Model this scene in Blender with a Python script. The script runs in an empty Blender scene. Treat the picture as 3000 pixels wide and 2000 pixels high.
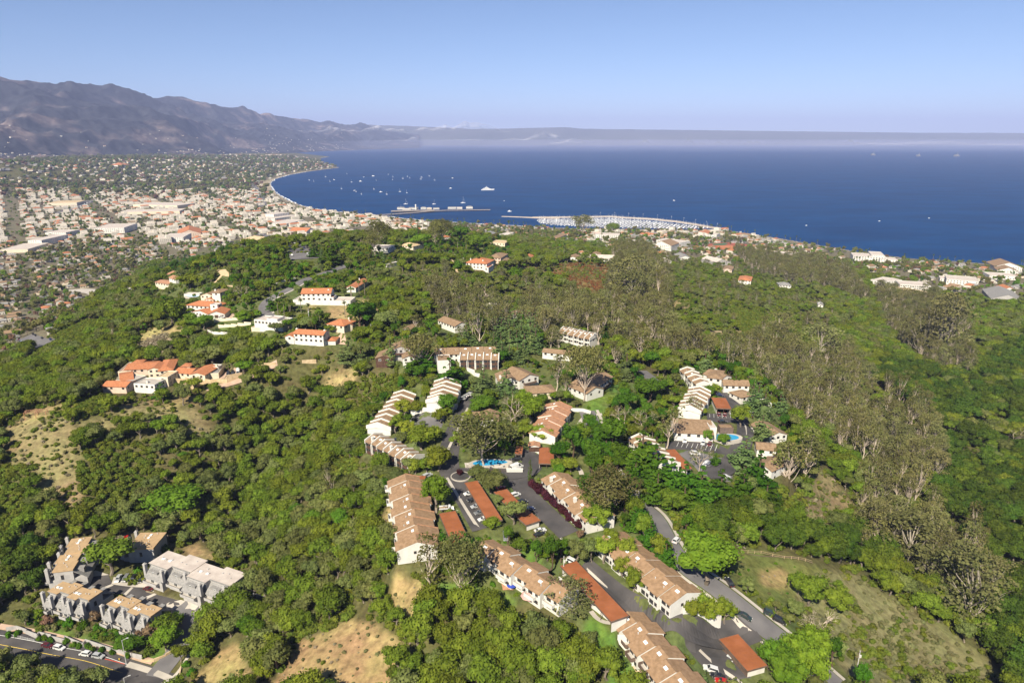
import bpy, bmesh, math, random
import numpy as np
from mathutils import Vector, Matrix, noise as mnoise
random.seed(7)
RNG = np.random.default_rng(11)
SC = bpy.context.scene
COL = SC.collection
# ------------------------------------------------------------------ camera
H = 260.0
F = 2000.0                       # focal length in photograph pixels (3000 wide)
PITCH = math.atan(600.0 / F)     # horizon at row 400 of 2000
CP, SP = math.cos(PITCH), math.sin(PITCH)
cd = bpy.data.cameras.new('camera')
cd.sensor_width = 36.0
cd.lens = 24.0
cd.clip_start = 1.0
cd.clip_end = 200000.0
cam = bpy.data.objects.new('camera', cd)
cam.location = (0, 0, H)
cam.rotation_euler = (math.pi / 2 - PITCH, 0, 0)
COL.objects.link(cam)
SC.camera = cam
# ------------------------------------------------------------------ light
SUN_EL = math.radians(42)
SH = Vector((0.38, 0.92, 0)).normalized()      # way the shadows fall
sun_dir = Vector((-SH.x * math.cos(SUN_EL), -SH.y * math.cos(SUN_EL), math.sin(SUN_EL)))
world = bpy.data.worlds.new('World')
SC.world = world
world.use_nodes = True
wn = world.node_tree
wn.nodes.clear()
wo = wn.nodes.new('ShaderNodeOutputWorld')
wb = wn.nodes.new('ShaderNodeBackground')
ws = wn.nodes.new('ShaderNodeTexSky')
ws.sky_type = 'NISHITA'
ws.sun_disc = False
ws.sun_elevation = SUN_EL
ws.sun_rotation = math.atan2(sun_dir.x, sun_dir.y)
ws.altitude = 4000
ws.air_density = 1.0
ws.dust_density = 0.1
ws.ozone_density = 4.0
wb.inputs['Strength'].default_value = 0.064
wn.links.new(ws.outputs[0], wb.inputs[0])
wn.links.new(wb.outputs[0], wo.inputs[0])
sd = bpy.data.lights.new('sun', 'SUN')
sd.energy = 4.9
sd.angle = math.radians(0.5)
sd.color = (1.0, 0.91, 0.74)
sun = bpy.data.objects.new('sun', sd)
sun.rotation_euler = sun_dir.to_track_quat('Z', 'Y').to_euler()
sun.location = (0, -200, 900)
COL.objects.link(sun)
SC.view_settings.view_transform = 'Standard'
SC.view_settings.look = 'None'
SC.view_settings.exposure = 0.97
SC.view_settings.gamma = 1.0
SC.view_settings.use_curve_mapping = False
SC.cycles.max_bounces = 5
SC.cycles.diffuse_bounces = 2
SC.cycles.glossy_bounces = 2
SC.cycles.transmission_bounces = 2
SC.cycles.volume_bounces = 0
SC.cycles.transparent_max_bounces = 6
SC.cycles.caustics_reflective = False
SC.cycles.caustics_refractive = False
# ------------------------------------------------------------------ pixel <-> world
def P(u, v, z):
 """where the sight line of photograph pixel (u, v) meets height z"""
 a = (u - 1500.0) / F
 b = -(v - 1000.0) / F
 dz = -SP + b * CP
 t = (z - H) / dz
 return Vector((a * t, (CP + b * SP) * t, z))
def proj(x, y, z):
 dzc = z - H
 dep = y * CP - dzc * SP
 up = y * SP + dzc * CP
 return 1500.0 + F * x / dep, 1000.0 - F * up / dep
# ------------------------------------------------------------------ terrain height
# (u, v, z): a ground point seen at photograph pixel (u, v) lies z metres above the sea
CTRL = [
 (0,1880,68),(300,1925,68),(560,1985,68),(0,1990,64),(300,1990,66),(400,1720,72),(560,1700,74),(300,1640,76),(450,1800,70),(660,1780,72),(250,1850,69),(120,1800,71),(540,1880,68),
 (100,1500,84),(0,1300,98),(0,1450,88),(0,1600,80),(100,1660,76),(0,1760,71),(150,1250,106),(300,1200,110),(250,1450,90),(400,1400,88),(400,1530,78),(330,1320,98),(550,1250,104),
 (600,1500,76),(700,1480,74),(700,1350,84),(650,1620,74),(900,1300,88),(800,1550,78),(850,1650,80),(900,1500,88),(950,1750,90),(700,1850,76),(800,1950,84),(1050,1600,100),(1020,1250,100),(1000,1430,98),(1100,1350,110),(1120,1500,110),
 (900,1930,92),(1100,1880,99),(1250,1760,109),(1100,1750,102),(1300,1990,99),(1500,1960,106),(1120,1650,108),
 (1200,1560,116),(1200,1400,117),(1400,1450,118),(1600,1600,116),(1500,1700,113),(1400,1700,112),(1650,1780,112),(1800,1700,114),(1980,1800,111),(1950,1900,108),(2100,1920,104),(1750,1900,108),(1850,1990,106),
 (1900,1500,116),(1960,1560,116),(2150,1750,110),(2300,1850,105),(2500,1990,97),(1750,1450,117),(1650,1350,118),
 (1300,1280,120),(1370,1170,123),(1200,1350,117),(1150,1220,116),(1280,1210,121),(1500,1120,125),(1300,1050,131),(1400,1010,131),(1550,1000,128),(1700,1150,124),(1650,1250,121),(1750,1330,119),(1850,1250,121),(1800,1050,123),(1700,1050,126),
 (2050,1280,119),(2000,1200,119),(2100,1390,117),(1950,1400,117),(2200,1300,117),(2150,1180,119),(2150,1100,118),(2260,1300,112),(2300,1430,104),(2050,1100,121),(2200,1450,108),(2050,1500,111),(1980,1050,120),
 (2400,1500,92),(2450,1420,86),(2230,1620,102),(2350,1650,99),(2450,1800,90),(2600,1800,80),(2700,1950,74),(2850,1950,66),(2600,1650,74),(2500,1580,74),(2650,1550,60),(2800,1650,56),(2950,1800,58),(2990,1600,60),
 (2500,1300,74),(2400,1250,92),(2700,1350,50),(2950,1350,58),(2550,1150,72),(2700,1120,52),(2850,1100,50),(2990,1150,56),(2950,950,52),(2700,1000,48),(2990,860,52),(2600,900,44),
 (1700,950,120),(1500,900,119),(1900,920,104),(1700,800,109),(1560,810,122),(1780,780,104),(1850,850,100),(2000,980,112),(2100,900,92),(2300,980,76),(2250,830,58),(2400,900,56),(2200,1000,98),(2300,1120,92),(1650,900,116),
 (1200,700,138),(1420,700,124),(1050,700,143),(1300,760,138),(1600,730,106),(1750,740,84),(1850,720,62),(1520,740,114),(1400,850,130),(1250,850,138),(1200,920,136),(1350,930,130),
 (690,775,147),(620,760,140),(850,830,145),(780,900,136),(900,790,147),(930,880,143),(1000,800,145),(650,930,131),(520,900,120),(480,850,116),(550,815,131),(600,870,132),(740,960,132),
 (880,940,136),(820,1000,130),(950,1000,131),(1050,950,136),(1100,1000,132),(1050,1050,128),(1000,1120,114),(450,1120,110),(600,1095,112),(750,1115,115),(880,1070,122),(400,1050,108),(350,1180,108),(900,1180,100),(500,1000,116),(700,1030,120),
 (250,1080,107),(200,1150,107),(100,1210,106),(50,1130,97),(150,1030,96),(250,950,98),(350,880,104),(430,820,112),(330,980,104),
 (2000,760,40),(2200,760,36),(2400,790,36),(2560,770,34),(2850,800,36),(2990,820,38),(1900,715,38),(2700,830,42),(2100,710,18),(1650,700,50),(1800,690,25),(1950,690,10),(2300,720,14),(2500,745,20),(2750,770,22),(2990,790,22),
 (-300,1050,18),(0,990,18),(60,960,18),(150,900,18),(250,850,19),(330,800,20),(430,760,20),(550,725,20),(650,715,20),(750,715,20),(860,690,18),(980,665,15),(1150,660,12),(1350,665,12),(1500,668,14),(-300,1250,40),(-300,1450,60),(-300,1750,64),(-400,900,18),
 (0,800,17),(300,740,16),(0,700,14),(500,690,14),(300,640,10),(700,640,8),(0,620,14),(500,600,8),(200,570,20),(0,560,40),(400,530,22),(0,510,70),(250,500,60),(500,500,40),(650,520,12),(900,470,40),(750,480,30),(-400,600,30),(-400,500,80),(0,480,120),(500,470,90),
 (3200,1100,52),(3300,1500,60),(3300,1900,60),(3300,900,46),
]
def _q(x, y):
 r = np.hypot(x, y)
 return np.stack([np.arctan2(x, y) * 1.0, np.log(np.maximum(r, 30.0) / 300.0) * 1.0], -1)
_c = np.array([[*P(u, v, z)[:2], z] for u, v, z in CTRL] +
     [[0, 60, 100], [-150, 60, 95], [150, 60, 100], [0, 10, 98], [-300, 40, 70], [300, 60, 80], [-90, 110, 90], [90, 120, 102]])
_cq = _q(_c[:, 0], _c[:, 1])
_EPS = 0.035
def _phi(d2):
 return np.sqrt(d2 + _EPS ** 2)
_A = _phi(((_cq[:, None] - _cq[None]) ** 2).sum(-1))
_n = len(_c)
_A = _A - 0.004 * np.eye(_n)          # slight smoothing
_B = np.zeros((_n + 1, _n + 1)); _B[:_n, :_n] = _A; _B[:_n, _n] = 1; _B[_n, :_n] = 1
_w = np.linalg.solve(_B, np.append(_c[:, 2], 0.0))
k = 1.2755
SHORE_PX = [(3600,845),(3000,781),(2860,771),(2640,755),(2500,736),(2300,702),(2110,672),(1900,674),(1700,670),(1600,667),(1520,662),(1400,656),(1300,650),(1220,644),(1150,637),(1085,630),(1020,623),
 (970,619),(920,612),(880,602),(842,587),(810,568),(793,551),(788,538),(803,525),(842,513),(893,504),(944,497),(994,491),(968,484),(937,474),(937,464),(970,458.5),(1046,454),(1148,451.3),(1280,449),(1450,446),(1600,444.5)]
SHORE = np.array([P(u, v, 0)[:2] for u, v in SHORE_PX])
LAND = np.vstack([SHORE, [[SHORE[-1][0], 60000], [-60000, 60000], [-60000, -3000], [3000, -3000], [SHORE[0][0], -3000]]])
def inside(poly, x, y):
 x = np.asarray(x, float); y = np.asarray(y, float)
 res = np.zeros(x.shape, bool)
 n = len(poly)
 for i in range(n):
  x0, y0 = poly[i]; x1, y1 = poly[(i + 1) % n]
  if y0 == y1: continue
  c = ((y0 > y) != (y1 > y)) & (x < (x1 - x0) * (y - y0) / (y1 - y0) + x0)
  res ^= c
 return res
def dist_line(pts, x, y):
 best = np.full(np.shape(x), 1e12)
 for (x0, y0), (x1, y1) in zip(pts[:-1], pts[1:]):
  dx, dy = x1 - x0, y1 - y0
  L = dx * dx + dy * dy + 1e-9
  t = np.clip(((x - x0) * dx + (y - y0) * dy) / L, 0, 1)
  best = np.minimum(best, (x - x0 - t * dx) ** 2 + (y - y0 - t * dy) ** 2)
 return np.sqrt(best)
def _wob(x, y):
 return (1.6 * np.sin(x * .035 + 1.3 * np.sin(y * .021)) * np.sin(y * .031 + .7 * np.sin(x * .027))
   + .7 * np.sin(x * .11 + y * .05) * np.sin(y * .093 - x * .03))
PADS = []            # level building plots: (cx, cy, ux, uy, half length, half width, z)
def terr(x, y, pads=True):
 x = np.atleast_1d(np.asarray(x, float)); y = np.atleast_1d(np.asarray(y, float))
 shp = x.shape; x = x.ravel(); y = y.ravel()
 out = np.empty(len(x))
 for s in range(0, len(x), 20000):
  q = _q(x[s:s + 20000], y[s:s + 20000])
  d2 = ((q[:, None] - _cq[None]) ** 2).sum(-1)
  out[s:s + 20000] = _phi(d2) @ _w[:_n] + _w[_n]
 out = np.clip(out, 4, 165)
 r = np.hypot(x, y)
 out += _wob(x, y) * np.clip((out - 30) / 40, 0, 1) * 0.6
 ds = dist_line(SHORE, x, y)
 out = np.minimum(out, np.where(r > 7000, 1.0 + ds * .12, 1.0 + np.minimum(ds * .045, 12) + np.maximum(0, ds - 250) * .2))
 land = inside(LAND, x, y)
 out = np.where(land, out, np.maximum(-5, -ds * .06 - .4))
 return out.reshape(shp)
def G(u, v, z0=90.0):
 """ground point under photograph pixel (first hit along the sight line)"""
 a = (u - 1500.0) / F; b = -(v - 1000.0) / F
 d = np.array([a, CP + b * SP, -SP + b * CP])
 ts = 120.0 * (1.012 ** np.arange(0, 420))
 zs = H + d[2] * ts
 h = terr(d[0] * ts, d[1] * ts)
 hit = np.nonzero(zs < h)[0]
 if len(hit) == 0:
  return P(u, v, 0)
 i = hit[0]
 if i == 0: return Vector((d[0] * ts[0], d[1] * ts[0], h[0]))
 g0 = zs[i - 1] - h[i - 1]; g1 = h[i] - zs[i]
 t = ts[i - 1] + (ts[i] - ts[i - 1]) * g0 / (g0 + g1)
 x, y = d[0] * t, d[1] * t
 return Vector((x, y, float(terr(x, y)[0])))
# ------------------------------------------------------------------ object helpers
def link(o, parent=None):
 COL.objects.link(o)
 if parent is not None: o.parent = parent
 return o
def tag(o, label=None, cat=None, group=None, kind=None):
 if label: o['label'] = label
 if cat: o['category'] = cat
 if group: o['group'] = group
 if kind: o['kind'] = kind
 return o
def empty(name, loc, rz=0.0, **kw):
 o = bpy.data.objects.new(name, None)
 o.location = loc
 o.rotation_euler = (0, 0, rz)
 o.empty_display_size = 1
 link(o)
 return tag(o, **kw)
class MB:
 """collects faces, links them as one mesh object"""
 def __init__(s): s.v = []; s.f = []; s.m = []
 def face(s, pts, m=0):
  i = len(s.v); s.v.extend([tuple(p) for p in pts]); s.f.append(tuple(range(i, i + len(pts)))); s.m.append(m)
 def box(s, x0, x1, y0, y1, z0, z1, m=0):
  s.hexa([(x0,y0,z0),(x1,y0,z0),(x1,y1,z0),(x0,y1,z0),(x0,y0,z1),(x1,y0,z1),(x1,y1,z1),(x0,y1,z1)], m)
 def hexa(s, p, m=0):
  i = len(s.v); s.v.extend([tuple(q) for q in p])
  for f in ((3,2,1,0),(4,5,6,7),(0,1,5,4),(1,2,6,5),(2,3,7,6),(3,0,4,7)):
   s.f.append(tuple(i + k for k in f)); s.m.append(m)
 def tube(s, p0, p1, r0, r1, n=6, m=0, cap=True):
  p0 = Vector(p0); p1 = Vector(p1); d = (p1 - p0)
  if d.length < 1e-6: return
  d.normalize()
  a = d.orthogonal().normalized(); b = d.cross(a)
  i = len(s.v)
  for p, r in ((p0, r0), (p1, r1)):
   for k in range(n):
    t = 2 * math.pi * k / n
    s.v.append(tuple(p + a * (r * math.cos(t)) + b * (r * math.sin(t))))
  for k in range(n):
   s.f.append((i + k, i + (k + 1) % n, i + n + (k + 1) % n, i + n + k)); s.m.append(m)
  if cap:
   s.f.append(tuple(i + n + k for k in range(n))); s.m.append(m)
   s.f.append(tuple(i + n - 1 - k for k in range(n))); s.m.append(m)
 def prism(s, prof, y0, y1, m=0):
  """profile in x,z swept along y"""
  i = len(s.v); n = len(prof)
  s.v.extend([(x, y0, z) for x, z in prof]); s.v.extend([(x, y1, z) for x, z in prof])
  for k in range(n):
   s.f.append((i + k, i + (k + 1) % n, i + n + (k + 1) % n, i + n + k)); s.m.append(m)
  s.f.append(tuple(range(i + n - 1, i - 1, -1))); s.m.append(m)
  s.f.append(tuple(range(i + n, i + 2 * n))); s.m.append(m)
 def mesh(s, name, mats, smooth=False):
  me = bpy.data.meshes.new(name)
  me.from_pydata(s.v, [], s.f)
  for m in (mats if isinstance(mats, (list, tuple)) else [mats]): me.materials.append(m)
  if len(me.materials) > 1: me.polygons.foreach_set('material_index', s.m)
  if smooth: me.polygons.foreach_set('use_smooth', [True] * len(s.f))
  me.update()
  return me
 def build(s, name, mats, parent=None, smooth=False, **kw):
  o = bpy.data.objects.new(name, s.mesh(name, mats, smooth))
  link(o, parent)
  return tag(o, **kw)
# ------------------------------------------------------------------ materials
def nodes(name):
 m = bpy.data.materials.new(name); m.use_nodes = True
 t = m.node_tree; b = t.nodes['Principled BSDF']
 return m, t, b
def noise_mat(name, c1, c2, scale=1.0, rough=.85, detail=4, coord='Object', bump=0.0, rand=0.0, spec=.3, bscale=None):
 """two colours mixed by noise; rand varies the value from object to object"""
 m, t, b = nodes(name)
 tc = t.nodes.new('ShaderNodeTexCoord')
 nz = t.nodes.new('ShaderNodeTexNoise'); nz.inputs['Scale'].default_value = scale; nz.inputs['Detail'].default_value = detail
 t.links.new(tc.outputs[coord], nz.inputs['Vector'])
 rp = t.nodes.new('ShaderNodeValToRGB')
 rp.color_ramp.elements[0].position = .35; rp.color_ramp.elements[1].position = .65
 rp.color_ramp.elements[0].color = (*c1, 1); rp.color_ramp.elements[1].color = (*c2, 1)
 t.links.new(nz.outputs['Fac'], rp.inputs[0])
 out = rp.outputs[0]
 if rand:
  oi = t.nodes.new('ShaderNodeObjectInfo')
  mr = t.nodes.new('ShaderNodeMapRange'); mr.inputs[3].default_value = 1 - rand; mr.inputs[4].default_value = 1 + rand
  t.links.new(oi.outputs['Random'], mr.inputs[0])
  hs = t.nodes.new('ShaderNodeHueSaturation'); t.links.new(mr.outputs[0], hs.inputs['Value'])
  t.links.new(out, hs.inputs['Color']); out = hs.outputs[0]
 t.links.new(out, b.inputs['Base Color'])
 b.inputs['Roughness'].default_value = rough
 b.inputs['Specular IOR Level'].default_value = spec
 if bump:
  bn = t.nodes.new('ShaderNodeBump'); bn.inputs['Strength'].default_value = bump
  if bscale:
   n2 = t.nodes.new('ShaderNodeTexNoise'); n2.inputs['Scale'].default_value = bscale; t.links.new(tc.outputs[coord], n2.inputs['Vector'])
   t.links.new(n2.outputs['Fac'], bn.inputs['Height'])
  else: t.links.new(nz.outputs['Fac'], bn.inputs['Height'])
  t.links.new(bn.outputs[0], b.inputs['Normal'])
 return m
# ------------------------------------------------------------------ ground cover map (photograph pixels on the ground)
# class -> polygons
AREAS = [
 ('garden', [(440,1000),(640,1000),(760,990),(900,1010),(1080,1010),(1300,930),(1380,900),(1500,880),(1900,1130),(2150,1040),(2290,1160),(2330,1330),(2270,1440),(2130,1500),(1950,1480),(2000,1560),(2400,1860),(2600,2060),(1840,2060),(1780,1900),(1600,1800),(1420,1740),(1290,1640),(1150,1640),(1130,1400),(1040,1340),(1060,1200),(1180,1100),(1080,1050),(900,1020),(640,1010)]),
 ('garden', [(440,900),(440,800),(560,740),(1000,730),(1300,700),(1480,700),(1500,760),(1330,780),(1100,800),(1100,950),(1040,1010),(800,1010),(600,990),(540,960)]),
 ('town', [(-600,470),(900,470),(1000,600),(1500,640),(2100,672),(3600,840),(3600,850),(2800,880),(2500,800),(2250,770),(1900,780),(1780,740),(1500,700),(1000,690),(600,740),(440,780),(270,900),(110,1010),(0,1070),(-600,1200)]),
 ('scrub', [(0,1238),(60,1236),(200,1215),(215,1240),(300,1225),(400,1180),(490,1180),(560,1200),(600,1240),(640,1300),(600,1290),(540,1250),(470,1260),(440,1235),(340,1250),(230,1250),(215,1330),(250,1370),(270,1400),(235,1480),(225,1520),(160,1500),(110,1440),(95,1370),(60,1340),(0,1345)]),
 ('scrub', [(620,1250),(672,1290),(676,1325),(640,1318)]),
 ('dry', [(945,1128),(985,1090),(1045,1073),(1050,1100),(1020,1165),(1000,1170)]),
 ('dry', [(60,1225),(100,1200),(200,1185),(215,1200),(120,1225),(0,1250)]),
 ('dry', [(534,1605),(580,1598),(645,1618),(645,1655),(600,1645),(545,1630)]),
 ('dirt', [(545,2060),(560,1985),(640,1905),(714,1885),(780,1900),(800,1890),(860,1880),(960,1855),(1000,1830),(1080,1822),(1140,1850),(1200,1910),(1150,1970),(1130,2060)]),
 ('forest', [(715,1905),(800,1893),(850,1905),(860,1945),(800,2010),(720,1990)]),
 ('dirt', [(1140,1790),(1150,1700),(1215,1690),(1300,1760),(1290,1790),(1215,1825),(1170,1800)]),
 ('dirt', [(1110,1560),(1150,1470),(1165,1480),(1150,1560),(1130,1590)]),
 ('dirt', [(1500,785),(1600,770),(1610,800),(1545,825),(1490,805)]),
 ('dirt', [(1345,818),(1480,828),(1500,850),(1420,870),(1350,855)]),
 ('dry', [(1210,785),(1290,782),(1285,815),(1215,815)]),
 ('rust', [(1605,800),(1640,768),(1780,772),(1808,800),(1790,850),(1720,870),(1650,845),(1590,815)]),
 ('dry', [(1000,880),(1090,890),(1110,910),(1090,920),(1000,905),(880,905)]),
 ('dry', [(930,920),(1000,905),(1080,925),(1010,945)]),
 ('dry', [(390,1000),(430,960),(460,965),(450,990),(400,1030)]),
 ('dry', [(410,980),(510,950),(540,980),(480,1010)]),
 ('palebrush', [(400,1010),(440,985),(500,985),(510,1020),(470,1050),(410,1045)]),
 ('palebrush', [(300,1120),(380,1080),(400,1095),(340,1130)]),
 ('dirt', [(262,985),(280,935),(300,940),(290,980),(262,1010)]),
 ('dirt', [(455,1175),(560,1165),(600,1165),(590,1182),(470,1190)]),
 ('chaparral', [(1100,800),(1330,790),(1480,800),(1620,860),(1820,860),(1960,740),(2250,790),(2420,880),(2420,980),(2560,1130),(2480,1200),(2300,1100),(2100,1010),(1900,1010),(1700,950),(1500,880),(1380,900),(1200,880)]),
 ('dirt', [(1990,975),(2200,968),(2190,985),(2050,990),(2060,1020),(2030,1050),(1995,1040)]),
 ('dirt', [(1940,885),(1985,870),(2010,885),(1975,920),(1955,905)]),
 ('dirt', [(2000,1488),(2070,1520),(2065,1560),(2005,1555)]),
 ('meadow', [(2130,1620),(2200,1612),(2320,1642),(2420,1668),(2440,1690),(2420,1710),(2400,1830),(2340,1800),(2250,1765),(2190,1735),(2150,1700)]),
 ('dirt', [(2215,1690),(2230,1672),(2300,1678),(2350,1700),(2330,1720),(2250,1712)]),
 ('brush', [(2420,1670),(2520,1680),(2620,1740),(2700,1810),(2790,1850),(2900,1930),(3060,2060),(2560,2060),(2400,1880),(2330,1800),(2345,1720)]),
 ('scrub', [(2370,1430),(2390,1385),(2450,1390),(2500,1450),(2500,1490),(2440,1545),(2370,1545),(2345,1500)]),
 ('dry', [(2880,1740),(2960,1700),(3060,1640),(3060,1730),(2960,1760)]),
 ('lawn', [(1280,1700),(1400,1722),(1490,1752),(1540,1785),(1440,1790),(1340,1785),(1300,1750)]),
 ('lawn', [(1700,1860),(1735,1800),(1760,1830),(1800,1900),(1850,1960),(1880,2060),(1800,2060),(1760,1950)]),
 ('lawn', [(1488,1605),(1585,1598),(1590,1655),(1540,1640)]),
 ('lawn', [(1705,1205),(1730,1160),(1790,1130),(1820,1160),(1780,1200),(1740,1215)]),
 ('lawn', [(1715,1235),(1755,1215),(1770,1225),(1735,1250)]),
 ('lawn', [(620,960),(690,955),(700,972),(640,975)]),
 ('lawn', [(30,1895),(100,1850),(170,1840),(430,1925),(520,1890),(500,1950),(430,1935),(200,1870)]),
 ('lawn', [(1600,705),(1768,703),(1768,728),(1620,724)]),
 ('paved', [(230,1650),(270,1665),(310,1700),(330,1735),(420,1710),(440,1740),(560,1785),(600,1790),(580,1850),(520,1890),(500,1830),(400,1760),(300,1720),(250,1700)]),
 ('paved', [(300,1580),(390,1568),(370,1610),(300,1600)]),
 ('sand', [(1350,648),(1220,642),(1080,628),(970,617),(880,600),(820,575),(770,560),(745,540),(790,527),(850,510),(900,500),(893,506),(812,527),(791,543),(800,560),(850,588),(930,608),(1080,626),(1350,650)]),
 ('sand', [(2300,700),(2180,688),(2180,676),(2300,696),(2440,720),(2440,726)]),
]
BOXES = [(min(p[0] for p in a), max(p[0] for p in a), min(p[1] for p in a), max(p[1] for p in a)) for _, a in AREAS]
NAMES = ['forest'] + sorted({n for n, _ in AREAS if n != 'forest'})
def classify(x, y, z):
 u, v = proj(x, y, z)
 dep = y * CP - (z - H) * SP
 am = 9.0 * np.clip(dep / 300, .5, 1.2)
 u = u + am * (np.sin(x * .16 + 2.1 * np.sin(y * .11)) + .8 * np.sin(x * .41 + y * .37) + .6 * np.sin(y * .9 - x * .7)); v = v + am * .7 * (np.sin(y * .17 + 1.9 * np.sin(x * .13)) + .8 * np.sin(y * .45 - x * .3) + .6 * np.sin(x * .95 + y * .8))
 out = np.zeros(np.shape(x), int)
 for (n, poly), b in zip(AREAS, BOXES):
  s = (u > b[0]) & (u < b[1]) & (v > b[2]) & (v < b[3]) & (dep > 10)
  if s.any():
   idx = np.nonzero(s)[0]
   idx = idx[inside(poly, u[idx], v[idx])]
   out[idx] = NAMES.index(n)
 r = np.hypot(x, y)
 out = np.where((r > 2000) & (out == 0), NAMES.index('town'), out)
 out = np.where((r > 4300) & (out == NAMES.index('town')), 0, out)
 out = np.where((dep <= 10), 0, out)
 return out
GCOL = {'forest': (.095, .085, .035), 'garden': (.100, .112, .038), 'town': (.150, .128, .088), 'scrub': (.21, .165, .085), 'dry': (.33, .245, .12),
  'dirt': (.31, .215, .105), 'rust': (.21, .135, .055), 'palebrush': (.26, .22, .18), 'chaparral': (.150, .130, .060), 'meadow': (.145, .155, .045),
  'brush': (.20, .178, .085), 'lawn': (.11, .17, .03), 'paved': (.30, .25, .19), 'sand': (.46, .36, .26)}
def grid_mesh(name, X, Y, Z, mats, colors=None, smooth=True):
 nr, nc = X.shape
 me = bpy.data.meshes.new(name)
 co = np.stack([X, Y, Z], -1).reshape(-1, 3)
 i = np.arange(nr * nc).reshape(nr, nc)
 f = np.stack([i[:-1, :-1], i[:-1, 1:], i[1:, 1:], i[1:, :-1]], -1).reshape(-1, 4)
 me.vertices.add(len(co)); me.vertices.foreach_set('co', co.ravel())
 me.loops.add(f.size); me.loops.foreach_set('vertex_index', f.ravel())
 me.polygons.add(len(f)); me.polygons.foreach_set('loop_start', np.arange(0, f.size, 4))
 me.polygons.foreach_set('use_smooth', np.ones(len(f), bool) if smooth else np.zeros(len(f), bool))
 for m in mats: me.materials.append(m)
 if colors is not None:
  at = me.color_attributes.new('soil', 'FLOAT_COLOR', 'POINT')
  at.data.foreach_set('color', np.concatenate([colors.reshape(-1, 3), np.ones((nr * nc, 1))], 1).astype(np.float32).ravel())
 me.update(calc_edges=True); me.validate()
 o = bpy.data.objects.new(name, me)
 return link(o)
m_ground, t, b = nodes('soil')
at = t.nodes.new('ShaderNodeVertexColor'); at.layer_name = 'soil'
tc = t.nodes.new('ShaderNodeTexCoord')
def _nz(scale, detail=6):
 n = t.nodes.new('ShaderNodeTexNoise'); n.inputs['Scale'].default_value = scale; n.inputs['Detail'].default_value = detail
 n.inputs['Roughness'].default_value = .65
 t.links.new(tc.outputs['Object'], n.inputs['Vector']); return n
n1 = _nz(.35, 9); n2 = _nz(.05)
mr = t.nodes.new('ShaderNodeMapRange'); mr.inputs[1].default_value = .3; mr.inputs[2].default_value = .7; mr.inputs[3].default_value = .5; mr.inputs[4].default_value = 1.4
t.links.new(n1.outputs['Fac'], mr.inputs[0])
hs = t.nodes.new('ShaderNodeHueSaturation'); t.links.new(at.outputs[0], hs.inputs['Color']); t.links.new(mr.outputs[0], hs.inputs['Value'])
mr2 = t.nodes.new('ShaderNodeMapRange'); mr2.inputs[1].default_value = .35; mr2.inputs[2].default_value = .65; mr2.inputs[3].default_value = .485; mr2.inputs[4].default_value = .54
t.links.new(n2.outputs['Fac'], mr2.inputs[0]); t.links.new(mr2.outputs[0], hs.inputs['Hue'])
t.links.new(hs.outputs[0], b.inputs['Base Color']); b.inputs['Roughness'].default_value = .95; b.inputs['Specular IOR Level'].default_value = .1
bn = t.nodes.new('ShaderNodeBump'); bn.inputs['Strength'].default_value = .6; bn.inputs['Distance'].default_value = .6
t.links.new(n1.outputs['Fac'], bn.inputs['Height']); t.links.new(bn.outputs[0], b.inputs['Normal'])
ang = np.radians(np.concatenate([np.linspace(-180, -52, 40)[:-1], np.linspace(-52, 52, 400), np.linspace(52, 180, 40)[1:]]))
rad = np.concatenate([np.array([3, 30, 60, 90, 110]), 120 * np.exp(np.linspace(0, math.log(9800 / 120), 730))])
RR, AA = np.meshgrid(rad, ang, indexing='ij')
GX = RR * np.sin(AA); GY = RR * np.cos(AA)
GZ = terr(GX, GY)
cls = classify(GX.ravel(), GY.ravel(), GZ.ravel())
tab = np.array([GCOL[n] for n in NAMES])
gc = tab[cls].reshape(*GX.shape, 3)
for _ in range(2):     # soften the borders between covers
 gc[1:-1, 1:-1] = (gc[1:-1, 1:-1] * 2 + gc[:-2, 1:-1] + gc[2:, 1:-1] + gc[1:-1, :-2] + gc[1:-1, 2:]) / 6
wet = (GZ < 1.4) & (GZ > -1); gc[wet] = (.40, .32, .24)
ground = grid_mesh('ground', GX, GY, GZ, [m_ground], gc)
tag(ground, 'hilly ground of dry earth and green scrub', kind='structure')
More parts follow.
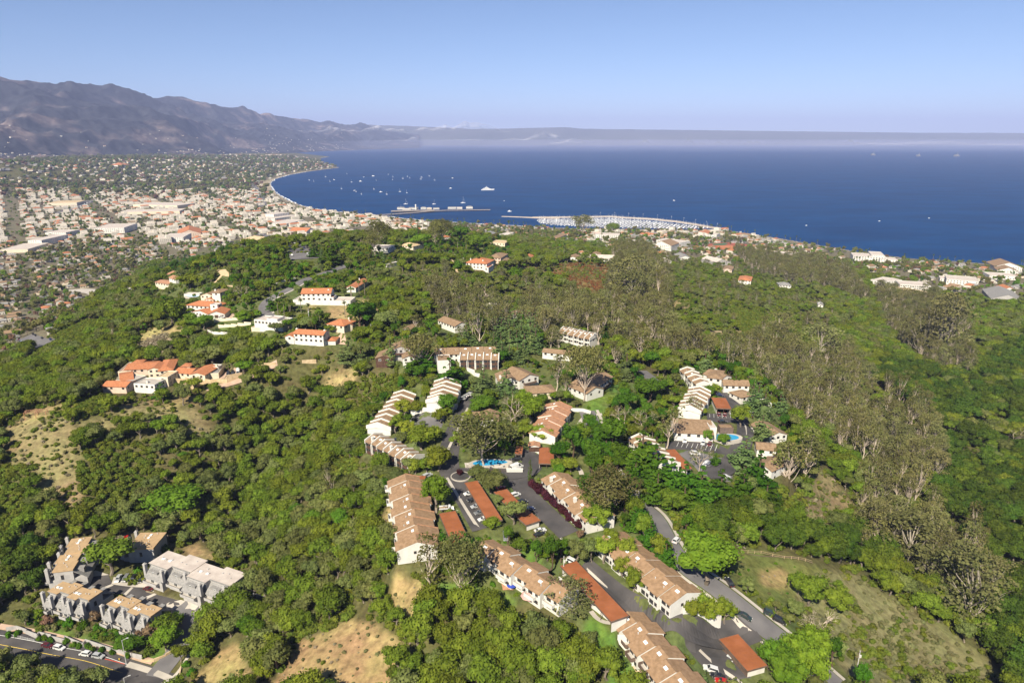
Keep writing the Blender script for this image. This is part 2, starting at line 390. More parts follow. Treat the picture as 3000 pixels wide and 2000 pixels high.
# exact ground height from the built sheet
_la, _lr = ang, np.log(rad)
def gz(x, y):
 x = np.atleast_1d(np.asarray(x, float)); y = np.atleast_1d(np.asarray(y, float))
 a = np.arctan2(x, y); lr = np.log(np.maximum(np.hypot(x, y), 3.1))
 ia = np.clip(np.searchsorted(_la, a) - 1, 0, len(_la) - 2); ir = np.clip(np.searchsorted(_lr, lr) - 1, 0, len(_lr) - 2)
 fa = np.clip((a - _la[ia]) / (_la[ia + 1] - _la[ia]), 0, 1); fr = np.clip((lr - _lr[ir]) / (_lr[ir + 1] - _lr[ir]), 0, 1)
 return (GZ[ir, ia] * (1 - fr) * (1 - fa) + GZ[ir + 1, ia] * fr * (1 - fa) + GZ[ir, ia + 1] * (1 - fr) * fa + GZ[ir + 1, ia + 1] * fr * fa)
def make_pads(pads):
 """level the ground under and round each building plot"""
 global GZ
 XX, YY = GX[:640], GY[:640]
 for cx, cy, ux, uy, hl, hw, z, core in [(*p_, 0) for p_ in pads] + [(*p_, 1) for p_ in pads]:
  R = math.hypot(hl, hw) + 10
  m_ = (np.abs(XX - cx) < R) & (np.abs(YY - cy) < R)
  if not m_.any(): continue
  ii = np.nonzero(m_); dx = XX[ii] - cx; dy = YY[ii] - cy
  ex = np.maximum(0, np.abs(dx * ux + dy * uy) - hl - .5); ey = np.maximum(0, np.abs(-dx * uy + dy * ux) - hw - .5)
  w = np.clip(1 - np.hypot(ex, ey) / (1.6 if core else 6.0), 0, 1); w = w * w * (3 - 2 * w)
  GZ[ii] = GZ[ii] * (1 - w) + z * w
 me = ground.data; co = np.stack([GX, GY, GZ], -1).astype(np.float32).ravel(); me.vertices.foreach_set('co', co); me.update()
def gz1(x, y): return float(gz(x, y)[0])
# ------------------------------------------------------------------ sea
m_sea, t, b = nodes('sea_water')
b.inputs['Base Color'].default_value = (.004, .030, .090, 1)
b.inputs['Roughness'].default_value = .38; b.inputs['IOR'].default_value = 1.33; b.inputs['Specular IOR Level'].default_value = .02
tc = t.nodes.new('ShaderNodeTexCoord'); mp = t.nodes.new('ShaderNodeMapping'); mp.inputs['Scale'].default_value = (.0035, .0075, 1)
t.links.new(tc.outputs['Object'], mp.inputs[0])
nz = t.nodes.new('ShaderNodeTexNoise'); nz.inputs['Scale'].default_value = 1; nz.inputs['Detail'].default_value = 9; nz.inputs['Roughness'].default_value = .7
t.links.new(mp.outputs[0], nz.inputs['Vector'])
rp = t.nodes.new('ShaderNodeValToRGB'); rp.color_ramp.elements[0].position = .36; rp.color_ramp.elements[1].position = .66
rp.color_ramp.elements[0].color = (.0002, .026, .100, 1); rp.color_ramp.elements[1].color = (.0006, .044, .150, 1)
t.links.new(nz.outputs['Fac'], rp.inputs[0]); t.links.new(rp.outputs[0], b.inputs['Base Color'])
bn = t.nodes.new('ShaderNodeBump'); bn.inputs['Strength'].default_value = .5; bn.inputs['Distance'].default_value = 2
t.links.new(nz.outputs['Fac'], bn.inputs['Height'])
df = t.nodes.new('ShaderNodeBsdfDiffuse'); gl = t.nodes.new('ShaderNodeBsdfGlossy'); gl.inputs['Roughness'].default_value = .45; mx = t.nodes.new('ShaderNodeMixShader'); mx.inputs[0].default_value = .05
t.links.new(rp.outputs[0], df.inputs['Color']); t.links.new(bn.outputs[0], df.inputs['Normal']); t.links.new(bn.outputs[0], gl.inputs['Normal'])
t.links.new(df.outputs[0], mx.inputs[1]); t.links.new(gl.outputs[0], mx.inputs[2]); t.links.new(mx.outputs[0], t.nodes['Material Output'].inputs['Surface'])
mb = MB(); S = 60000
mb.face([(-S, -S * .2, 0), (S, -S * .2, 0), (S, S, 0), (-S, S, 0)])
mb.build('sea', m_sea, label='deep blue bay water reaching the horizon', kind='structure')
# surf along the beach
m_foam = noise_mat('sea_foam', (.55, .58, .60), (.85, .86, .86), .2, .6)
mb = MB()
sp = np.array([P(u, v, 0)[:2] for u, v in SHORE_PX[9:27]])
for (a, b2) in zip(sp[:-1], sp[1:]):
 d = b2 - a; L = np.hypot(*d); n = np.array([d[1], -d[0]]) / L
 if inside(LAND, a[0] + n[0] * 20, a[1] + n[1] * 20): n = -n
 k = max(2, int(L / 12))
 for i in range(k):
  s0, s1 = i / k, (i + 1) / k
  o0 = 4 + 9 * mnoise.noise(Vector((a[0] + d[0] * s0, a[1] + d[1] * s0, 0)) * .02); w = 3 + 7 * max(0, mnoise.noise(Vector((a[0] + d[0] * s0, a[1], 9)) * .02) + .3)
  p0 = a + d * s0 + n * o0; p1 = a + d * s1 + n * o0
  mb.face([(*p0, .06), (*p1, .06), (*(p1 + n * w), .06), (*(p0 + n * w), .06)])
mb.build('surf', m_foam, label='thin white surf along the curved beach', kind='stuff')
# ------------------------------------------------------------------ mountains
m_mt, t, b = nodes('haze_tinted_rock')
tc = t.nodes.new('ShaderNodeTexCoord')
def mtn(scale, det=8, rough=.6):
 n = t.nodes.new('ShaderNodeTexNoise'); n.inputs['Scale'].default_value = scale; n.inputs['Detail'].default_value = det; n.inputs['Roughness'].default_value = rough
 t.links.new(tc.outputs['Object'], n.inputs['Vector']); return n
na = mtn(.0016); nb = mtn(.006)
ra = t.nodes.new('ShaderNodeValToRGB'); ra.color_ramp.elements[0].position = .52; ra.color_ramp.elements[1].position = .66
ra.color_ramp.elements[0].color = (.028, .031, .038, 1); ra.color_ramp.elements[1].color = (.155, .125, .118, 1)  # rock tones turned bluer, part of the distance haze is in the colour
t.links.new(na.outputs['Fac'], ra.inputs[0])
mx = t.nodes.new('ShaderNodeMixRGB'); mx.blend_type = 'MULTIPLY'; mx.inputs[0].default_value = 1
rb = t.nodes.new('ShaderNodeValToRGB'); rb.color_ramp.elements[0].position = .35; rb.color_ramp.elements[1].position = .65
rb.color_ramp.elements[0].color = (.45, .45, .5, 1); rb.color_ramp.elements[1].color = (1.7, 1.6, 1.5, 1)
t.links.new(nb.outputs['Fac'], rb.inputs[0]); t.links.new(ra.outputs[0], mx.inputs[1]); t.links.new(rb.outputs[0], mx.inputs[2])
t.links.new(mx.outputs[0], b.inputs['Base Color']); b.inputs['Roughness'].default_value = .95; b.inputs['Specular IOR Level'].default_value = 0
SKY_V = np.array([(-900,190),(-400,196),(-100,205),(0,213),(60,222),(105,236),(160,250),(230,256),(300,262),(385,265),(440,270),(480,281),(520,288),(560,294),(590,288),(620,296),(660,310),(715,322),(770,334),(840,342),(890,346),(950,358),(1010,364),(1100,373),(1250,396)])
US = np.linspace(-900, 1250, 520)
TT = np.concatenate([np.linspace(0, 1, 150), np.linspace(1.02, 1.4, 16)])
RD = np.interp(US, [-900, 0, 500, 900, 1250], [8500, 9000, 11500, 17000, 22000])
FD = np.interp(US, [-900, 0, 400, 700, 850, 1250], [4300, 4600, 5200, 7500, 10500, 17000])
vs = np.interp(US, SKY_V[:, 0], SKY_V[:, 1])
rz = np.array([H - ((vv - 1000) / F * CP + SP) / (CP - (vv - 1000) / F * SP) * d for vv, d in zip(vs, RD)])
MX = np.zeros((len(TT), len(US))); MY = MX.copy(); MZ = MX.copy()
for j, (u, rd, fd, hz) in enumerate(zip(US, RD, FD, rz)):
 dirx = (u - 1500) / F / CP
 for i, tt in enumerate(TT):
  d = fd + (rd - fd) * tt
  x = dirx * d; y = d
  base = 1 - abs(1 - tt) if tt <= 1 else 1 - (tt - 1) * 1.2
  pr = .16 * min(1, base * 2.2) + .84 * max(0, (base - .25) / .75) ** 1.15
  nn = 0; amp = 1; fr = .00052
  for o_ in range(6):
   nn += amp * (1 - 2.2 * abs(mnoise.noise(Vector((x * fr + 3.1, y * fr * .45, o_ * 7.7)))))
   amp *= .52; fr *= 2.07
  env = min(1, base * 3) * (min(1, (1 - min(tt, 1)) * 5 + .16) if tt <= 1 else .3)
  z = 10 + (hz - 10) * pr + (nn - .75) * 190 * env * min(1.3, hz / 500)
  if tt < .02: z = min(z, -20)
  MX[i, j] = x; MY[i, j] = y; MZ[i, j] = z
mo = grid_mesh('mountains', MX, MY, MZ, [m_mt]); tag(mo, 'hazy brown mountain range behind the city', kind='structure')
# far hills across the channel
far = np.array([(600,372),(900,366),(1100,363),(1180,366),(1300,371),(1400,376),(1480,375),(1600,372),(1640,371),(1700,376),(1860,378),(2000,380),(2300,384),(2600,388),(2800,388),(3000,390),(3600,396)])
US = np.linspace(600, 3600, 500); D = 24000
FX = np.zeros((9, 500)); FY = FX.copy(); FZ = FX.copy()
for j, u in enumerate(US):
 vv = np.interp(u, far[:, 0], far[:, 1]) + .9 * mnoise.noise(Vector((u * .03, 0, 0))) + .5 * mnoise.noise(Vector((u * .13, 4, 0)))
 hz = H - ((vv - 1000) / F * CP + SP) / (CP - (vv - 1000) / F * SP) * D
 for i in range(9):
  tt = i / 8
  d = D - 3000 + 4500 * tt
  FX[i, j] = (u - 1500) / F / CP * D * (d / D); FY[i, j] = d
  FZ[i, j] = hz * (min(1, tt / .667) ** .7 if tt < .67 else 1 - (tt - .667) * .6) - (30 if i == 0 else 0)
m_fh = noise_mat('far_hill_scrub', (.07, .075, .07), (.10, .10, .09), .0004, .95, spec=0)
fo = grid_mesh('far_hills', FX, FY, FZ, [m_fh]); tag(fo, 'pale blue hills across the channel', kind='structure')
# ------------------------------------------------------------------ haze
m_hz = bpy.data.materials.new('haze_air'); m_hz.use_nodes = True
t = m_hz.node_tree; t.nodes.clear()
ou = t.nodes.new('ShaderNodeOutputMaterial'); pv = t.nodes.new('ShaderNodeVolumePrincipled')
pv.inputs['Color'].default_value = (.48, .57, .96, 1); pv.inputs['Density'].default_value = 4.2e-5; pv.inputs['Anisotropy'].default_value = -.15
t.links.new(pv.outputs[0], ou.inputs['Volume'])
mb = MB(); mb.box(-61000, 61000, -13000, 61000, -40, 1700)
hz_ = mb.build('haze', m_hz, label='thin bluish haze over the bay', kind='stuff')
# low white cloud along the far shore
m_cl, t, b = nodes('cloud_vapour')
b.inputs['Base Color'].default_value = (.80, .78, .80, 1); b.inputs['Roughness'].default_value = 1; b.inputs['Specular IOR Level'].default_value = 0
tc = t.nodes.new('ShaderNodeTexCoord'); mp = t.nodes.new('ShaderNodeMapping'); mp.inputs['Scale'].default_value = (.0011, .0011, .006)
nz = t.nodes.new('ShaderNodeTexNoise'); nz.inputs['Scale'].default_value = 1; nz.inputs['Detail'].default_value = 4; t.links.new(tc.outputs['Object'], mp.inputs[0]); t.links.new(mp.outputs[0], nz.inputs['Vector'])
mr = t.nodes.new('ShaderNodeMapRange'); mr.inputs[1].default_value = .30; mr.inputs[2].default_value = .85; mr.inputs[3].default_value = 0; mr.inputs[4].default_value = .42
t.links.new(nz.outputs['Fac'], mr.inputs[0]); t.links.new(mr.outputs[0], b.inputs['Alpha'])
def cloud_bank(name, u0, u1, D, v_base, v_top, seed, label, fr=.006, thr=-.15, depth=900):
 """a long lens of vapour with a billowed top; base and crest given by the rows they reach"""
 n = 260; us = np.linspace(u0, u1, n); prof = []
 for u in us:
  a_ = mnoise.noise(Vector((u * fr, seed, 0))) * .6 + mnoise.noise(Vector((u * fr * 3.3, seed, 3))) * .32 + mnoise.noise(Vector((u * fr * 9, seed, 5))) * .14
  prof.append(max(.0, a_ - thr) * min(1, (u - u0) / 90 + .02, (u1 - u) / 90 + .02))
 mx_ = max(prof); rows = 9; X = np.zeros((rows, n)); Y = X.copy(); Z = X.copy()
 zb = H - ((v_base - 1000) / F * CP + SP) / (CP - (v_base - 1000) / F * SP) * D; zt = H - ((v_top - 1000) / F * CP + SP) / (CP - (v_top - 1000) / F * SP) * D
 for j, (u, p_) in enumerate(zip(us, prof)):
  for i in range(rows):
   a_ = 2 * math.pi * i / (rows - 1); d = D + math.cos(a_) * depth * (p_ / mx_ + .05)
   X[i, j] = (u - 1500) / F / CP * d; Y[i, j] = d; Z[i, j] = zb + (zt - zb) * (p_ / mx_ + .01) * (.5 + .5 * math.sin(a_) if math.sin(a_) > 0 else .5 + .12 * math.sin(a_))
 o = grid_mesh(name, X, Y, Z, [m_cl], smooth=True); tag(o, label, kind='stuff')
cloud_bank('low_cloud', 700, 1500, 14500, 388, 356, 1.3, 'soft white cloud lying against the coastal hills', thr=-.3)
cloud_bank('low_cloud', 1150, 1750, 15500, 414, 378, 5.1, 'white cloud bank over the far end of the bay', thr=-.1)
cloud_bank('low_cloud', 1600, 2500, 17000, 422, 404, 9.7, 'line of small white clouds over the sea horizon', thr=.0, fr=.011)
cloud_bank('low_cloud', 2300, 3300, 17500, 427, 414, 14.2, 'flat white cloud line at the right of the horizon', thr=-.5, fr=.004)
m_fg = bpy.data.materials.new('sea_fog'); m_fg.use_nodes = True
t = m_fg.node_tree; t.nodes.clear(); ou = t.nodes.new('ShaderNodeOutputMaterial'); pv = t.nodes.new('ShaderNodeVolumePrincipled')
pv.inputs['Color'].default_value = (.62, .66, 1, 1); pv.inputs['Density'].default_value = .00007; t.links.new(pv.outputs[0], ou.inputs['Volume'])
mb = MB(); mb.hexa([(-9000, 11500, -30), (22000, 11500, -30), (40000, 23500, -30), (-9000, 23500, -30), (-9000, 13500, 170), (22000, 13500, 170), (38000, 23000, 190), (-9000, 23000, 190)])
mb.build('sea_fog', m_fg, label='pale fog lying on the sea below the horizon', kind='stuff')
# ------------------------------------------------------------------ materials of built things
M = {}
M['white'] = noise_mat('white_stucco', (.56, .545, .505), (.64, .625, .585), .35, .9)
M['cream'] = noise_mat('cream_stucco', (.58, .50, .38), (.66, .58, .45), .35, .9)
M['pink'] = noise_mat('rosy_stucco', (.52, .40, .32), (.60, .47, .38), .35, .9)
M['greywood'] = noise_mat('grey_boards', (.33, .315, .305), (.40, .385, .37), .6, .9)
M['darkwood'] = noise_mat('dark_brown_boards', (.060, .032, .022), (.11, .06, .042), .8, .85)
M['fence'] = noise_mat('weathered_boards', (.10, .07, .055), (.16, .11, .085), .8, .9)
M['brown'] = noise_mat('brown_tile', (.200, .130, .076), (.285, .192, .118), .9, .85, bump=.3)
M['tan'] = noise_mat('tan_tile', (.235, .148, .082), (.325, .208, .122), .8, .85, bump=.3)
M['salmon'] = noise_mat('salmon_tile', (.32, .165, .095), (.41, .225, .135), .8, .85, bump=.3)
M['terracotta'] = noise_mat('terracotta_tile', (.34, .125, .055), (.46, .19, .09), 1.2, .85, bump=.3)
M['carport'] = noise_mat('rust_red_sheet', (.245, .082, .030), (.310, .108, .045), .25, .7)
M['rooftan'] = noise_mat('tan_gravel', (.36, .245, .135), (.43, .30, .17), .5, .95)
M['roofpale'] = noise_mat('pale_membrane', (.43, .37, .33), (.53, .47, .42), .3, .9)
M['shingle'] = noise_mat('grey_shingle', (.19, .185, .18), (.27, .26, .25), 1.5, .9, bump=.3)
M['asphalt'] = noise_mat('asphalt', (.047, .045, .047), (.085, .078, .078), .12, .9, detail=8)
M['asphalt2'] = noise_mat('worn_asphalt', (.115, .11, .115), (.155, .148, .15), .15, .9, detail=8)
M['concrete'] = noise_mat('concrete', (.36, .33, .29), (.46, .42, .37), .2, .9, detail=8)
M['drive'] = noise_mat('rosy_paving', (.37, .26, .19), (.46, .33, .25), .3, .9)
M['stone'] = noise_mat('tan_stone', (.42, .31, .18), (.56, .43, .27), .6, .9)
M['paint'] = noise_mat('road_paint', (.65, .65, .62), (.8, .8, .78), 2, .8)
M['yellow'] = noise_mat('yellow_paint', (.60, .42, .06), (.70, .5, .1), 2, .8)
M['redpaint'] = noise_mat('red_kerb_paint', (.42, .06, .04), (.5, .1, .06), 2, .8)
M['metal'] = noise_mat('galvanised_metal', (.45, .45, .45), (.55, .55, .55), 2, .5)
def plain(name, c, rough=.5, metal=0, spec=.5, coat=0):
 m, t, b = nodes(name); b.inputs['Base Color'].default_value = (*c, 1); b.inputs['Roughness'].default_value = rough
 b.inputs['Metallic'].default_value = metal; b.inputs['Specular IOR Level'].default_value = spec; b.inputs['Coat Weight'].default_value = coat
 return m
M['glass'] = plain('dark_glass', (.03, .035, .04), .12, 0, .8)
M['frame'] = plain('window_frame', (.10, .07, .055), .5)
M['frame_w'] = plain('white_frame', (.7, .7, .68), .5)
M['skyl'] = plain('skylight_glass', (.75, .78, .80), .2, 0, .8)
M['tyre'] = plain('tyre_rubber', (.02, .02, .02), .9)
M['rim'] = plain('wheel_rim', (.45, .45, .46), .3, .8)
M['lamp'] = plain('lamp_glass', (.8, .8, .76), .15)
M['tail'] = plain('tail_lamp', (.4, .02, .02), .2)
m_pool, t, b = nodes('pool_water')
b.inputs['Base Color'].default_value = (.03, .30, .55, 1); b.inputs['Roughness'].default_value = .12
nz = t.nodes.new('ShaderNodeTexNoise'); nz.inputs['Scale'].default_value = 1.2
tc = t.nodes.new('ShaderNodeTexCoord'); t.links.new(tc.outputs['Object'], nz.inputs['Vector'])
bn = t.nodes.new('ShaderNodeBump'); bn.inputs['Strength'].default_value = .3; t.links.new(nz.outputs['Fac'], bn.inputs['Height']); t.links.new(bn.outputs[0], b.inputs['Normal'])
M['pool'] = m_pool
# zoomed views used while measuring: view number -> (left, top, scale)
ZV = {0: (0, 0, .784), 1: (0, 1500, 2.94), 2: (1000, 1300, 2.24), 3: (1600, 1500, 2.94), 4: (1000, 1050, 2.94), 5: (1700, 1000, 3.1357), 6: (200, 700, 2.6133),
   7: (2200, 1200, 1.96), 8: (1000, 850, 2.6133), 9: (1300, 550, 2.94), 10: (700, 450, 2.94), 11: (2100, 600, 2.6133), 12: (0, 550, 2.8514), 13: (0, 1000, 2.138), 14: (0, 180, 2.352)}
def q(k, x, y):
 a, b_, s = ZV[k]; return (a + x / s, b_ + y / s)
def GQ(k, *pts):
 return [G(*q(k, *p)) for p in pts]
def eave(pts, h):
 """world points at height h above the ground for photograph pixels; one common height"""
 z = 110.0
 zz = []
 for u, v in pts:
  z = 100.0
  for _ in range(12):
   p = P(u, v, z); z = .5 * z + .5 * (gz1(p.x, p.y) + h)
  zz.append(z)
 z = sum(zz) / len(zz)
 return [P(u, v, z) for u, v in pts], z
OCC = []     # ground taken by buildings, roads, pools: (cx, cy, ux, uy, half length, half width)
def occ_rect(cx, cy, rz, hl, hw): OCC.append((cx, cy, math.cos(rz), math.sin(rz), hl, hw))
class Plot:
 """a rectangular plan: x runs a->b, y towards c; origin at the middle of side a-b... local (0..L, 0..W)"""
 def __init__(s, k, a, b, c, h):
  (A, B, C_), ze = eave([q(k, *a), q(k, *b), q(k, *c)], h)
  d = Vector((B.x - A.x, B.y - A.y)); e = Vector((C_.x - A.x, C_.y - A.y))
  flip = d.x * e.y - d.y * e.x < 0
  if flip:
   A, B = B, A; d = -d; e = e + d * 0
   e = Vector((C_.x - B.x, C_.y - B.y))
  s.flip = flip
  s.L = d.length; u = d / s.L; n = Vector((-u.y, u.x))
  s.W = max(2.0, e.dot(n)); s.rz = math.atan2(u.y, u.x)
  s.org = Vector((A.x, A.y)); s.u = u; s.n = n; s.ze = ze
  c0 = s.org + u * s.L / 2 + n * s.W / 2
  zs = [gz1(*(s.org + u * i + n * j)) for i in (0, s.L / 2, s.L) for j in (0, s.W / 2, s.W)]
  s.zb = min(min(zs), ze - h) - 1.2; s.zg = sum(zs) / 9
  s.h = ze - s.zb
  s.loc = (s.org.x, s.org.y, s.zb)
  occ_rect(c0.x, c0.y, s.rz, s.L / 2 + 1.5, s.W / 2 + 1.5)
  if abs(c0.y) < 1100: PADS.append((c0.x, c0.y, u.x, u.y, s.L / 2, s.W / 2, min(max(zs) + 1, max(min(zs) - 1.5, ze - h))))
_shared = {}
def shared(key, fn):
 if key not in _shared: _shared[key] = fn()
 return _shared[key]
def inst(name, mesh, parent, loc, rz=0.0, **kw):
 o = bpy.data.objects.new(name, mesh); o.location = loc; o.rotation_euler = (0, 0, rz)
 link(o, parent); return tag(o, **kw)
def window_mesh(w, h, fm='frame'):
 def f():
  m = MB(); m.box(-w/2, w/2, -.06, .10, 0, h, 0)
  m.box(-w/2 + .12, -.05, -.10, -.05, .12, h - .12, 1); m.box(.05, w/2 - .12, -.10, -.05, .12, h - .12, 1)
  return m.mesh('window', [M[fm], M['glass']])
 return shared(('win', w, h, fm), f)
def balcony_mesh(w, d, rail):
 def f():
  m = MB(); m.box(-w/2, w/2, -d, 0, -.2, 0, 1)
  m.box(-w/2, w/2, -d - .08, -d, -.3, 1.0, 0); m.box(-w/2 - .08, -w/2, -d, 0, -.3, 1.0, 0); m.box(w/2, w/2 + .08, -d, 0, -.3, 1.0, 0)
  return m.mesh('balcony', [M[rail], M['concrete']])
 return shared(('bal', w, d, rail), f)
def chimney_mesh(w, h, mat):
 def f():
  m = MB(); m.box(-w/2, w/2, -w/2, w/2, 0, h); m.box(-w/2 - .12, w/2 + .12, -w/2 - .12, w/2 + .12, h - .45, h - .2); m.box(-w/4, w/4, -w/4, w/4, h, h + .3)
  return m.mesh('chimney', [M[mat]])
 return shared(('chim', w, h, mat), f)
def skylight_mesh():
 def f():
  m = MB(); m.box(-.7, .7, -.5, .5, -.1, .18); return m.mesh('skylight', [M['skyl']])
 return shared('skyl', f)
def vent_mesh():
 def f():
  m = MB(); m.tube((0, 0, -.2), (0, 0, .5), .13, .13, 8); m.tube((0, 0, .5), (0, 0, .62), .22, .2, 8); return m.mesh('roof_vent', [M['metal']])
 return shared('vent', f)
def wall_windows(par, x0, y0, ang, length, z, floors, fh=2.7, step=3.2, w=1.5, h=1.3, fm='frame', skip=0.0, rnd=None):
 """windows on a wall that starts at local (x0,y0) and runs along ang; the outside is to the right of it"""
 rnd = rnd or random
 n = max(1, int(length / step)); ca, sa = math.cos(ang), math.sin(ang)
 for f in range(floors):
  for i in range(n):
   if rnd.random() < skip: continue
   d = length * (i + .5) / n
   inst('window', window_mesh(w, h, fm), par, (x0 + ca * d, y0 + sa * d, z + f * fh + .95), ang)
def slab(mb, pts, th, m=0):
 """roof plane: four upper corners given, thickened downwards"""
 mb.hexa([(p[0], p[1], p[2] - th) for p in pts] + list(pts), m)
def gable_unit(mbw, mbr, x0, x1, y0, y1, zb, ze, hr, rp=.5, over=.45, axis='x', oe=.3):
 if axis == 'x':
  yr = y0 + (y1 - y0) * rp
  prof = [(y0, zb), (y1, zb), (y1, ze - .12), (yr, ze + hr - .12), (y0, ze - .12)]
  i = len(mbw.v); n = 5
  mbw.v.extend([(x0, y, z) for y, z in prof]); mbw.v.extend([(x1, y, z) for y, z in prof])
  for k_ in range(n): mbw.f.append((i + k_, i + n + k_, i + n + (k_ + 1) % n, i + (k_ + 1) % n)); mbw.m.append(0)
  mbw.f.append(tuple(range(i, i + n))); mbw.m.append(0); mbw.f.append(tuple(range(i + 2 * n - 1, i + n - 1, -1))); mbw.m.append(0)
  s0 = hr / max(.1, yr - y0); s1 = hr / max(.1, y1 - yr)
  a0 = y0 - over; a1 = y1 + over
  slab(mbr, [(x0 - oe, a0, ze - over * s0 + .1), (x1 + oe, a0, ze - over * s0 + .1), (x1 + oe, yr, ze + hr + .1), (x0 - oe, yr, ze + hr + .1)], .2)
  slab(mbr, [(x0 - oe, yr, ze + hr + .1), (x1 + oe, yr, ze + hr + .1), (x1 + oe, a1, ze - over * s1 + .1), (x0 - oe, a1, ze - over * s1 + .1)], .2)
 else:
  tw, tr = MB(), MB()
  gable_unit(tw, tr, y0, y1, -x1, -x0, zb, ze, hr, 1 - rp, over, 'x', oe)
  for src, dst in ((tw, mbw), (tr, mbr)):
   i = len(dst.v); dst.v.extend([(-y, x, z) for x, y, z in src.v])
   dst.f.extend([tuple(i + k_ for k_ in f) for f in src.f]); dst.m.extend(src.m)
def hip_unit(mbw, mbr, x0, x1, y0, y1, zb, ze, hr, over=.5):
 mbw.box(x0, x1, y0, y1, zb, ze - .05)
 X0, X1, Y0, Y1 = x0 - over, x1 + over, y0 - over, y1 + over
 w = min(X1 - X0, Y1 - Y0) / 2
 if X1 - X0 >= Y1 - Y0:
  r0, r1 = (X0 + w, (Y0 + Y1) / 2), (X1 - w, (Y0 + Y1) / 2)
  if r1[0] - r0[0] < .1: r1 = (r0[0] + .1, r0[1])
 else:
  r0, r1 = ((X0 + X1) / 2, Y0 + w), ((X0 + X1) / 2, Y1 - w)
 i = len(mbr.v)
 mbr.v.extend([(X0, Y0, ze - .15), (X1, Y0, ze - .15), (X1, Y1, ze - .15), (X0, Y1, ze - .15),
      (X0, Y0, ze + .05), (X1, Y0, ze + .05), (X1, Y1, ze + .05), (X0, Y1, ze + .05), (*r0, ze + hr), (*r1, ze + hr)])
 if X1 - X0 >= Y1 - Y0: tops = [(4, 5, 9, 8), (5, 6, 9), (6, 7, 8, 9), (7, 4, 8)]
 else: tops = [(4, 5, 8), (5, 6, 9, 8), (6, 7, 9), (7, 4, 8, 9)]
 for f in [(3, 2, 1, 0), (0, 1, 5, 4), (1, 2, 6, 5), (2, 3, 7, 6), (3, 0, 4, 7)] + tops:
  mbr.f.append(tuple(i + k_ for k_ in f)); mbr.m.append(0)
def town_row(k, a, b, c, h, n, label, wall='white', roof='brown', hr=None, rp=.5, party='both', step=0.0, stag=.9, balcony=None, front=True, chim=0, sky=True, group=None,
    front_mat=None, name='townhouse_row', seed=1, floors=2, zstep=0.0):
 """a row of joined units; each unit has its own roof, party walls stand between them"""
 rd = random.Random(seed)
 p = Plot(k, a, b, c, h - .8)
 if p.flip: zstep = -zstep; step = -step
 o = empty(name, p.loc, p.rz, label=label, cat='townhouses', group=group)
 W = p.W; L = p.L; ux = L / n; hr = hr or W * .17
 mw = MB(); mp = MB(); mf = MB()
 for i in range(n):
  x0, x1 = i * ux, (i + 1) * ux
  dy = stag * (1 if i % 2 else -1) * .5 + step * (i - (n - 1) / 2)
  dz = zstep * (i - (n - 1) / 2)
  y0, y1 = dy, W + dy; ze = p.h + dz
  mr = MB()
  gable_unit(mw, mr, x0 + .004 * i, x1 - .15, y0, y1, 0, ze, hr, rp, .6, 'x', .0)
  mr.build('roof', M[roof], o)
  if front_mat:
   mf.box(x0 + .5, x1 - .6, y0 - .14, y0 - .01, .4, ze - .6)
  yr = y0 + (y1 - y0) * rp
  if party in ('both', 'fins'):
   up = .85 if party == 'both' else .32
   ya = y0 - .5 if party == 'both' else yr
   s0 = hr / (yr - y0); s1 = hr / (y1 - yr)
   xp = x0 - .16
   pts = []
   if party == 'both':
    pts = [(ya, ze - .5 * s0 + up), (yr, ze + hr + up), (y1 + .5, ze - .5 * s1 + up)]
    base = [(ya, ze - 1.2), (yr, ze - .3), (y1 + .5, ze - 1.2)]
   else:
    pts = [(yr, ze + hr + up), (y1 + .7, ze - .7 * s1 + up)]
    base = [(yr, ze + hr - .3), (y1 + .7, ze - .7 * s1 - .5)]
   ends = [xp] + ([x1 - .30] if i == n - 1 and party == 'both' else [])
   for X in ends:
    for (ya_, za), (yb_, zb_), (_, ba), (_, bb) in zip(pts[:-1], pts[1:], base[:-1], base[1:]):
     _pw = MB(); w_ = .5 if party == 'both' else .3; _pw.hexa([(X, ya_, ba), (X + w_, ya_, ba), (X + w_, yb_, bb), (X, yb_, bb), (X, ya_, za), (X + w_, ya_, za), (X + w_, yb_, zb_), (X, yb_, zb_)]); _pw.build('party_wall', M[wall if party == 'both' else 'salmon'], o)
  fm = 'frame'
  for f in range(floors):
   zf = ze - (floors - f) * 2.75
   if zf < .2: continue
   if front:
    inst('window', window_mesh(1.9, 1.6, fm), o, (x0 + ux * .32, y0 - (.16 if front_mat else 0), zf + .6))
    inst('window', window_mesh(1.2, 1.3, fm), o, (x0 + ux * .74, y0 - (.16 if front_mat else 0), zf + .9))
   inst('window', window_mesh(1.2, 1.2, fm), o, (x0 + ux * .5, y1, zf + .9), math.pi)
   if balcony and f == floors - 1:
    inst('balcony', balcony_mesh(round(ux * .62, 1), 1.6, balcony), o, (x0 + ux * .42, y0, zf + .1))
  if sky and rd.random() < .8:
   yy = y0 + (yr - y0) * .72; zz = ze + hr * .72 + .12
   s_ = inst('skylight', skylight_mesh(), o, (x0 + ux * .5, yy, zz)); s_.rotation_euler = (math.atan2(hr, yr - y0), 0, 0)
  if rd.random() < .5: inst('roof_vent', vent_mesh(), o, (x0 + ux * .7, y0 + (yr - y0) * .5, ze + hr * .5 + .1))
  if chim and i % chim == 0:
   inst('chimney', chimney_mesh(1.1, 2.2, wall), o, (x0 + ux * .8, y0 + (yr - y0) * .35, ze + hr * .35 - .2))
 mw.build('wall', M[wall], o)
 if front_mat: mf.build('cladding', M[front_mat], o)
 if rd.random() < .8:
  inst('window', window_mesh(1.0, 1.1, 'frame'), o, (-.0, W * .62, p.h - 2.2), -math.pi / 2)
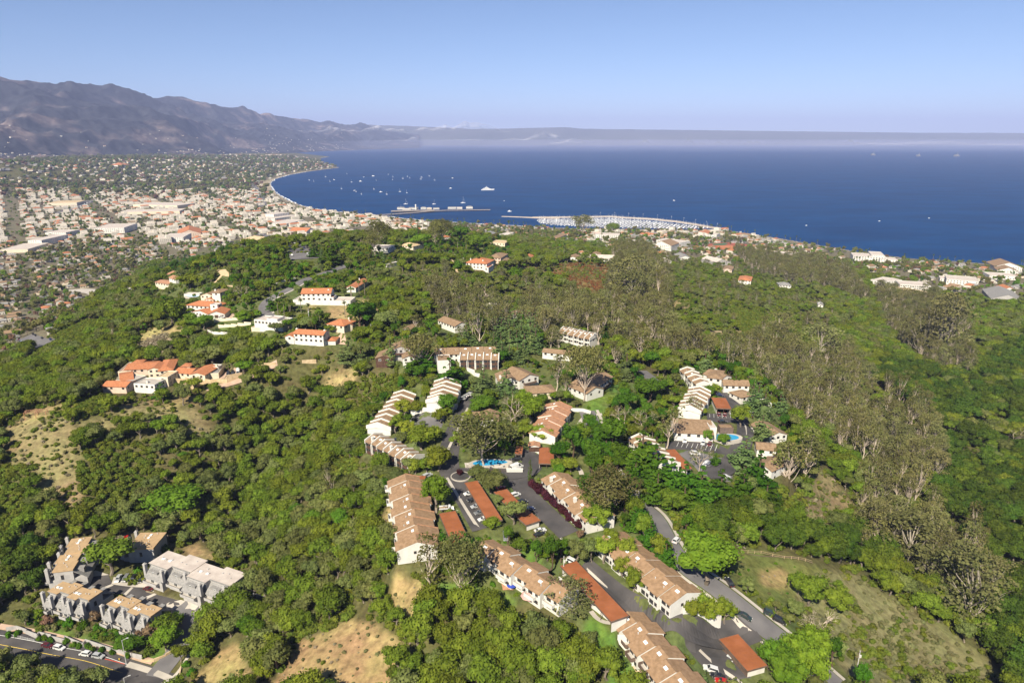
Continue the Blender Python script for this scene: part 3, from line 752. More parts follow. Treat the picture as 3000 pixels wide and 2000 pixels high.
 inst('window', window_mesh(1.0, 1.1, 'frame'), o, (L - .15, W * .4, p.h - 2.2), math.pi / 2)
 return o, p
def house(k, vols, label, name='house', cat='house', group=None, seed=1):
 """vols: (a, b, c, h, kind, wall, roof[, opts]) each a block of one building"""
 rd = random.Random(seed); o = None
 for vi, vv in enumerate(vols):
  a, b, c, h, kind, wall, roof = vv[:7]; op = vv[7] if len(vv) > 7 else {}
  p = Plot(k, a, b, c, h)
  if o is None:
   o = empty(name, p.loc, p.rz, label=label, cat=cat, group=group); base = p
  rel = p.org - base.org; lx = rel.dot(base.u); ly = rel.dot(base.n); rr = p.rz - base.rz; lz = p.zb - base.zb
  T = Matrix.Translation((lx, ly, lz)) @ Matrix.Rotation(rr, 4, 'Z')
  mw, mr = MB(), MB(); L, W, hh = p.L, p.W, p.h
  W = min(W, op.get('wmax', 99))
  hr = op.get('hr', min(L, W) * .18); e_ = .01 * vi
  if kind == 'gable': gable_unit(mw, mr, 0, L, 0, W, 0, hh, hr, op.get('rp', .5), .5, op.get('axis', 'x' if L >= W else 'y'), .4)
  elif kind == 'hip': hip_unit(mw, mr, 0, L, 0, W, 0, hh, hr)
  elif kind == 'flat':
   mw.box(0, L, 0, W, 0, hh); pr = .45
   for bx in ((0, L, 0, .3), (0, L, W - .3, W), (0, .3, .3, W - .3), (L - .3, L, .3, W - .3)): mw.box(*bx, hh, hh + pr)
   mr.box(.3, L - .3, .3, W - .3, hh, hh + .06)
  elif kind == 'wall':
   mw.box(0, L, 0, W, 0, hh)
  for nm, mb_, mt in (('wall', mw, wall), ('roof', mr, roof)):
   if not mb_.v: continue
   w_ = mb_.build(nm, M[mt], o); w_.matrix_local = T
  if kind == 'wall': continue
  fl = op.get('floors', max(1, int((p.ze - p.zg) / 2.9)))
  if op.get('win', True):
   class _E: pass
   zf = hh - fl * 2.85
   st = op.get('step', 3.4)
   def put(x, y, z, r, mesh, nm='window'):
    q_ = T @ Vector((x, y, z)); inst(nm, mesh, o, q_, rr + r)
   sides = op.get('sides', 'frlb')
   for f in range(fl):
    z = zf + f * 2.85 + .95
    if z < .3: continue
    if 'f' in sides:
     n = max(1, int(L / st))
     for i in range(n):
      if rd.random() < .88: put(L * (i + .5) / n, 0, z, 0, window_mesh(op.get('ww', 1.5), 1.35, op.get('fm', 'frame')))
    if 'b' in sides:
     n = max(1, int(L / (st * 1.5)))
     for i in range(n): put(L * (i + .5) / n, W, z, math.pi, window_mesh(1.3, 1.2, op.get('fm', 'frame')))
    n = max(1, int(W / (st * 1.3)))
    for i in range(n):
     if 'l' in sides: put(0, W * (i + .5) / n, z, -math.pi / 2, window_mesh(1.2, 1.3, op.get('fm', 'frame')))
     if 'r' in sides: put(L, W * (i + .5) / n, z, math.pi / 2, window_mesh(1.2, 1.3, op.get('fm', 'frame')))
  for j in range(op.get('doors', 0)):
   md = shared('garage_door', lambda: _door_mesh(2.6, 2.3)); nd = op['doors']
   q_ = T @ Vector((L * (j + .5) / nd, -.02, hh - op.get('dz', 2.9))); inst('garage_door', md, o, q_, rr)
  for (fx, fy, ch) in op.get('chim', ()):
   q_ = T @ Vector((L * fx, W * fy, hh - .3)); inst('chimney', chimney_mesh(1.1, ch, wall), o, q_, rr)
  if op.get('bal'):
   q_ = T @ Vector((L / 2, 0, hh - 2.75)); inst('balcony', balcony_mesh(round(L * .6, 1), 1.8, op['bal']), o, q_, rr)
 return o, base
def _door_mesh(w, h):
 m = MB(); m.box(-w/2, w/2, -.08, .06, 0, h, 0)
 for i in range(3): m.box(-w/2 + .15, w/2 - .15, -.12, -.08, .2 + i * .7, .75 + i * .7, 0)
 return m.mesh('garage_door', [M['darkwood']])
def carport(k, a, b, c, label, h=2.6, open_side='a', bays=8, group='rust red carports of the hillside complex'):
 p = Plot(k, a, b, c, h)
 o = empty('carport', p.loc, p.rz, label=label, cat='carport', group=group)
 L, W, hh = p.L, p.W, p.h
 m = MB(); m.box(-.3, L + .3, -.3, W + .3, hh, hh + .12)
 n = max(1, int(L / 3))
 for i in range(n + 1): m.box(-.3 + i * (L + .5) / n, -.22 + i * (L + .5) / n, -.3, W + .3, hh + .12, hh + .17)
 m.build('roof', M['carport'], o)
 m = MB(); m.box(-.32, L + .32, -.42, -.3, hh - .35, hh + .2); m.box(-.32, L + .32, W + .3, W + .42, hh - .35, hh + .2); m.box(-.42, -.32, -.42, W + .42, hh - .35, hh + .2); m.box(L + .32, L + .42, -.42, W + .42, hh - .35, hh + .2)
 m.build('fascia', M['fence'], o)
 m = MB(); y = 0 if open_side == 'b' else W - .15
 m.box(0, L, y, y + .15, 0, hh - .02); m.build('back_wall', M['fence'], o)
 m = MB(); m.box(0, .2, .2, W - .2, 0, hh - .02); m.build('end_wall', M['white'], o)
 m = MB(); m.box(L - .2, L, .2, W - .2, 0, hh - .02); m.build('end_wall', M['white'], o)
 yp = W - .25 if open_side == 'b' else .1
 pm = shared('carport_post', lambda: (lambda mm: (mm.box(0, .15, 0, .15, 0, 4), mm.mesh('post', [M['fence']]))[1])(MB()))
 for i in range(max(2, int(L / 5.2)) + 1):
  x = L * i / max(2, int(L / 5.2)); po = inst('post', pm, o, (min(x, L - .4) + .1, yp, hh - 4 + (0)), 0)
 return o, p
# ------------------------------------------------------------------ draped roads and slabs
def ribbon(name, pts, w, mat, dz=.14, label=None, kind='structure', step=2.5, across=4, occ=True, side=None, parent=None, **kw):
 P2 = [Vector((p[0], p[1])) for p in pts]
 for _ in range(3):
  if len(P2) < 3: break
  N = [P2[0]]
  for i in range(len(P2) - 1): N += [P2[i] * .75 + P2[i + 1] * .25, P2[i] * .25 + P2[i + 1] * .75]
  N.append(P2[-1]); P2 = N
 S = [P2[0]]
 for a, b in zip(P2[:-1], P2[1:]):
  L = (b - a).length; n = max(1, int(L / step))
  for i in range(1, n + 1): S.append(a.lerp(b, i / n))
 V = []; fc = []
 for i, p in enumerate(S):
  d = (S[min(i + 1, len(S) - 1)] - S[max(i - 1, 0)]).normalized(); nn = Vector((-d.y, d.x))
  for j in range(across + 1):
   o_ = (j / across - .5) * w if side is None else side[0] + (side[1] - side[0]) * j / across
   V.append((p.x + nn.x * o_, p.y + nn.y * o_))
  if occ: OCC.append((p.x, p.y, d.x, d.y, 2.2, w / 2 + 1.0))
 V = np.array(V); Z = gz(V[:, 0], V[:, 1]).reshape(-1, across + 1)
 if dz > .05 and across >= 3:   # level across the road a little
  m_ = Z.mean(1, keepdims=True); Z = np.maximum(Z, Z * .5 + m_ * .5)
 Z = Z + dz
 X = V[:, 0].reshape(Z.shape); Y = V[:, 1].reshape(Z.shape)
 o = grid_mesh(name, X[:, ::-1], Y[:, ::-1], Z[:, ::-1], [mat], smooth=False)
 if parent: o.parent = parent
 tag(o, label, kind=kind);
 for k_, v_ in kw.items(): o[k_] = v_
 return o, S
def drape(name, pts, mat, dz=.12, label=None, kind='structure', cell=4.0, occ=True, **kw):
 bm = bmesh.new(); vs_ = [bm.verts.new((p[0], p[1], 0)) for p in pts]; f = bm.faces.new(vs_)
 if f.normal.z < 0: f.normal_flip()
 xs = [p[0] for p in pts]; ys = [p[1] for p in pts]
 for ax, lo, hi in ((0, min(xs), max(xs)), (1, min(ys), max(ys))):
  t_ = lo + cell
  while t_ < hi:
   co = [0, 0, 0]; no = [0, 0, 0]; co[ax] = t_; no[ax] = 1
   bmesh.ops.bisect_plane(bm, geom=bm.verts[:] + bm.edges[:] + bm.faces[:], plane_co=co, plane_no=no); t_ += cell
 bm.normal_update()
 if bm.faces and sum(f.normal.z for f in bm.faces) < 0: bmesh.ops.reverse_faces(bm, faces=bm.faces[:])
 bm.verts.ensure_lookup_table()
 V = np.array([v.co[:2] for v in bm.verts]); Z = gz(V[:, 0], V[:, 1]) + dz
 for v, z in zip(bm.verts, Z): v.co.z = z
 bmesh.ops.triangulate(bm, faces=bm.faces[:])
 me = bpy.data.meshes.new(name); bm.to_mesh(me); bm.free(); me.materials.append(mat)
 o = bpy.data.objects.new(name, me); link(o); tag(o, label, kind=kind)
 for k_, v_ in kw.items(): o[k_] = v_
 if occ: OCCPOLY.append([(p[0], p[1]) for p in pts])
 return o
OCCPOLY = []
# ------------------------------------------------------------------ white townhouse rows (middle)
GR = 'white townhouse rows of the hillside complex'
town_row(2, (318, 240), (378, 700), (545, 250), 6.5, 9, 'long tan-roofed row left of the round green tree, fins on its right slope', roof='tan', party='fins', stag=1.2, balcony='white', group=GR, seed=2)
town_row(2, (868, 690), (1420, 1045), (1045, 650), 6.5, 6, 'tan-roofed row in the lower middle standing over the lawn with white balconies', roof='tan', party='none', stag=1.6, balcony='white', group=GR, seed=3)
town_row(2, (1325, 225), (1600, 515), (1475, 175), 6.0, 6, 'brown-roofed row behind the dark purple hedge', roof='tan', party='none', stag=1.4, group=GR, seed=4, chim=3)
town_row(3, (430, 245), (1070, 800), (690, 180), 6.0, 8, 'long tan-roofed row between the lower carport and the public road', roof='tan', party='none', stag=.7, group=GR, seed=5)
town_row(3, (580, 925), (1180, 1720), (865, 885), 6.5, 7, 'tan-roofed row at the bottom edge beside the green lawn', roof='tan', party='none', stag=1.3, balcony='fence', group=GR, seed=6)
town_row(4, (225, 560), (462, 325), (412, 590), 6.5, 7, 'stepped row of white gables behind the small parking court', party='both', stag=.6, group=GR, seed=7, zstep=.55, rp=.45, sky=False)
town_row(4, (212, 715), (575, 885), (450, 705), 6.5, 7, 'stepped row with white party walls and dark wooden decks at the wood edge', party='both', stag=.6, group=GR, seed=8, zstep=-.2, front_mat='darkwood', chim=3)
town_row(4, (740, 350), (815, 215), (972, 350), 8.0, 5, 'tall white stepped row beside the parked cars at the top of the drive', party='both', stag=1.0, group=GR, seed=9, zstep=.5, rp=.45, sky=False)
town_row(4, (1612, 625), (1780, 405), (1868, 605), 6.0, 6, 'salmon-roofed stepped row above the small garage with brown doors', roof='salmon', party='fins', stag=.8, group=GR, seed=10, zstep=.4)
town_row(8, (712, 492), (1190, 478), (722, 445), 5.0, 5, 'long brown roof in front of the tall bare-trunked eucalyptus', party='none', stag=.5, group=GR, seed=11)
town_row(8, (905, 528), (1205, 530), (960, 485), 7.0, 5, 'row of four white gables with brown balconies below the long brown roof', party='both', stag=.8, group=GR, seed=12, front_mat='darkwood')
town_row(8, (1660, 320), (1900, 375), (1740, 290), 7.5, 6, 'striped white and brown row among eucalyptus, farthest up the wood', party='both', stag=.8, group=GR, seed=13)
town_row(5, (900, 590), (1010, 452), (1105, 615), 7.0, 6, 'stepped white row left of the carport by the loop road', party='both', stag=.8, group=GR, seed=14, zstep=.5, sky=False)
town_row(5, (1068, 400), (925, 262), (1200, 400), 6.0, 4, 'brown-roofed white row climbing left of the red car', party='both', stag=.6, group=GR, seed=15)
town_row(5, (455, 895), (715, 1150), (640, 880), 7.5, 6, 'stepped white row beside the long rust red carport and the covered cars', party='both', stag=.5, group=GR, seed=16, sky=False)
# ------------------------------------------------------------------ single houses of the complex
H_ = lambda *a, **k_: house(*a, **k_)
H_(8, [((1210, 700), (1365, 690), (1150, 640), 5, 'gable', 'white', 'brown', {'chim': ((.1, .3, 2.4),)}), ((1365, 690), (1510, 655), (1320, 610), 5.5, 'gable', 'white', 'brown', {'bal': 'fence'})], 'wide brown-roofed pair with a white chimney above the flat-topped cedar')
H_(8, [((1430, 790), (1640, 775), (1410, 735), 4, 'hip', 'cream', 'brown', {})], 'low brown hipped house left of the pale eucalyptus trunk')
H_(8, [((1060, 1000), (1200, 1000), (1080, 930), 3.4, 'gable', 'white', 'brown', {'axis': 'y'}), ((995, 955), (1060, 950), (1010, 930), 3.4, 'gable', 'white', 'brown', {})], 'small white gabled clubhouse behind the pool trees')
H_(8, [((1735, 730), (1880, 790), (1850, 690), 4.5, 'gable', 'white', 'brown', {}), ((1920, 760), (2075, 660), (1860, 700), 4.5, 'gable', 'white', 'brown', {'bal': 'darkwood'})], 'white house with a long dark balcony behind the big eucalyptus')
H_(4, [((1618, 752), (1706, 752), (1630, 722), 3.2, 'gable', 'white', 'salmon', {'axis': 'y', 'win': False, 'doors': 2})], 'small white garage with two brown panelled doors', name='garage', cat='garage')
H_(8, [((385, 455), (525, 450), (400, 410), 7, 'gable', 'greywood', 'brown', {'bal': 'darkwood'}), ((262, 520), (390, 520), (290, 470), 6, 'gable', 'darkwood', 'brown', {'fm': 'frame_w'}), ((470, 520), (560, 515), (500, 470), 6, 'gable', 'white', 'brown', {})], 'dark timber house with bay windows above the dry grass bank')
H_(8, [((735, 545), (838, 540), (728, 500), 8, 'flat', 'white', 'brown', {'win': False})], 'plain white end wall left of the spreading dark cypress')
H_(8, [((740, 228), (870, 275), (820, 205), 5, 'gable', 'white', 'brown', {}), ], 'brown roof with a white gable edge above the cedar grove')
H_(8, [((1540, 470), (1780, 495), (1560, 445), 4.5, 'gable', 'white', 'brown', {})], 'low brown roof showing between the eucalyptus crowns')
H_(8, [((1080, 135), (1190, 140), (1095, 100), 4, 'flat', 'white', 'roofpale', {})], 'white flat-roofed house with pergola beams, deep in the wood')
H_(8, [((1280, 185), (1345, 190), (1300, 155), 4, 'gable', 'white', 'brown', {'chim': ((.8, .3, 2),)})], 'small brown roof with a white chimney under the chaparral slope')
H_(8, [((460, 300), (520, 305), (480, 265), 4, 'gable', 'white', 'brown', {})], 'little brown-roofed cottage by the bright lawn')
H_(5, [((868, 832), (1222, 852), (872, 708), 4.5, 'gable', 'white', 'brown', {'rp': .72, 'hr': 2.2, 'sides': 'f', 'step': 4.5}), ((1195, 800), (1255, 800), (1195, 735), 6.0, 'flat', 'white', 'roofpale', {'win': False})], 'wide brown-roofed clubhouse behind the white car parking bays')
H_(5, [((1285, 800), (1410, 800), (1285, 765), 3, 'flat', 'fence', 'brown', {'win': False})], 'low brown service block by the right hand pool')
H_(5, [((1172, 330), (1300, 345), (1065, 240), 5, 'hip', 'white', 'brown', {}), ((1290, 350), (1390, 320), (1240, 265), 5, 'gable', 'white', 'brown', {'chim': ((.8, .8, 2.4),)})], 'brown hipped house with a red car under its porch')
H_(5, [((1320, 400), (1555, 405), (1300, 350), 5, 'gable', 'white', 'brown', {})], 'brown-roofed house behind the single dark cedar')
H_(5, [((1480, 515), (1600, 490), (1450, 450), 4, 'hip', 'white', 'brown', {})], 'low brown hipped house beside the feathery cedar')
H_(5, [((1740, 872), (1900, 850), (1735, 740), 4.5, 'gable', 'white', 'brown', {'axis': 'y'})], 'brown gable with a white end wall above the leaning eucalyptus')
H_(5, [((1625, 985), (1800, 1000), (1625, 920), 4, 'gable', 'white', 'brown', {}), ((1590, 1120), (1760, 1190), (1640, 1020), 4.5, 'gable', 'white', 'brown', {})], 'brown roofs shaded by the leaning eucalyptus')
H_(5, [((1690, 580), (1760, 575), (1690, 530), 5, 'flat', 'white', 'brown', {'win': False})], 'white wall showing between two feathery cedars')
# ------------------------------------------------------------------ carports
carport(2, (815, 258), (968, 512), (893, 250), 'long rust red carport roof, left one of the pair in the middle', open_side='b')
carport(2, (1008, 318), (1110, 432), (1085, 302), 'rust red carport roof right of the pair with a red car under it')
carport(2, (1120, 448), (1215, 530), (1200, 418), 'rust red carport beyond the bare-topped tree')
carport(2, (648, 460), (728, 648), (750, 456), 'rust red carport behind the white flatbed truck')
carport(3, (133, 466), (562, 936), (290, 461), 'longest rust red carport above the lawn bank, lower middle', h=4.2)
carport(3, (1502, 1098), (1735, 1360), (1655, 1063), 'rust red carport half in tree shade at the lower right', open_side='b')
carport(4, (1706, 902), (1826, 905), (1706, 768), 'rust red carport by the tall thin cypress')
carport(4, (590, 1035), (712, 1040), (600, 1010), 'small rust red roof next to the townhouses with decks')
carport(4, (1500, 820), (1550, 822), (1505, 760), 'rust red shed roof beside the pool')
carport(5, (1255, 612), (1380, 617), (1245, 520), 'rust red carport roof on the loop road with dark cars in front', h=3.4)
carport(5, (792, 1000), (940, 1172), (880, 1010), 'rust red carport beside the white stepped row, right cluster')
# ------------------------------------------------------------------ grey townhouse blocks (lower left)
def grey_block(a, b, c, h, n, label, roof='rooftan', stag=1.6, back=True, chims=True, seed=1):
 rd = random.Random(seed); p = Plot(1, a, b, c, h)
 o = empty('grey_townhouse_block', p.loc, p.rz, label=label, cat='townhouses', group='grey boarded townhouse blocks at the lower left')
 L, W, hh = p.L, p.W, p.h; ux = L / n
 mw, ms, mb_, mc = MB(), MB(), MB(), MB()
 for i in range(n):
  x0, x1 = i * ux, (i + 1) * ux; dy = stag * ((i % 2) - .5)
  y0, y1 = dy, W + dy * .6
  mw.box(x0 + .002 * i, x1 - .003, y0, y1, 0, hh)
  mr = MB(); mr.box(x0 - (.35 if i == 0 else 0), x1 + (.35 if i == n - 1 else 0), y0 - .35, y1 + .35, hh + .001 * i, hh + .28 + .3 * (i % 2)); ms.box(x0 + .01, x1 - .01, y0 - .40, y0 - .352, hh - .2, hh + .34 + .3 * (i % 2)); mr.build('roof', M[roof], o)
  d = 3.6
  mw.box(x0 + .1, x1 - .9, y0 - d + .5, y0 - .01, 0, hh - 4.6)
  slab(ms, [(x0 + .05, y0 - d, hh - 4.5), (x1 - .8, y0 - d, hh - 4.5), (x1 - .8, y0 - .02, hh - 1.1), (x0 + .05, y0 - .02, hh - 1.1)], .25)
  ms.face([(x0 + .05, y0 - d, hh - 4.6), (x0 + .05, y0, hh - 1.2), (x0 + .05, y0, hh - 4.6)])
  if back:
   d2 = 5.5
   mw.box(x0 + .3, x1 - .3, y1 + .01, y1 + d2 - .6, 0, hh - 4.2)
   slab(ms, [(x1, y1 + d2, hh - 4.2), (x0, y1 + d2, hh - 4.2), (x0, y1 + .02, hh - .5), (x1, y1 + .02, hh - .5)], .25)
   ms.box(x0 + ux * .3, x0 + ux * .7, y1 + .4, y1 + 3.6, hh - 2.9, hh - .75)
  ms.box(x0 + ux * .15, x0 + ux * .62, y0 - 2.2, y0 - .03, hh - 2.6, hh - 1.7)
  inst('window', window_mesh(1.2, .7, 'frame_w'), o, (x0 + ux * .38, y0 - 2.2, hh - 2.5))
  inst('balcony', balcony_mesh(round(ux * .72, 1), 1.7, 'greywood'), o, (x0 + ux * .4, y0 - d + .5, max(1.0, hh - 6.4)))
  inst('window', window_mesh(1.9, 1.9, 'frame_w'), o, (x0 + ux * .4, y0 - d + .48, max(1.0, hh - 6.9)))
  if chims: inst('chimney', chimney_mesh(1.25, 5.4 + rd.random(), 'greywood'), o, (x1 - .5, y0 - 2.6, hh - 4.6))
  for s_ in range(2): inst('skylight', skylight_mesh(), o, (x0 + ux * (.3 + .35 * s_), y0 + W * .5, hh + .35))
  for s_ in range(3): inst('roof_vent', vent_mesh(), o, (x0 + ux * (.2 + .25 * s_), y0 + W * rd.uniform(.3, .75), hh + .4))
 if chims: inst('chimney', chimney_mesh(1.25, 5.8, 'greywood'), o, (-.2, -2.2 - stag / 2, hh - 4.6))
 mw.build('wall', M['greywood'], o); ms.build('mansard_slope', M['shingle'], o)
 inst('window', window_mesh(1.2, 2.2, 'frame'), o, (L, W * .5, hh - 4), math.pi / 2); inst('window', window_mesh(1.2, 2.2, 'frame'), o, (0, W * .6, hh - 4), -math.pi / 2)
 occ_rect(*(p.org + p.u * L / 2 + p.n * W / 2), p.rz, L / 2 + 2, W / 2 + 6)
 return o
grey_block((440, 520), (640, 232), (600, 520), 8, 4, 'farthest back grey block at the left, tan roof and chimneys', seed=1)
grey_block((1095, 318), (1215, 182), (1270, 372), 7, 2, 'grey block with a plain tan roof right of the big round tree', back=False, seed=2, stag=.2)
grey_block((1310, 425), (1965, 652), (1520, 350), 9.0, 4, 'long grey block with a pale pinkish roof and stairs to the court', roof='roofpale', stag=2.4, seed=3, back=False)
grey_block((432, 672), (752, 772), (600, 612), 8, 4, 'front grey block with a tan roof, left one above the garden slope', seed=4)
grey_block((942, 782), (1282, 912), (1082, 732), 8, 4, 'front grey block with a tan roof, right one by the brown-leaved tree', seed=5)
H_ = lambda *a, **k_: house(*a, **k_)
# ------------------------------------------------------------------ hillside villas
tc_ = 'terracotta'
H_(6, [((1165, 182), (1288, 185), (1168, 140), 7, 'hip', 'white', 'brown', {'chim': ((.85, .6, 2.4),), 'bal': 'brown'}), ((1300, 190), (1400, 195), (1310, 150), 6.5, 'hip', 'white', 'brown', {}), ((1285, 160), (1345, 160), (1285, 138), 8, 'gable', 'white', 'brown', {})], 'white two-storey villa with brown roofs on the hilltop edge', name='villa')
H_(6, [((665, 330), (765, 345), (700, 305), 6, 'gable', 'cream', 'salmon', {'hr': 1.2}), ((765, 300), (880, 290), (800, 262), 5.5, 'gable', 'white', 'salmon', {}), ((850, 258), (1000, 275), (880, 228), 5.5, 'gable', 'white', 'salmon', {}), ((820, 310), (890, 300), (830, 285), 4, 'gable', 'white', 'salmon', {})], 'long white villa stepping down the far left ridge', name='villa')
H_(6, [((1012, 430), (1110, 435), (1030, 395), 6, 'gable', 'cream', 'brown', {}), ((1100, 410), (1160, 412), (1105, 380), 6, 'hip', 'white', 'brown', {'chim': ((.1, .3, 2),)}), ((885, 425), (1005, 425), (885, 412), 2.6, 'flat', 'white', 'roofpale', {'win': False}), ((1045, 465), (1110, 465), (1045, 450), 3, 'gable', 'cream', tc_, {})], 'cream villa with a pool terrace on its left', name='villa')
H_(6, [((905, 505), (1130, 520), (925, 470), 6, 'hip', 'white', tc_, {'chim': ((.4, .8, 2.6),)}), ((950, 555), (1070, 575), (985, 525), 5, 'gable', 'white', tc_, {'axis': 'y'}), ((1070, 575), (1195, 572), (1060, 540), 4.5, 'gable', 'white', tc_, {'win': False, 'doors': 3, 'dz': 3.2}), ((1085, 505), (1140, 508), (1090, 490), 7, 'flat', 'white', 'roofpale', {})], 'white villa with three arched garage doors and terracotta roofs', name='villa')
H_(6, [((1422, 620), (1640, 640), (1440, 582), 6.5, 'flat', 'white', 'roofpale', {'fm': 'frame', 'step': 2.6}), ((1520, 612), (1600, 618), (1530, 585), 7.6, 'flat', 'white', 'roofpale', {'win': False}), ((1400, 680), (1500, 684), (1420, 655), 2.6, 'flat', 'cream', 'stone', {'win': False})], 'white flat-roofed villa with a stepped parapet', name='villa')
H_(6, [((1782, 418), (2008, 415), (1785, 388), 7.5, 'gable', 'white', tc_, {'chim': ((.35, .3, 2.2), (.9, .3, 2.2))}), ((1900, 450), (2030, 450), (1900, 430), 4, 'flat', 'white', tc_, {}), ((1720, 470), (2160, 478), (1730, 440), 3.2, 'flat', 'white', 'roofpale', {'win': False})], 'long white villa with arched upper windows on a white terrace', name='villa')
H_(6, [((1725, 722), (1950, 735), (1735, 690), 7.5, 'gable', 'white', tc_, {'chim': ((.0, .5, 2.4), (.95, .5, 2.4))}), ((1660, 745), (1725, 748), (1680, 712), 5, 'gable', 'white', tc_, {}), ((1945, 778), (2045, 778), (1950, 750), 3, 'hip', 'white', tc_, {'win': False})], 'white two-storey villa with a terracotta roof above the dark shrubs', name='villa')
H_(6, [((1980, 650), (2110, 665), (2010, 605), 5, 'hip', 'cream', tc_, {'chim': ((.75, .8, 3),)}), ((2100, 665), (2175, 655), (2090, 625), 4.5, 'gable', 'cream', tc_, {'chim': ((.9, .3, 2.2),), 'axis': 'y'})], 'cream villa with weathered red tiles behind the dark rounded tree', name='villa')
H_(6, [((2130, 370), (2200, 372), (2108, 308), 4, 'gable', 'white', tc_, {'chim': ((.1, .9, 2),)})], 'small orange-roofed house among palms right of the street', name='villa')
H_(9, [((188, 645), (370, 655), (205, 608), 6.5, 'hip', 'white', tc_, {'chim': ((.05, .5, 2.6), (.75, .2, 3))}), ((345, 690), (385, 692), (345, 660), 5, 'flat', 'white', tc_, {})], 'square white villa with an orange hipped roof and two chimneys', name='villa')
H_(9, [((385, 600), (490, 605), (395, 562), 6, 'hip', 'pink', 'brown', {}), ((480, 630), (540, 632), (485, 608), 4, 'gable', 'cream', 'brown', {})], 'pinkish villa with a brown roof just behind the orange-roofed one', name='villa')
H_(9, [((708, 602), (775, 602), (712, 580), 3.5, 'gable', 'pink', tc_, {})], 'small orange-roofed lookout at the crest of the bare slope')
H_(9, [((1075, 605), (1150, 608), (1080, 578), 4, 'gable', 'white', 'brown', {'axis': 'y'}), ((1160, 560), (1210, 560), (1160, 545), 7, 'flat', 'pink', tc_, {})], 'white gabled house with parked trailers above the rusty slope')
H_(9, [((1240, 605), (1470, 612), (1260, 585), 4, 'gable', 'white', 'roofpale', {}), ((1270, 580), (1350, 582), (1275, 560), 6, 'gable', 'white', 'brown', {})], 'long low white house behind the rusty slope')
H_(9, [((1470, 650), (1530, 652), (1475, 630), 4, 'gable', 'pink', 'brown', {})], 'brick-coloured cottage at the edge of the eucalyptus grove')
H_(9, [((1795, 695), (1885, 698), (1800, 668), 4, 'flat', 'white', 'roofpale', {})], 'flat white house right of the bare eucalyptus')
H_(9, [((1820, 635), (1960, 632), (1830, 605), 4, 'flat', 'white', 'roofpale', {})], 'pale flat-roofed house on the mesa edge')
H_(9, [((2030, 605), (2130, 605), (2050, 572), 4.5, 'gable', 'white', 'shingle', {}), ], 'grey gabled house by the mesa oaks')
H_(9, [((2220, 610), (2352, 640), (2240, 585), 4.5, 'gable', 'greywood', 'roofpale', {}), ], 'bluish house with a pale roof on the mesa')
H_(0, [((1258, 548), (1275, 549), (1262, 536), 4, 'gable', 'cream', 'brown', {})], 'steep brown-roofed house on the crest')
H_(10, [((2200, 715), (2330, 720), (2215, 690), 4.5, 'flat', 'white', 'roofpale', {}), ((2260, 695), (2330, 698), (2265, 675), 6, 'flat', 'white', 'roofpale', {})], 'large white flat-roofed villa among palms on the crest', name='villa')
H_(10, [((2065, 720), (2175, 722), (2080, 680), 4.5, 'gable', 'cream', 'shingle', {'hr': 4})], 'cream house with a steep grey roof near the crest palms')
H_(10, [((940, 820), (1100, 830), (960, 790), 5, 'flat', 'cream', 'roofpale', {}), ((1130, 810), (1290, 815), (1150, 785), 5, 'flat', 'white', 'roofpale', {}), ((1380, 790), (1500, 800), (1400, 762), 5, 'hip', 'cream', 'stone', {})], 'low cream house on the ridge below the tall umbrella pine')
H_(10, [((2165, 770), (2290, 775), (2180, 745), 5, 'flat', 'cream', 'stone', {})], 'tan flat-roofed house hidden in the crest garden')
H_(10, [((1250, 960), (1275, 962), (1252, 925), 3, 'flat', 'white', 'roofpale', {'win': False})], 'small white tower by the street end trees', name='white_tower', cat='tower')
# estate with many terracotta roofs
H_(6, [((930, 1035), (1045, 1040), (935, 965), 6, 'gable', 'cream', tc_, {'hr': 1.2, 'chim': ((.95, .9, 1.8),)}),
    ((810, 1020), (935, 1030), (820, 975), 4.5, 'gable', 'cream', tc_, {'hr': 1.6, 'sides': 'f'}),
    ((865, 975), (930, 975), (865, 950), 6.5, 'hip', 'cream', tc_, {'hr': .8}),
    ((690, 1010), (800, 1000), (690, 930), 6, 'hip', 'cream', tc_, {}),
    ((608, 1000), (700, 995), (620, 955), 6.5, 'gable', 'cream', tc_, {'hr': 1.3}),
    ((430, 1000), (640, 990), (440, 945), 4.5, 'gable', 'pink', tc_, {'hr': 1.4}),
    ((380, 1020), (480, 1015), (420, 950), 4.0, 'flat', 'cream', 'drive', {'win': False}),
    ((490, 950), (560, 948), (492, 925), 5.5, 'hip', 'cream', tc_, {'hr': .8}),
    ((400, 1095), (500, 1080), (500, 1010), 4.5, 'gable', 'white', tc_, {'hr': 1.8, 'axis': 'x'}),
    ((260, 1125), (440, 1130), (300, 1080), 4.5, 'gable', 'pink', tc_, {'hr': 1.6}),
    ((500, 1110), (660, 1120), (520, 1060), 5.5, 'flat', 'white', 'concrete', {'chim': ((.5, .3, 1.5),)}),
    ((470, 1100), (600, 1050), (480, 1040), 4.5, 'flat', 'cream', 'concrete', {'win': False}),
    ((1045, 1035), (1150, 1030), (1060, 985), 3.5, 'flat', 'cream', 'shingle', {'win': False}),
    ((680, 1060), (760, 1062), (690, 1010), 6, 'flat', 'cream', 'stone', {}),
    ((1080, 980), (1150, 982), (1085, 960), 4.5, 'flat', 'white', 'concrete', {'win': False})],
   'sprawling villa of many terracotta roofs on the left spur', name='villa')
H_(6, [((880, 1115), (985, 1118), (880, 1100), 2.8, 'flat', 'stone', 'stone', {'win': False})], 'stone garage cut into the bank below the tiled villa', name='garage', cat='garage')
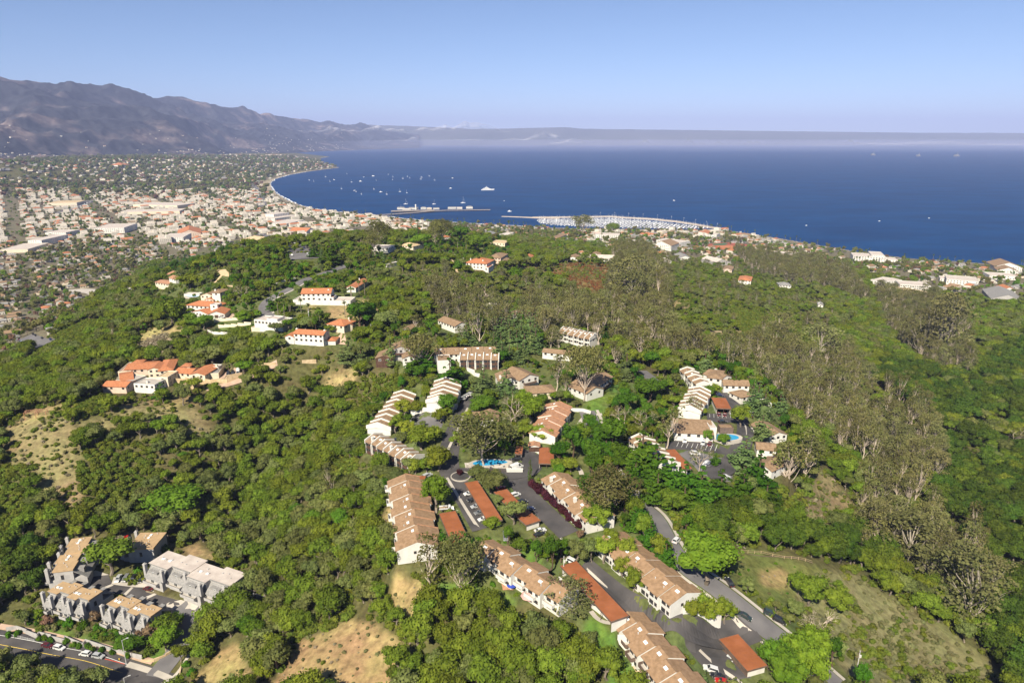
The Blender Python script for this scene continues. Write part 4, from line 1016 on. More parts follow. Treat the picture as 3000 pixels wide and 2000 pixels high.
# ------------------------------------------------------------------ mesa and campus buildings
H_(9, [((1300, 405), (1515, 410), (1320, 388), 8, 'flat', 'white', 'roofpale', {'step': 4, 'ww': 2.2})], 'long low white college building behind the sports field', cat='building', name='college_building')
H_(9, [((1790, 485), (1960, 500), (1870, 462), 9, 'gable', 'white', 'brown', {'step': 4}), ], 'white arcaded college building with a brown tiled roof', cat='building', name='college_building')
H_(9, [((1830, 450), (2035, 475), (1860, 430), 8, 'flat', 'white', 'roofpale', {'step': 4})], 'white flat college building behind the brown-roofed arcade', cat='building', name='college_building')
H_(9, [((1648, 470), (1725, 470), (1650, 450), 6, 'flat', 'white', 'roofpale', {})], 'small white block between the dark mesa trees', cat='building', name='college_building')
H_(9, [((2215, 395), (2280, 398), (2225, 370), 8, 'gable', 'white', tc_, {}), ((2280, 400), (2352, 405), (2280, 385), 7, 'flat', 'white', 'roofpale', {})], 'white harbour hotel with an orange roof', cat='building', name='hotel')
H_(11, [((1045, 392), (1300, 405), (1060, 368), 9, 'flat', 'white', 'roofpale', {'step': 5, 'ww': 3}), ((1185, 385), (1285, 390), (1190, 358), 13, 'flat', 'white', 'roofpale', {}), ((1250, 418), (1385, 425), (1260, 400), 7, 'flat', 'white', 'roofpale', {'step': 5})], 'large white campus building on the bluff above the sea', cat='building', name='campus_building')
H_(11, [((280, 350), (400, 352), (290, 338), 7, 'flat', 'pink', 'roofpale', {}), ((400, 372), (640, 385), (420, 352), 8, 'flat', 'pink', 'roofpale', {'step': 6})], 'brick gymnasium with white barrel roofs by the stadium', cat='building', name='gymnasium')
H_(11, [((1178, 572), (1250, 590), (1240, 535), 10, 'flat', 'white', 'roofpale', {'step': 3}), ((1250, 588), (1340, 562), (1240, 560), 10, 'flat', 'white', 'roofpale', {'step': 3})], 'corner apartment block above the wooded canyon', cat='building', name='apartment_block')
H_(11, [((1405, 612), (1640, 625), (1430, 583), 11, 'flat', 'white', 'roofpale', {'step': 3, 'ww': 2.2, 'floors': 3})], 'three-storey white apartment block with balconies above the canyon', cat='building', name='apartment_block')
H_(11, [((1235, 625), (1580, 685), (1240, 600), 7, 'flat', 'cream', 'stone', {'step': 3.5, 'ww': 2.2})], 'long low apartment wing running down to the canyon edge', cat='building', name='apartment_block')
H_(11, [((1760, 570), (2005, 590), (1790, 540), 8, 'flat', 'white', 'roofpale', {'step': 4}), ((1710, 565), (1800, 572), (1740, 548), 5, 'flat', 'white', 'roofpale', {})], 'white condominium block right of the canyon apartments', cat='building', name='apartment_block')
H_(11, [((2130, 470), (2340, 480), (2160, 440), 8, 'gable', 'white', 'brown', {'step': 4}), ((2150, 500), (2310, 510), (2170, 480), 7, 'gable', 'white', 'brown', {'step': 4})], 'brown-roofed clifftop apartment block at the right edge', cat='building', name='apartment_block')
H_(11, [((2090, 540), (2310, 550), (2110, 518), 6, 'flat', 'white', 'roofpale', {'step': 4})], 'low white apartment wing in front of the brown-roofed clifftop block', cat='building', name='apartment_block')
H_(11, [((2190, 645), (2290, 650), (2205, 622), 5, 'gable', 'white', tc_, {})], 'white house with a bright orange roof at the right edge')
H_(11, [((2100, 715), (2352, 735), (2240, 660), 4, 'gable', 'greywood', 'shingle', {'chim': ((.0, .5, 2), (.5, .5, 2))})], 'large grey-shingled house at the right edge of the wood')
H_(11, [((165, 575), (262, 582), (185, 545), 6, 'hip', 'white', tc_, {})], 'small white house with red roof tiles on the green slope')
H_(11, [((45, 495), (115, 500), (55, 470), 5, 'gable', 'pink', 'brown', {})], 'pinkish house at the top of the green slope')
H_(11, [((480, 615), (570, 618), (490, 595), 4, 'hip', 'white', 'shingle', {})], 'dark grey roof among the slope trees')
H_(11, [((775, 765), (815, 768), (780, 745), 3.5, 'gable', 'white', 'shingle', {'chim': ((.2, .3, 2),)})], 'lone grey cottage with a white chimney in the canyon wood')
H_(11, [((980, 895), (1030, 898), (985, 875), 3.5, 'gable', 'greywood', 'shingle', {})], 'blue-grey roof deep in the canyon wood')
H_(10, [((435, 665), (580, 672), (440, 645), 8, 'gable', 'white', tc_, {'step': 5})], 'long terracotta-roofed building beside the freeway curve', cat='building', name='town_building')
H_(10, [((10, 740), (210, 765), (30, 705), 7, 'hip', 'cream', 'stone', {'step': 6})], 'tan-roofed hall left of the freeway curve', cat='building', name='town_building')
H_(10, [((165, 550), (310, 560), (185, 505), 12, 'flat', 'white', 'roofpale', {'step': 5}), ((225, 520), (300, 525), (230, 495), 20, 'flat', 'white', 'roofpale', {'step': 5}), ((250, 600), (410, 605), (265, 555), 9, 'flat', 'white', 'roofpale', {'step': 5})], 'big stepped white hotel near the beach palms', cat='building', name='hotel')
H_(12, [((785, 340), (1035, 335), (790, 300), 14, 'flat', 'white', 'roofpale', {'step': 5})], 'long white four-storey apartment block in the town', cat='building', name='town_building')
H_(12, [((230, 440), (345, 440), (235, 390), 14, 'flat', 'white', 'roofpale', {'step': 5})], 'white cube-like apartment block at the left of the town', cat='building', name='town_building')
H_(12, [((375, 375), (550, 375), (380, 350), 10, 'flat', 'white', 'roofpale', {'step': 5})], 'white horizontal block with dark trees in front, left town', cat='building', name='town_building')
H_(12, [((1340, 420), (1530, 415), (1345, 385), 12, 'flat', 'white', 'roofpale', {'step': 5}), ((1480, 390), (1680, 380), (1490, 345), 10, 'gable', 'pink', tc_, {'step': 5})], 'cluster of white blocks with a rosy tiled wing, mid town', cat='building', name='town_building')
H_(12, [((1840, 570), (1905, 572), (1845, 520), 9, 'flat', 'white', 'roofpale', {'step': 5}), ((1700, 590), (1850, 592), (1710, 575), 5, 'flat', 'pink', 'roofpale', {'win': False})], 'pale lookout tower building behind the hilltop villa', cat='building', name='town_building')
H_(12, [((1110, 140), (1480, 150), (1130, 105), 9, 'flat', 'cream', 'roofpale', {'win': False})], 'huge pale warehouse roof in the middle of the town', cat='warehouse', name='warehouse')
H_(12, [((990, 205), (1500, 195), (1000, 185), 8, 'flat', 'cream', 'roofpale', {'win': False})], 'long narrow pale warehouse in the middle of the town', cat='warehouse', name='warehouse')
H_(12, [((395, 130), (640, 125), (420, 95), 8, 'flat', 'cream', 'stone', {'win': False})], 'wide tan roof above the distant freeway', cat='warehouse', name='warehouse')
H_(12, [((0, 520), (230, 515), (0, 470), 7, 'flat', 'cream', 'roofpale', {'win': False})], 'broad pale flat roof at the left edge of the town', cat='warehouse', name='warehouse')
H_(14, [((755, 715), (840, 715), (765, 700), 9, 'hip', 'white', tc_, {'win': False}), ((780, 705), (795, 705), (780, 700), 22, 'flat', 'white', 'roofpale', {'win': False})], 'far white hotel with a square tower among dark trees', cat='building', name='hotel')
make_pads(PADS)
# ------------------------------------------------------------------ roads
road_A, _ = ribbon('road', GQ(4, (1130, 330), (1090, 400), (1020, 540), (950, 700), (915, 850), (925, 960), (985, 1050), (1090, 1230), (1230, 1480)), 9.5, M['asphalt'], label='dark asphalt drive between the white townhouses')
ribbon('gutter', GQ(4, (1092, 425), (1030, 540), (960, 700), (912, 800)), 1.3, M['concrete'], dz=.2, label='pale concrete gutter strip', across=1, occ=False)
ribbon('gutter', GQ(4, (905, 1022), (985, 1150), (1075, 1300), (1180, 1470)), 1.3, M['concrete'], dz=.2, across=1, occ=False)
ribbon('road', GQ(4, (1580, 790), (1640, 900), (1650, 960), (1500, 1010), (1560, 1130), (1700, 1270), (1830, 1400), (1960, 1520)), 8.5, M['asphalt'], dz=.18)
ribbon('road', GQ(4, (900, 985), (1100, 985), (1300, 995), (1500, 1000), (1640, 960)), 8.5, M['asphalt'], dz=.22)
ribbon('gutter', GQ(4, (1690, 1370), (1830, 1465), (1900, 1560)), 1.0, M['concrete'], dz=.26, across=1, occ=False)
drape('car_park', GQ(4, (1560, 780), (1700, 790), (1700, 960), (1640, 1000), (1400, 990), (1440, 860), (1545, 850)), M['asphalt'], dz=.10)
drape('car_park', GQ(4, (590, 480), (830, 480), (900, 500), (860, 600), (570, 590)), M['asphalt2'], label='small grey parking court')
ribbon('road', GQ(3, (300, 440), (470, 600), (690, 810), (900, 920), (1080, 1000), (1280, 1080), (1500, 1070), (1720, 1030), (1800, 1010)), 9.0, M['asphalt'], dz=.2)
ribbon('gutter', GQ(3, (320, 445), (480, 610), (655, 795)), 1.1, M['concrete'], dz=.27, across=1, occ=False)
drape('car_park', GQ(3, (1150, 1030), (1330, 1060), (1480, 1060), (1520, 1180), (1700, 1400), (1900, 1640), (1600, 1640), (1400, 1380), (1200, 1160)), M['asphalt'], dz=.12)
ribbon('gutter', GQ(3, (1320, 1188), (1480, 1330), (1640, 1470), (1700, 1540)), 1.1, M['concrete'], dz=.24, across=1, occ=False)
main_pts = GQ(5, (60, 640), (110, 750), (90, 850), (130, 960), (190, 1100), (290, 1240), (420, 1400)) + [G(1868, 1478), G(1900, 1500)] + GQ(3, (940, 60), (1010, 200), (1080, 330), (1230, 500), (1480, 660), (1750, 880), (2010, 1090), (2200, 1240), (2500, 1500))
ribbon('road', main_pts, 8.4, M['asphalt2'], dz=.16, label='grey public road descending past the big green tree')
ribbon('sidewalk', main_pts, 1.6, M['concrete'], dz=.28, side=(4.7, 6.2), across=1, occ=False)
ribbon('sidewalk', main_pts[10:], 1.6, M['concrete'], dz=.28, side=(-6.2, -4.7), across=1, occ=False)
ribbon('road', GQ(5, (560, 270), (640, 330), (720, 420)), 7, M['asphalt2'])
ribbon('road', GQ(5, (1290, 450), (1400, 560), (1480, 690), (1520, 800), (1505, 920), (1440, 1020), (1400, 1100), (1290, 1210), (1150, 1210)), 8, M['asphalt'], dz=.2, label='asphalt loop road of the right hand cluster')
ribbon('gutter', GQ(5, (1470, 680), (1525, 790), (1535, 900)), .9, M['concrete'], dz=.3, across=1, occ=False)
drape('car_park', GQ(5, (780, 930), (880, 910), (1100, 930), (1230, 950), (1400, 1010), (1370, 1050), (1000, 1000), (780, 985)), M['asphalt'], dz=.14)
drape('car_park', GQ(5, (1150, 660), (1250, 665), (1380, 660), (1440, 740), (1300, 760), (1170, 720)), M['asphalt'], dz=.14)
drape('car_park', GQ(5, (900, 1020), (1000, 1000), (1200, 1050), (1340, 1080), (1250, 1170), (1130, 1150), (1180, 1240), (1400, 1230), (1390, 1290), (1280, 1290), (1100, 1220), (1050, 1150)), M['asphalt2'], dz=.10)
ribbon('road', GQ(6, (2130, 205), (1980, 255), (1800, 320), (1700, 385), (1590, 435), (1510, 480), (1490, 530), (1520, 585), (1600, 630)), 7.5, M['asphalt2'], label='curving hilltop street')
ribbon('sidewalk', GQ(6, (1800, 320), (1700, 385), (1590, 435), (1510, 480), (1490, 530), (1520, 585)), 1.5, M['concrete'], dz=.28, side=(4, 5.6), across=1, occ=False)
ribbon('driveway', GQ(6, (1600, 955), (1480, 1010), (1350, 1070), (1180, 1125), (1060, 1150)), 5.5, M['drive'], label='rosy concrete driveway climbing past the villa with the tiled roofs')
drape('driveway', GQ(6, (1130, 1000), (1250, 980), (1330, 1010), (1330, 1050), (1200, 1070), (1130, 1050)), M['drive'])
drape('driveway', GQ(6, (1130, 545), (1290, 540), (1330, 570), (1230, 610), (1100, 620), (940, 610)), M['drive'])
drape('driveway', GQ(6, (1130, 240), (1230, 235), (1230, 290), (1170, 280)), M['stone'])
drape('driveway', GQ(6, (2050, 740), (2120, 745), (2130, 810), (2060, 810)), M['drive'])
# lower left street and court
st = GQ(1, (-260, 1090), (0, 1140), (300, 1190), (620, 1250), (900, 1330), (1200, 1420), (1500, 1520))
ribbon('street', st, 11.5, M['asphalt'], dz=.16, label='shaded asphalt street at the lower left')
ribbon('sidewalk', st[:6], 2.2, M['drive'], dz=.30, side=(5.8, 8.4), across=1, occ=False)
ribbon('centre_line', st, .14, M['yellow'], dz=.2, side=(-.3, -.12), across=1, occ=False)
ribbon('edge_line', st[:6], .14, M['paint'], dz=.2, side=(3.4, 3.55), across=1, occ=False)
ribbon('edge_line', st[:6], .14, M['paint'], dz=.2, side=(-3.6, -3.45), across=1, occ=False)
ribbon('red_kerb', GQ(1, (905, 1268), (1075, 1312)), .3, M['redpaint'], dz=.42, across=1, occ=False)
ribbon('street', GQ(1, (1340, 1420), (1440, 1300), (1560, 1150), (1620, 1020), (1660, 900), (1560, 800)), 8.5, M['asphalt2'], dz=.20)
ribbon('crossing_slab', GQ(1, (1100, 1310), (1250, 1350), (1420, 1410), (1560, 1480)), 2.4, M['concrete'], dz=.27, across=2, occ=False)
ribbon('kerb_slab', GQ(1, (1340, 1420), (1420, 1400), (1490, 1300), (1570, 1180)), 1.6, M['concrete'], dz=.27, side=(-5.6, -4.2), across=1, occ=False)
drape('court', GQ(1, (800, 520), (930, 530), (960, 600), (1200, 620), (1260, 690), (1560, 770), (1700, 840), (1720, 920), (1600, 960), (1560, 880), (1000, 700), (720, 620)), M['asphalt'], dz=.13, label='asphalt court between the grey buildings')
for pl in ([(700, 590), (820, 500), (940, 540), (770, 560), (760, 640)], [(860, 660), (960, 620), (980, 630), (890, 670)], [(1060, 710), (1130, 645), (1150, 650), (1085, 718)], [(1200, 750), (1330, 700), (1350, 710), (1230, 765)],
     [(1450, 780), (1560, 760), (1740, 820), (1740, 870), (1580, 900), (1420, 800)], [(980, 560), (1260, 560), (1290, 640), (1330, 690), (1240, 650), (960, 620)]):
 drape('paving_band', GQ(1, *pl), M['concrete'], dz=.19, cell=3, occ=False)
# freeway and far streets
fw = [G(760, 686), G(800, 695), G(850, 712), G(880, 735), G(895, 760)]
ribbon('freeway', fw, 26, M['asphalt2'], dz=.5, step=12, label='grey freeway curving through the town')
ribbon('freeway', [G(176, 628), G(200, 615), G(235, 600), G(270, 588)], 40, M['asphalt2'], dz=.8, step=20)
ribbon('freeway', [G(455, 510), G(475, 522), G(500, 540)], 34, M['concrete'], dz=.8, step=20)
ribbon('freeway', [G(738, 540), G(755, 560), G(765, 580), G(768, 605)], 34, M['asphalt2'], dz=.8, step=20)
ribbon('railway', [G(560, 552), G(610, 575), G(650, 590), G(690, 612)], 16, M['drive'], dz=.8, step=20)
ribbon('street', [G(190, 855), G(240, 850), G(300, 858), G(380, 866)], 24, M['concrete'], dz=.6, step=10)
ribbon('street', [G(70, 990), G(100, 1005), G(140, 1010)], 16, M['asphalt2'], dz=.5, step=8)
for i in range(9): ribbon('bay_line', GQ(5, (885 + i * 44, 968 + i * 5), (905 + i * 44, 925 + i * 5)), .14, M['paint'], dz=.24, across=1, occ=False)
for i in range(6): ribbon('bay_line', GQ(5, (1190 + i * 38, 700 + i * 2), (1188 + i * 38, 668)), .14, M['paint'], dz=.24, across=1, occ=False)
for i in range(7): ribbon('bay_line', GQ(2, (735 + i * 12, 440 + i * 28), (768 + i * 12, 434 + i * 28)), .12, M['paint'], dz=.26, across=1, occ=False)
# paths
ribbon('path', GQ(5, (-10, 760), (30, 700), (100, 675), (200, 670)), 2.5, M['concrete'])
ribbon('path', GQ(3, (385, 880), (430, 960), (490, 1010), (550, 1020)), 1.6, M['concrete'])
ribbon('path', GQ(4, (1980, 890), (2060, 960), (2070, 1000)), 2, M['concrete'])
ribbon('path', GQ(3, (1650, 340), (2000, 380), (2300, 440)), .5, M['fence'], dz=.1)
ribbon('trail', GQ(6, (1200, 250), (1150, 310), (1090, 360), (1280, 365)), 2.5, M['stone'])
ribbon('trail', GQ(11, (-20, 970), (60, 975), (210, 985)), 4, M['stone'])
ribbon('trail', GQ(9, (60, 600), (100, 680), (120, 740)), 2.5, M['stone'])
# ------------------------------------------------------------------ pools
def pool(k, c, rx, ry, label, n=22, ph=0.0, shape=1.0):
 """rx, ry in metres"""
 g = G(*q(k, *c)); pts = []
 for i in range(n):
  t_ = 2 * math.pi * i / n; rr_ = 1 + .13 * shape * math.sin(2 * t_ + ph) + .07 * shape * math.cos(3 * t_)
  pts.append((g.x + rx * rr_ * math.cos(t_), g.y + ry * rr_ * math.sin(t_)))
 z = max(gz1(*p_) for p_ in pts) + .15
 o = empty('swimming_pool', (g.x, g.y, z), label=label, cat='swimming pool')
 m = MB(); m.face([(x - g.x, y - g.y, .12) for x, y in pts]); m.build('pool_water', M['pool'], o)
 m = MB()
 for i in range(n):
  a, b = Vector(pts[i]) - Vector((g.x, g.y)), Vector(pts[(i + 1) % n]) - Vector((g.x, g.y))
  m.hexa([(*a, -1.5), (*b, -1.5), (*(b * 1.3), -1.5), (*(a * 1.3), -1.5), (*a, .2), (*b, .2), (*(b * 1.27), .2), (*(a * 1.27), .2)])
 m.build('pool_deck', M['concrete'], o)
 OCC.append((g.x, g.y, 1, 0, rx * 1.6, ry * 1.6)); return o
pool(4, (1275, 905), 7.6, 2.8, 'blue kidney pool under the spreading tree')
pool(5, (1335, 895), 5.5, 4.5, 'blue pool of the right hand cluster behind the parked cars', ph=1)
pool(6, (960, 440), 6, 2.5, 'pale blue hilltop pool beside the cream villa', shape=0)
# white retaining and boundary walls
def wall_line(pts, h, t_, mat, label, name='garden_wall', step=5, group=None, steps=True, cat='wall'):
 o = empty(name, (pts[0][0], pts[0][1], gz1(pts[0][0], pts[0][1])), label=label, cat=cat, group=group)
 ox, oy, oz = o.location; m = MB()
 for a, b in zip(pts[:-1], pts[1:]):
  a = Vector((a[0], a[1])); b = Vector((b[0], b[1])); L = (b - a).length; n = max(1, int(L / step))
  d = (b - a) / L; nn = Vector((-d.y, d.x)) * t_ / 2
  for i in range(n):
   p0, p1 = a.lerp(b, i / n), a.lerp(b, (i + 1) / n); z0, z1 = gz1(*p0), gz1(*p1)
   zt0 = zt1 = max(z0, z1) + h
   if not steps: zt0, zt1 = z0 + h, z1 + h
   c_ = [p0 - nn, p1 - nn + d * .001, p1 + nn + d * .001, p0 + nn]
   m.hexa([(c_[0].x - ox, c_[0].y - oy, z0 - 1 - oz), (c_[1].x - ox, c_[1].y - oy, z1 - 1 - oz), (c_[2].x - ox, c_[2].y - oy, z1 - 1 - oz), (c_[3].x - ox, c_[3].y - oy, z0 - 1 - oz),
     (c_[0].x - ox, c_[0].y - oy, zt0 - oz), (c_[1].x - ox, c_[1].y - oy, zt1 - oz), (c_[2].x - ox, c_[2].y - oy, zt1 - oz), (c_[3].x - ox, c_[3].y - oy, zt0 - oz)])
   if step < 4 or i % 2 == 0:
    mm = .12;
   OCC.append(((p0.x + p1.x) / 2, (p0.y + p1.y) / 2, d.x, d.y, L / n / 2 + .3, 1.0))
 m.build('wall_panel', mat, o); return o
WL = wall_line
WL(GQ(1, (60, 1030), (150, 1010), (330, 1095), (340, 1060), (560, 1130), (560, 1095), (720, 1160), (740, 1130), (960, 1200), (1230, 1275)), 1.9, .3, M['greywood'], 'stepped grey board wall along the lower left street')
WL(GQ(1, (1220, 1285), (1330, 1285), (1430, 1240), (1500, 1195)), .9, .5, M['stone'], 'low tan stone wall at the street corner')
WL(GQ(1, (1550, 1400), (1560, 1340), (1610, 1290)), .7, .4, M['stone'], 'low curved kerb wall at the foot of the dirt slope')
WL(GQ(4, (600, 490), (740, 480), (880, 500)), 2.2, .4, M['white'], 'white wall behind the small parking court')
WL(GQ(4, (1085, 110), (1150, 150), (1195, 165), (1180, 230)), 2.0, .4, M['white'], 'white curved wall at the head of the drive')
WL(GQ(8, (1740, 925), (1850, 930), (1910, 950)), 1.8, .5, M['white'], 'white garden wall right of the salmon-roofed row')
WL(GQ(8, (1880, 810), (1970, 765), (2060, 735)), 1.6, .4, M['white'], 'white wall on the grass bank behind the big eucalyptus')
WL(GQ(3, (1165, 985), (1330, 1000), (1500, 975)), 2.4, .4, M['white'], 'white wall under the yellow-green trees near the junction')
WL(GQ(3, (385, 830), (450, 900), (530, 985)), 1.4, .3, M['white'], 'white planter wall beside the curved lawn path')
WL(GQ(3, (110, 545), (160, 590), (200, 620)), 1.2, .3, M['white'], 'short white wall at the top of the longest carport')
WL(GQ(3, (610, 1165), (700, 1170)), 1.6, .3, M['white'], 'upper white patio wall on the lawn', group='patio walls'); WL(GQ(3, (680, 1240), (770, 1245)), 1.6, .3, M['white'], 'middle white patio wall on the lawn', group='patio walls'); WL(GQ(3, (735, 1345), (860, 1350)), 1.8, .3, M['white'], 'lower white patio wall on the lawn', group='patio walls')
WL(GQ(6, (815, 1100), (900, 1098), (1100, 1105), (1220, 1100), (1330, 1050)), 2.4, .5, M['stone'], 'tan stone retaining wall below the tiled villa')
WL(GQ(6, (1400, 1000), (1500, 975), (1590, 962)), 1.2, .4, M['stone'], 'low stone wall along the rosy driveway'); WL(GQ(6, (1790, 950), (1900, 950)), 1.8, .4, M['stone'], 'short tan wall among the oaks above the driveway')
WL(GQ(6, (560, 930), (640, 925), (780, 905), (960, 930)), 1.8, .5, M['stone'], 'tan wall on the slope behind the tiled villa')
WL(GQ(6, (1120, 640), (1300, 620)), 1.6, .4, M['cream'], 'upper cream terrace wall beside the white flat house', group='cream terraces'); WL(GQ(6, (1150, 680), (1400, 655)), 1.6, .4, M['cream'], 'lower cream terrace wall beside the white flat house', group='cream terraces')
WL(GQ(6, (1065, 705), (1120, 730), (1220, 730)), 1.4, .4, M['white'], 'white curved wall below the cream terraces')
WL(GQ(6, (1580, 350), (1650, 330), (1740, 305)), 1.2, .4, M['white'], 'white garden wall above the bend of the hilltop street')
WL(GQ(9, (50, 585), (110, 600), (170, 622)), 2, .5, M['white'], 'white wall leading to the orange-roofed villa')
WL(GQ(1, (2100, 740), (2180, 742), (2280, 735)), .8, .3, M['metal'], 'low pale wall right of the pale-roofed grey block')
# stadium
stp = GQ(11, (-60, 300), (90, 290), (235, 305), (200, 335), (60, 330), (0, 340), (-80, 330))
drape('running_track', stp, plain('track_red', (.30, .075, .04), .9), dz=.6, label='red running track of the stadium', cell=30)
drape('sports_field', GQ(11, (-40, 302), (60, 296), (110, 302), (60, 312), (-20, 312)), plain('field_green', (.05, .12, .05), .9), dz=.9, label='green turf inside the red track', cell=30)
H_(11, [((40, 330), (160, 325), (60, 312), 4, 'flat', tc_, tc_, {'win': False})], 'reddish stadium stand below the floodlights', cat='stand', name='stadium_stand')
# ------------------------------------------------------------------ foliage
def leaf_mat(name, c1, c2, hue=.02, val=.28, transl=.18):
 m, t, b = nodes(name)
 tc = t.nodes.new('ShaderNodeTexCoord'); nz = t.nodes.new('ShaderNodeTexNoise'); nz.inputs['Scale'].default_value = .55; nz.inputs['Detail'].default_value = 5
 nz.inputs['Roughness'].default_value = .7
 t.links.new(tc.outputs['Object'], nz.inputs['Vector'])
 rp = t.nodes.new('ShaderNodeValToRGB'); rp.color_ramp.elements[0].position = .36; rp.color_ramp.elements[1].position = .64
 rp.color_ramp.elements[0].color = (*c1, 1); rp.color_ramp.elements[1].color = (*c2, 1); t.links.new(nz.outputs['Fac'], rp.inputs[0])
 oi = t.nodes.new('ShaderNodeObjectInfo')
 m1 = t.nodes.new('ShaderNodeMapRange'); m1.inputs[3].default_value = 1 - val; m1.inputs[4].default_value = 1 + val; t.links.new(oi.outputs['Random'], m1.inputs[0])
 mm = t.nodes.new('ShaderNodeMath'); mm.operation = 'MULTIPLY'; mm.inputs[1].default_value = 7.13; t.links.new(oi.outputs['Random'], mm.inputs[0])
 fr = t.nodes.new('ShaderNodeMath'); fr.operation = 'FRACT'; t.links.new(mm.outputs[0], fr.inputs[0])
 m2 = t.nodes.new('ShaderNodeMapRange'); m2.inputs[3].default_value = .5 - hue; m2.inputs[4].default_value = .5 + hue; t.links.new(fr.outputs[0], m2.inputs[0])
 hs = t.nodes.new('ShaderNodeHueSaturation'); t.links.new(rp.outputs[0], hs.inputs['Color']); t.links.new(m1.outputs[0], hs.inputs['Value']); t.links.new(m2.outputs[0], hs.inputs['Hue'])
 t.links.new(hs.outputs[0], b.inputs['Base Color']); b.inputs['Roughness'].default_value = .75; b.inputs['Specular IOR Level'].default_value = .04
 tr = t.nodes.new('ShaderNodeBsdfTranslucent'); t.links.new(hs.outputs[0], tr.inputs[0])
 mx = t.nodes.new('ShaderNodeMixShader'); mx.inputs[0].default_value = transl
 t.links.new(b.outputs[0], mx.inputs[1]); t.links.new(tr.outputs[0], mx.inputs[2])
 t.links.new(mx.outputs[0], t.nodes['Material Output'].inputs['Surface'])
 return m
LM = {
 'oak': leaf_mat('oak_leaves', (.066, .100, .010), (.155, .198, .022)),
 'darkoak': leaf_mat('shade_toned_oak_leaves', (.032, .062, .008), (.085, .125, .016)),  # oak leaves darkened in colour to stand for the deep canyon shadow
 'oak_grey': leaf_mat('grey_oak_leaves', (.082, .105, .026), (.170, .188, .060)),
 'bright': leaf_mat('bright_leaves', (.064, .128, .010), (.135, .215, .020)),
 'lime': leaf_mat('yellow_green_leaves', (.105, .155, .012), (.200, .240, .028)),
 'euc': leaf_mat('eucalyptus_leaves', (0.090, 0.098, 0.026), (0.180, 0.172, 0.061), val=.3),
 'bareeuc': leaf_mat('thin_grey_twigs', (0.100, 0.108, 0.035), (0.205, 0.195, 0.076)),
 'cedar': leaf_mat('cedar_needles', (0.075, 0.120, 0.035), (0.145, 0.195, 0.068)),
 'cypress': leaf_mat('cypress_needles', (0.030, 0.075, 0.006), (0.068, 0.135, 0.012)),
 'plum': leaf_mat('purple_leaves', (0.035, 0.010, 0.014), (0.080, 0.022, 0.030)),
 'brown': leaf_mat('bronze_leaves', (0.120, 0.070, 0.045), (0.200, 0.125, 0.080)),
 'palm': leaf_mat('palm_fronds', (0.050, 0.085, 0.013), (0.110, 0.140, 0.029)),
 'shrub': leaf_mat('chaparral_leaves', (.068, .098, .012), (.155, .180, .028)),
 'sage': leaf_mat('sage_leaves', (0.095, 0.105, 0.040), (0.190, 0.180, 0.079)),
 'pale': leaf_mat('pale_dry_brush', (0.200, 0.170, 0.090), (0.330, 0.280, 0.215)),
 'rust': leaf_mat('rusty_brush', (0.130, 0.062, 0.022), (0.210, 0.110, 0.045)),
 'lawn': leaf_mat('hedge_leaves', (0.040, 0.100, 0.006), (0.080, 0.160, 0.012)),
}
BK = {'twig': noise_mat('grey_twig_bark', (.22, .19, .15), (.34, .30, .24), 1.0, .95), 'grey': noise_mat('grey_bark', (.14, .115, .09), (.24, .20, .16), 1.0, .95), 'pale': noise_mat('pale_bark', (.36, .29, .23), (.52, .44, .36), .8, .9),
   'brown': noise_mat('brown_bark', (.07, .045, .03), (.12, .08, .055), 1.0, .95)}
def leaf_arrays(clumps, dens, size, rng, flat=.0, squash=.8, jit=.55, core=True):
 """quads on the shells of the clumps: (cx,cy,cz,r)"""
 P_, N_, S_ = [], [], []
 for cx, cy, cz, r in clumps:
  n = max(6, int(dens * r * r))
  d = rng.normal(size=(n, 3)); d /= np.linalg.norm(d, axis=1)[:, None]
  d[:, 2] = np.where(d[:, 2] < -.35, -d[:, 2], d[:, 2])
  rr = r * rng.uniform(.72, 1.06, (n, 1))
  p = d * rr * np.array([1, 1, squash]) + np.array([cx, cy, cz])
  nn = d * np.array([1, 1, 1.1]) + rng.normal(size=(n, 3)) * jit + np.array([0, 0, flat])
  nn /= np.linalg.norm(nn, axis=1)[:, None]
  P_.append(p); N_.append(nn); S_.append(size * rng.uniform(.6, 1.35, n))
 p = np.concatenate(P_); nn = np.concatenate(N_); s = np.concatenate(S_)[:, None]
 a = np.cross(nn, rng.normal(size=nn.shape)); a /= np.linalg.norm(a, axis=1)[:, None]; b = np.cross(nn, a)
 q0 = p + a * s * .5; q1 = p + b * s * .42; q2 = p - a * s * .5; q3 = p - b * s * .42
 V = np.stack([q0, q1, q2, q3], 1).reshape(-1, 3)
 Fc = np.arange(len(V)).reshape(-1, 4)
 return V, Fc
def core_arrays(clumps, f=.74, squash=.8):
 """dark inner volume of a crown: low ico-like balls"""
 V, Fc = [], []; o = 0
 ring = [(math.cos(a) , math.sin(a)) for a in np.linspace(0, 2 * math.pi, 7)[:-1]]
 for cx, cy, cz, r in clumps:
  r = r * f; vs = [(cx, cy, cz - r * squash)]
  for z, k_ in ((-.45, .88), (.45, .88)):
   vs += [(cx + x * r * k_, cy + y * r * k_, cz + z * r * squash) for x, y in ring]
  vs += [(cx, cy, cz + r * squash)]
  for i in range(6):
   j = (i + 1) % 6
   Fc += [(o, o + 1 + j, o + 1 + i, o + 1 + i), (o + 1 + i, o + 1 + j, o + 7 + j, o + 7 + i), (o + 7 + i, o + 7 + j, o + 13, o + 13)]
  V += vs; o += 14
 return V, Fc
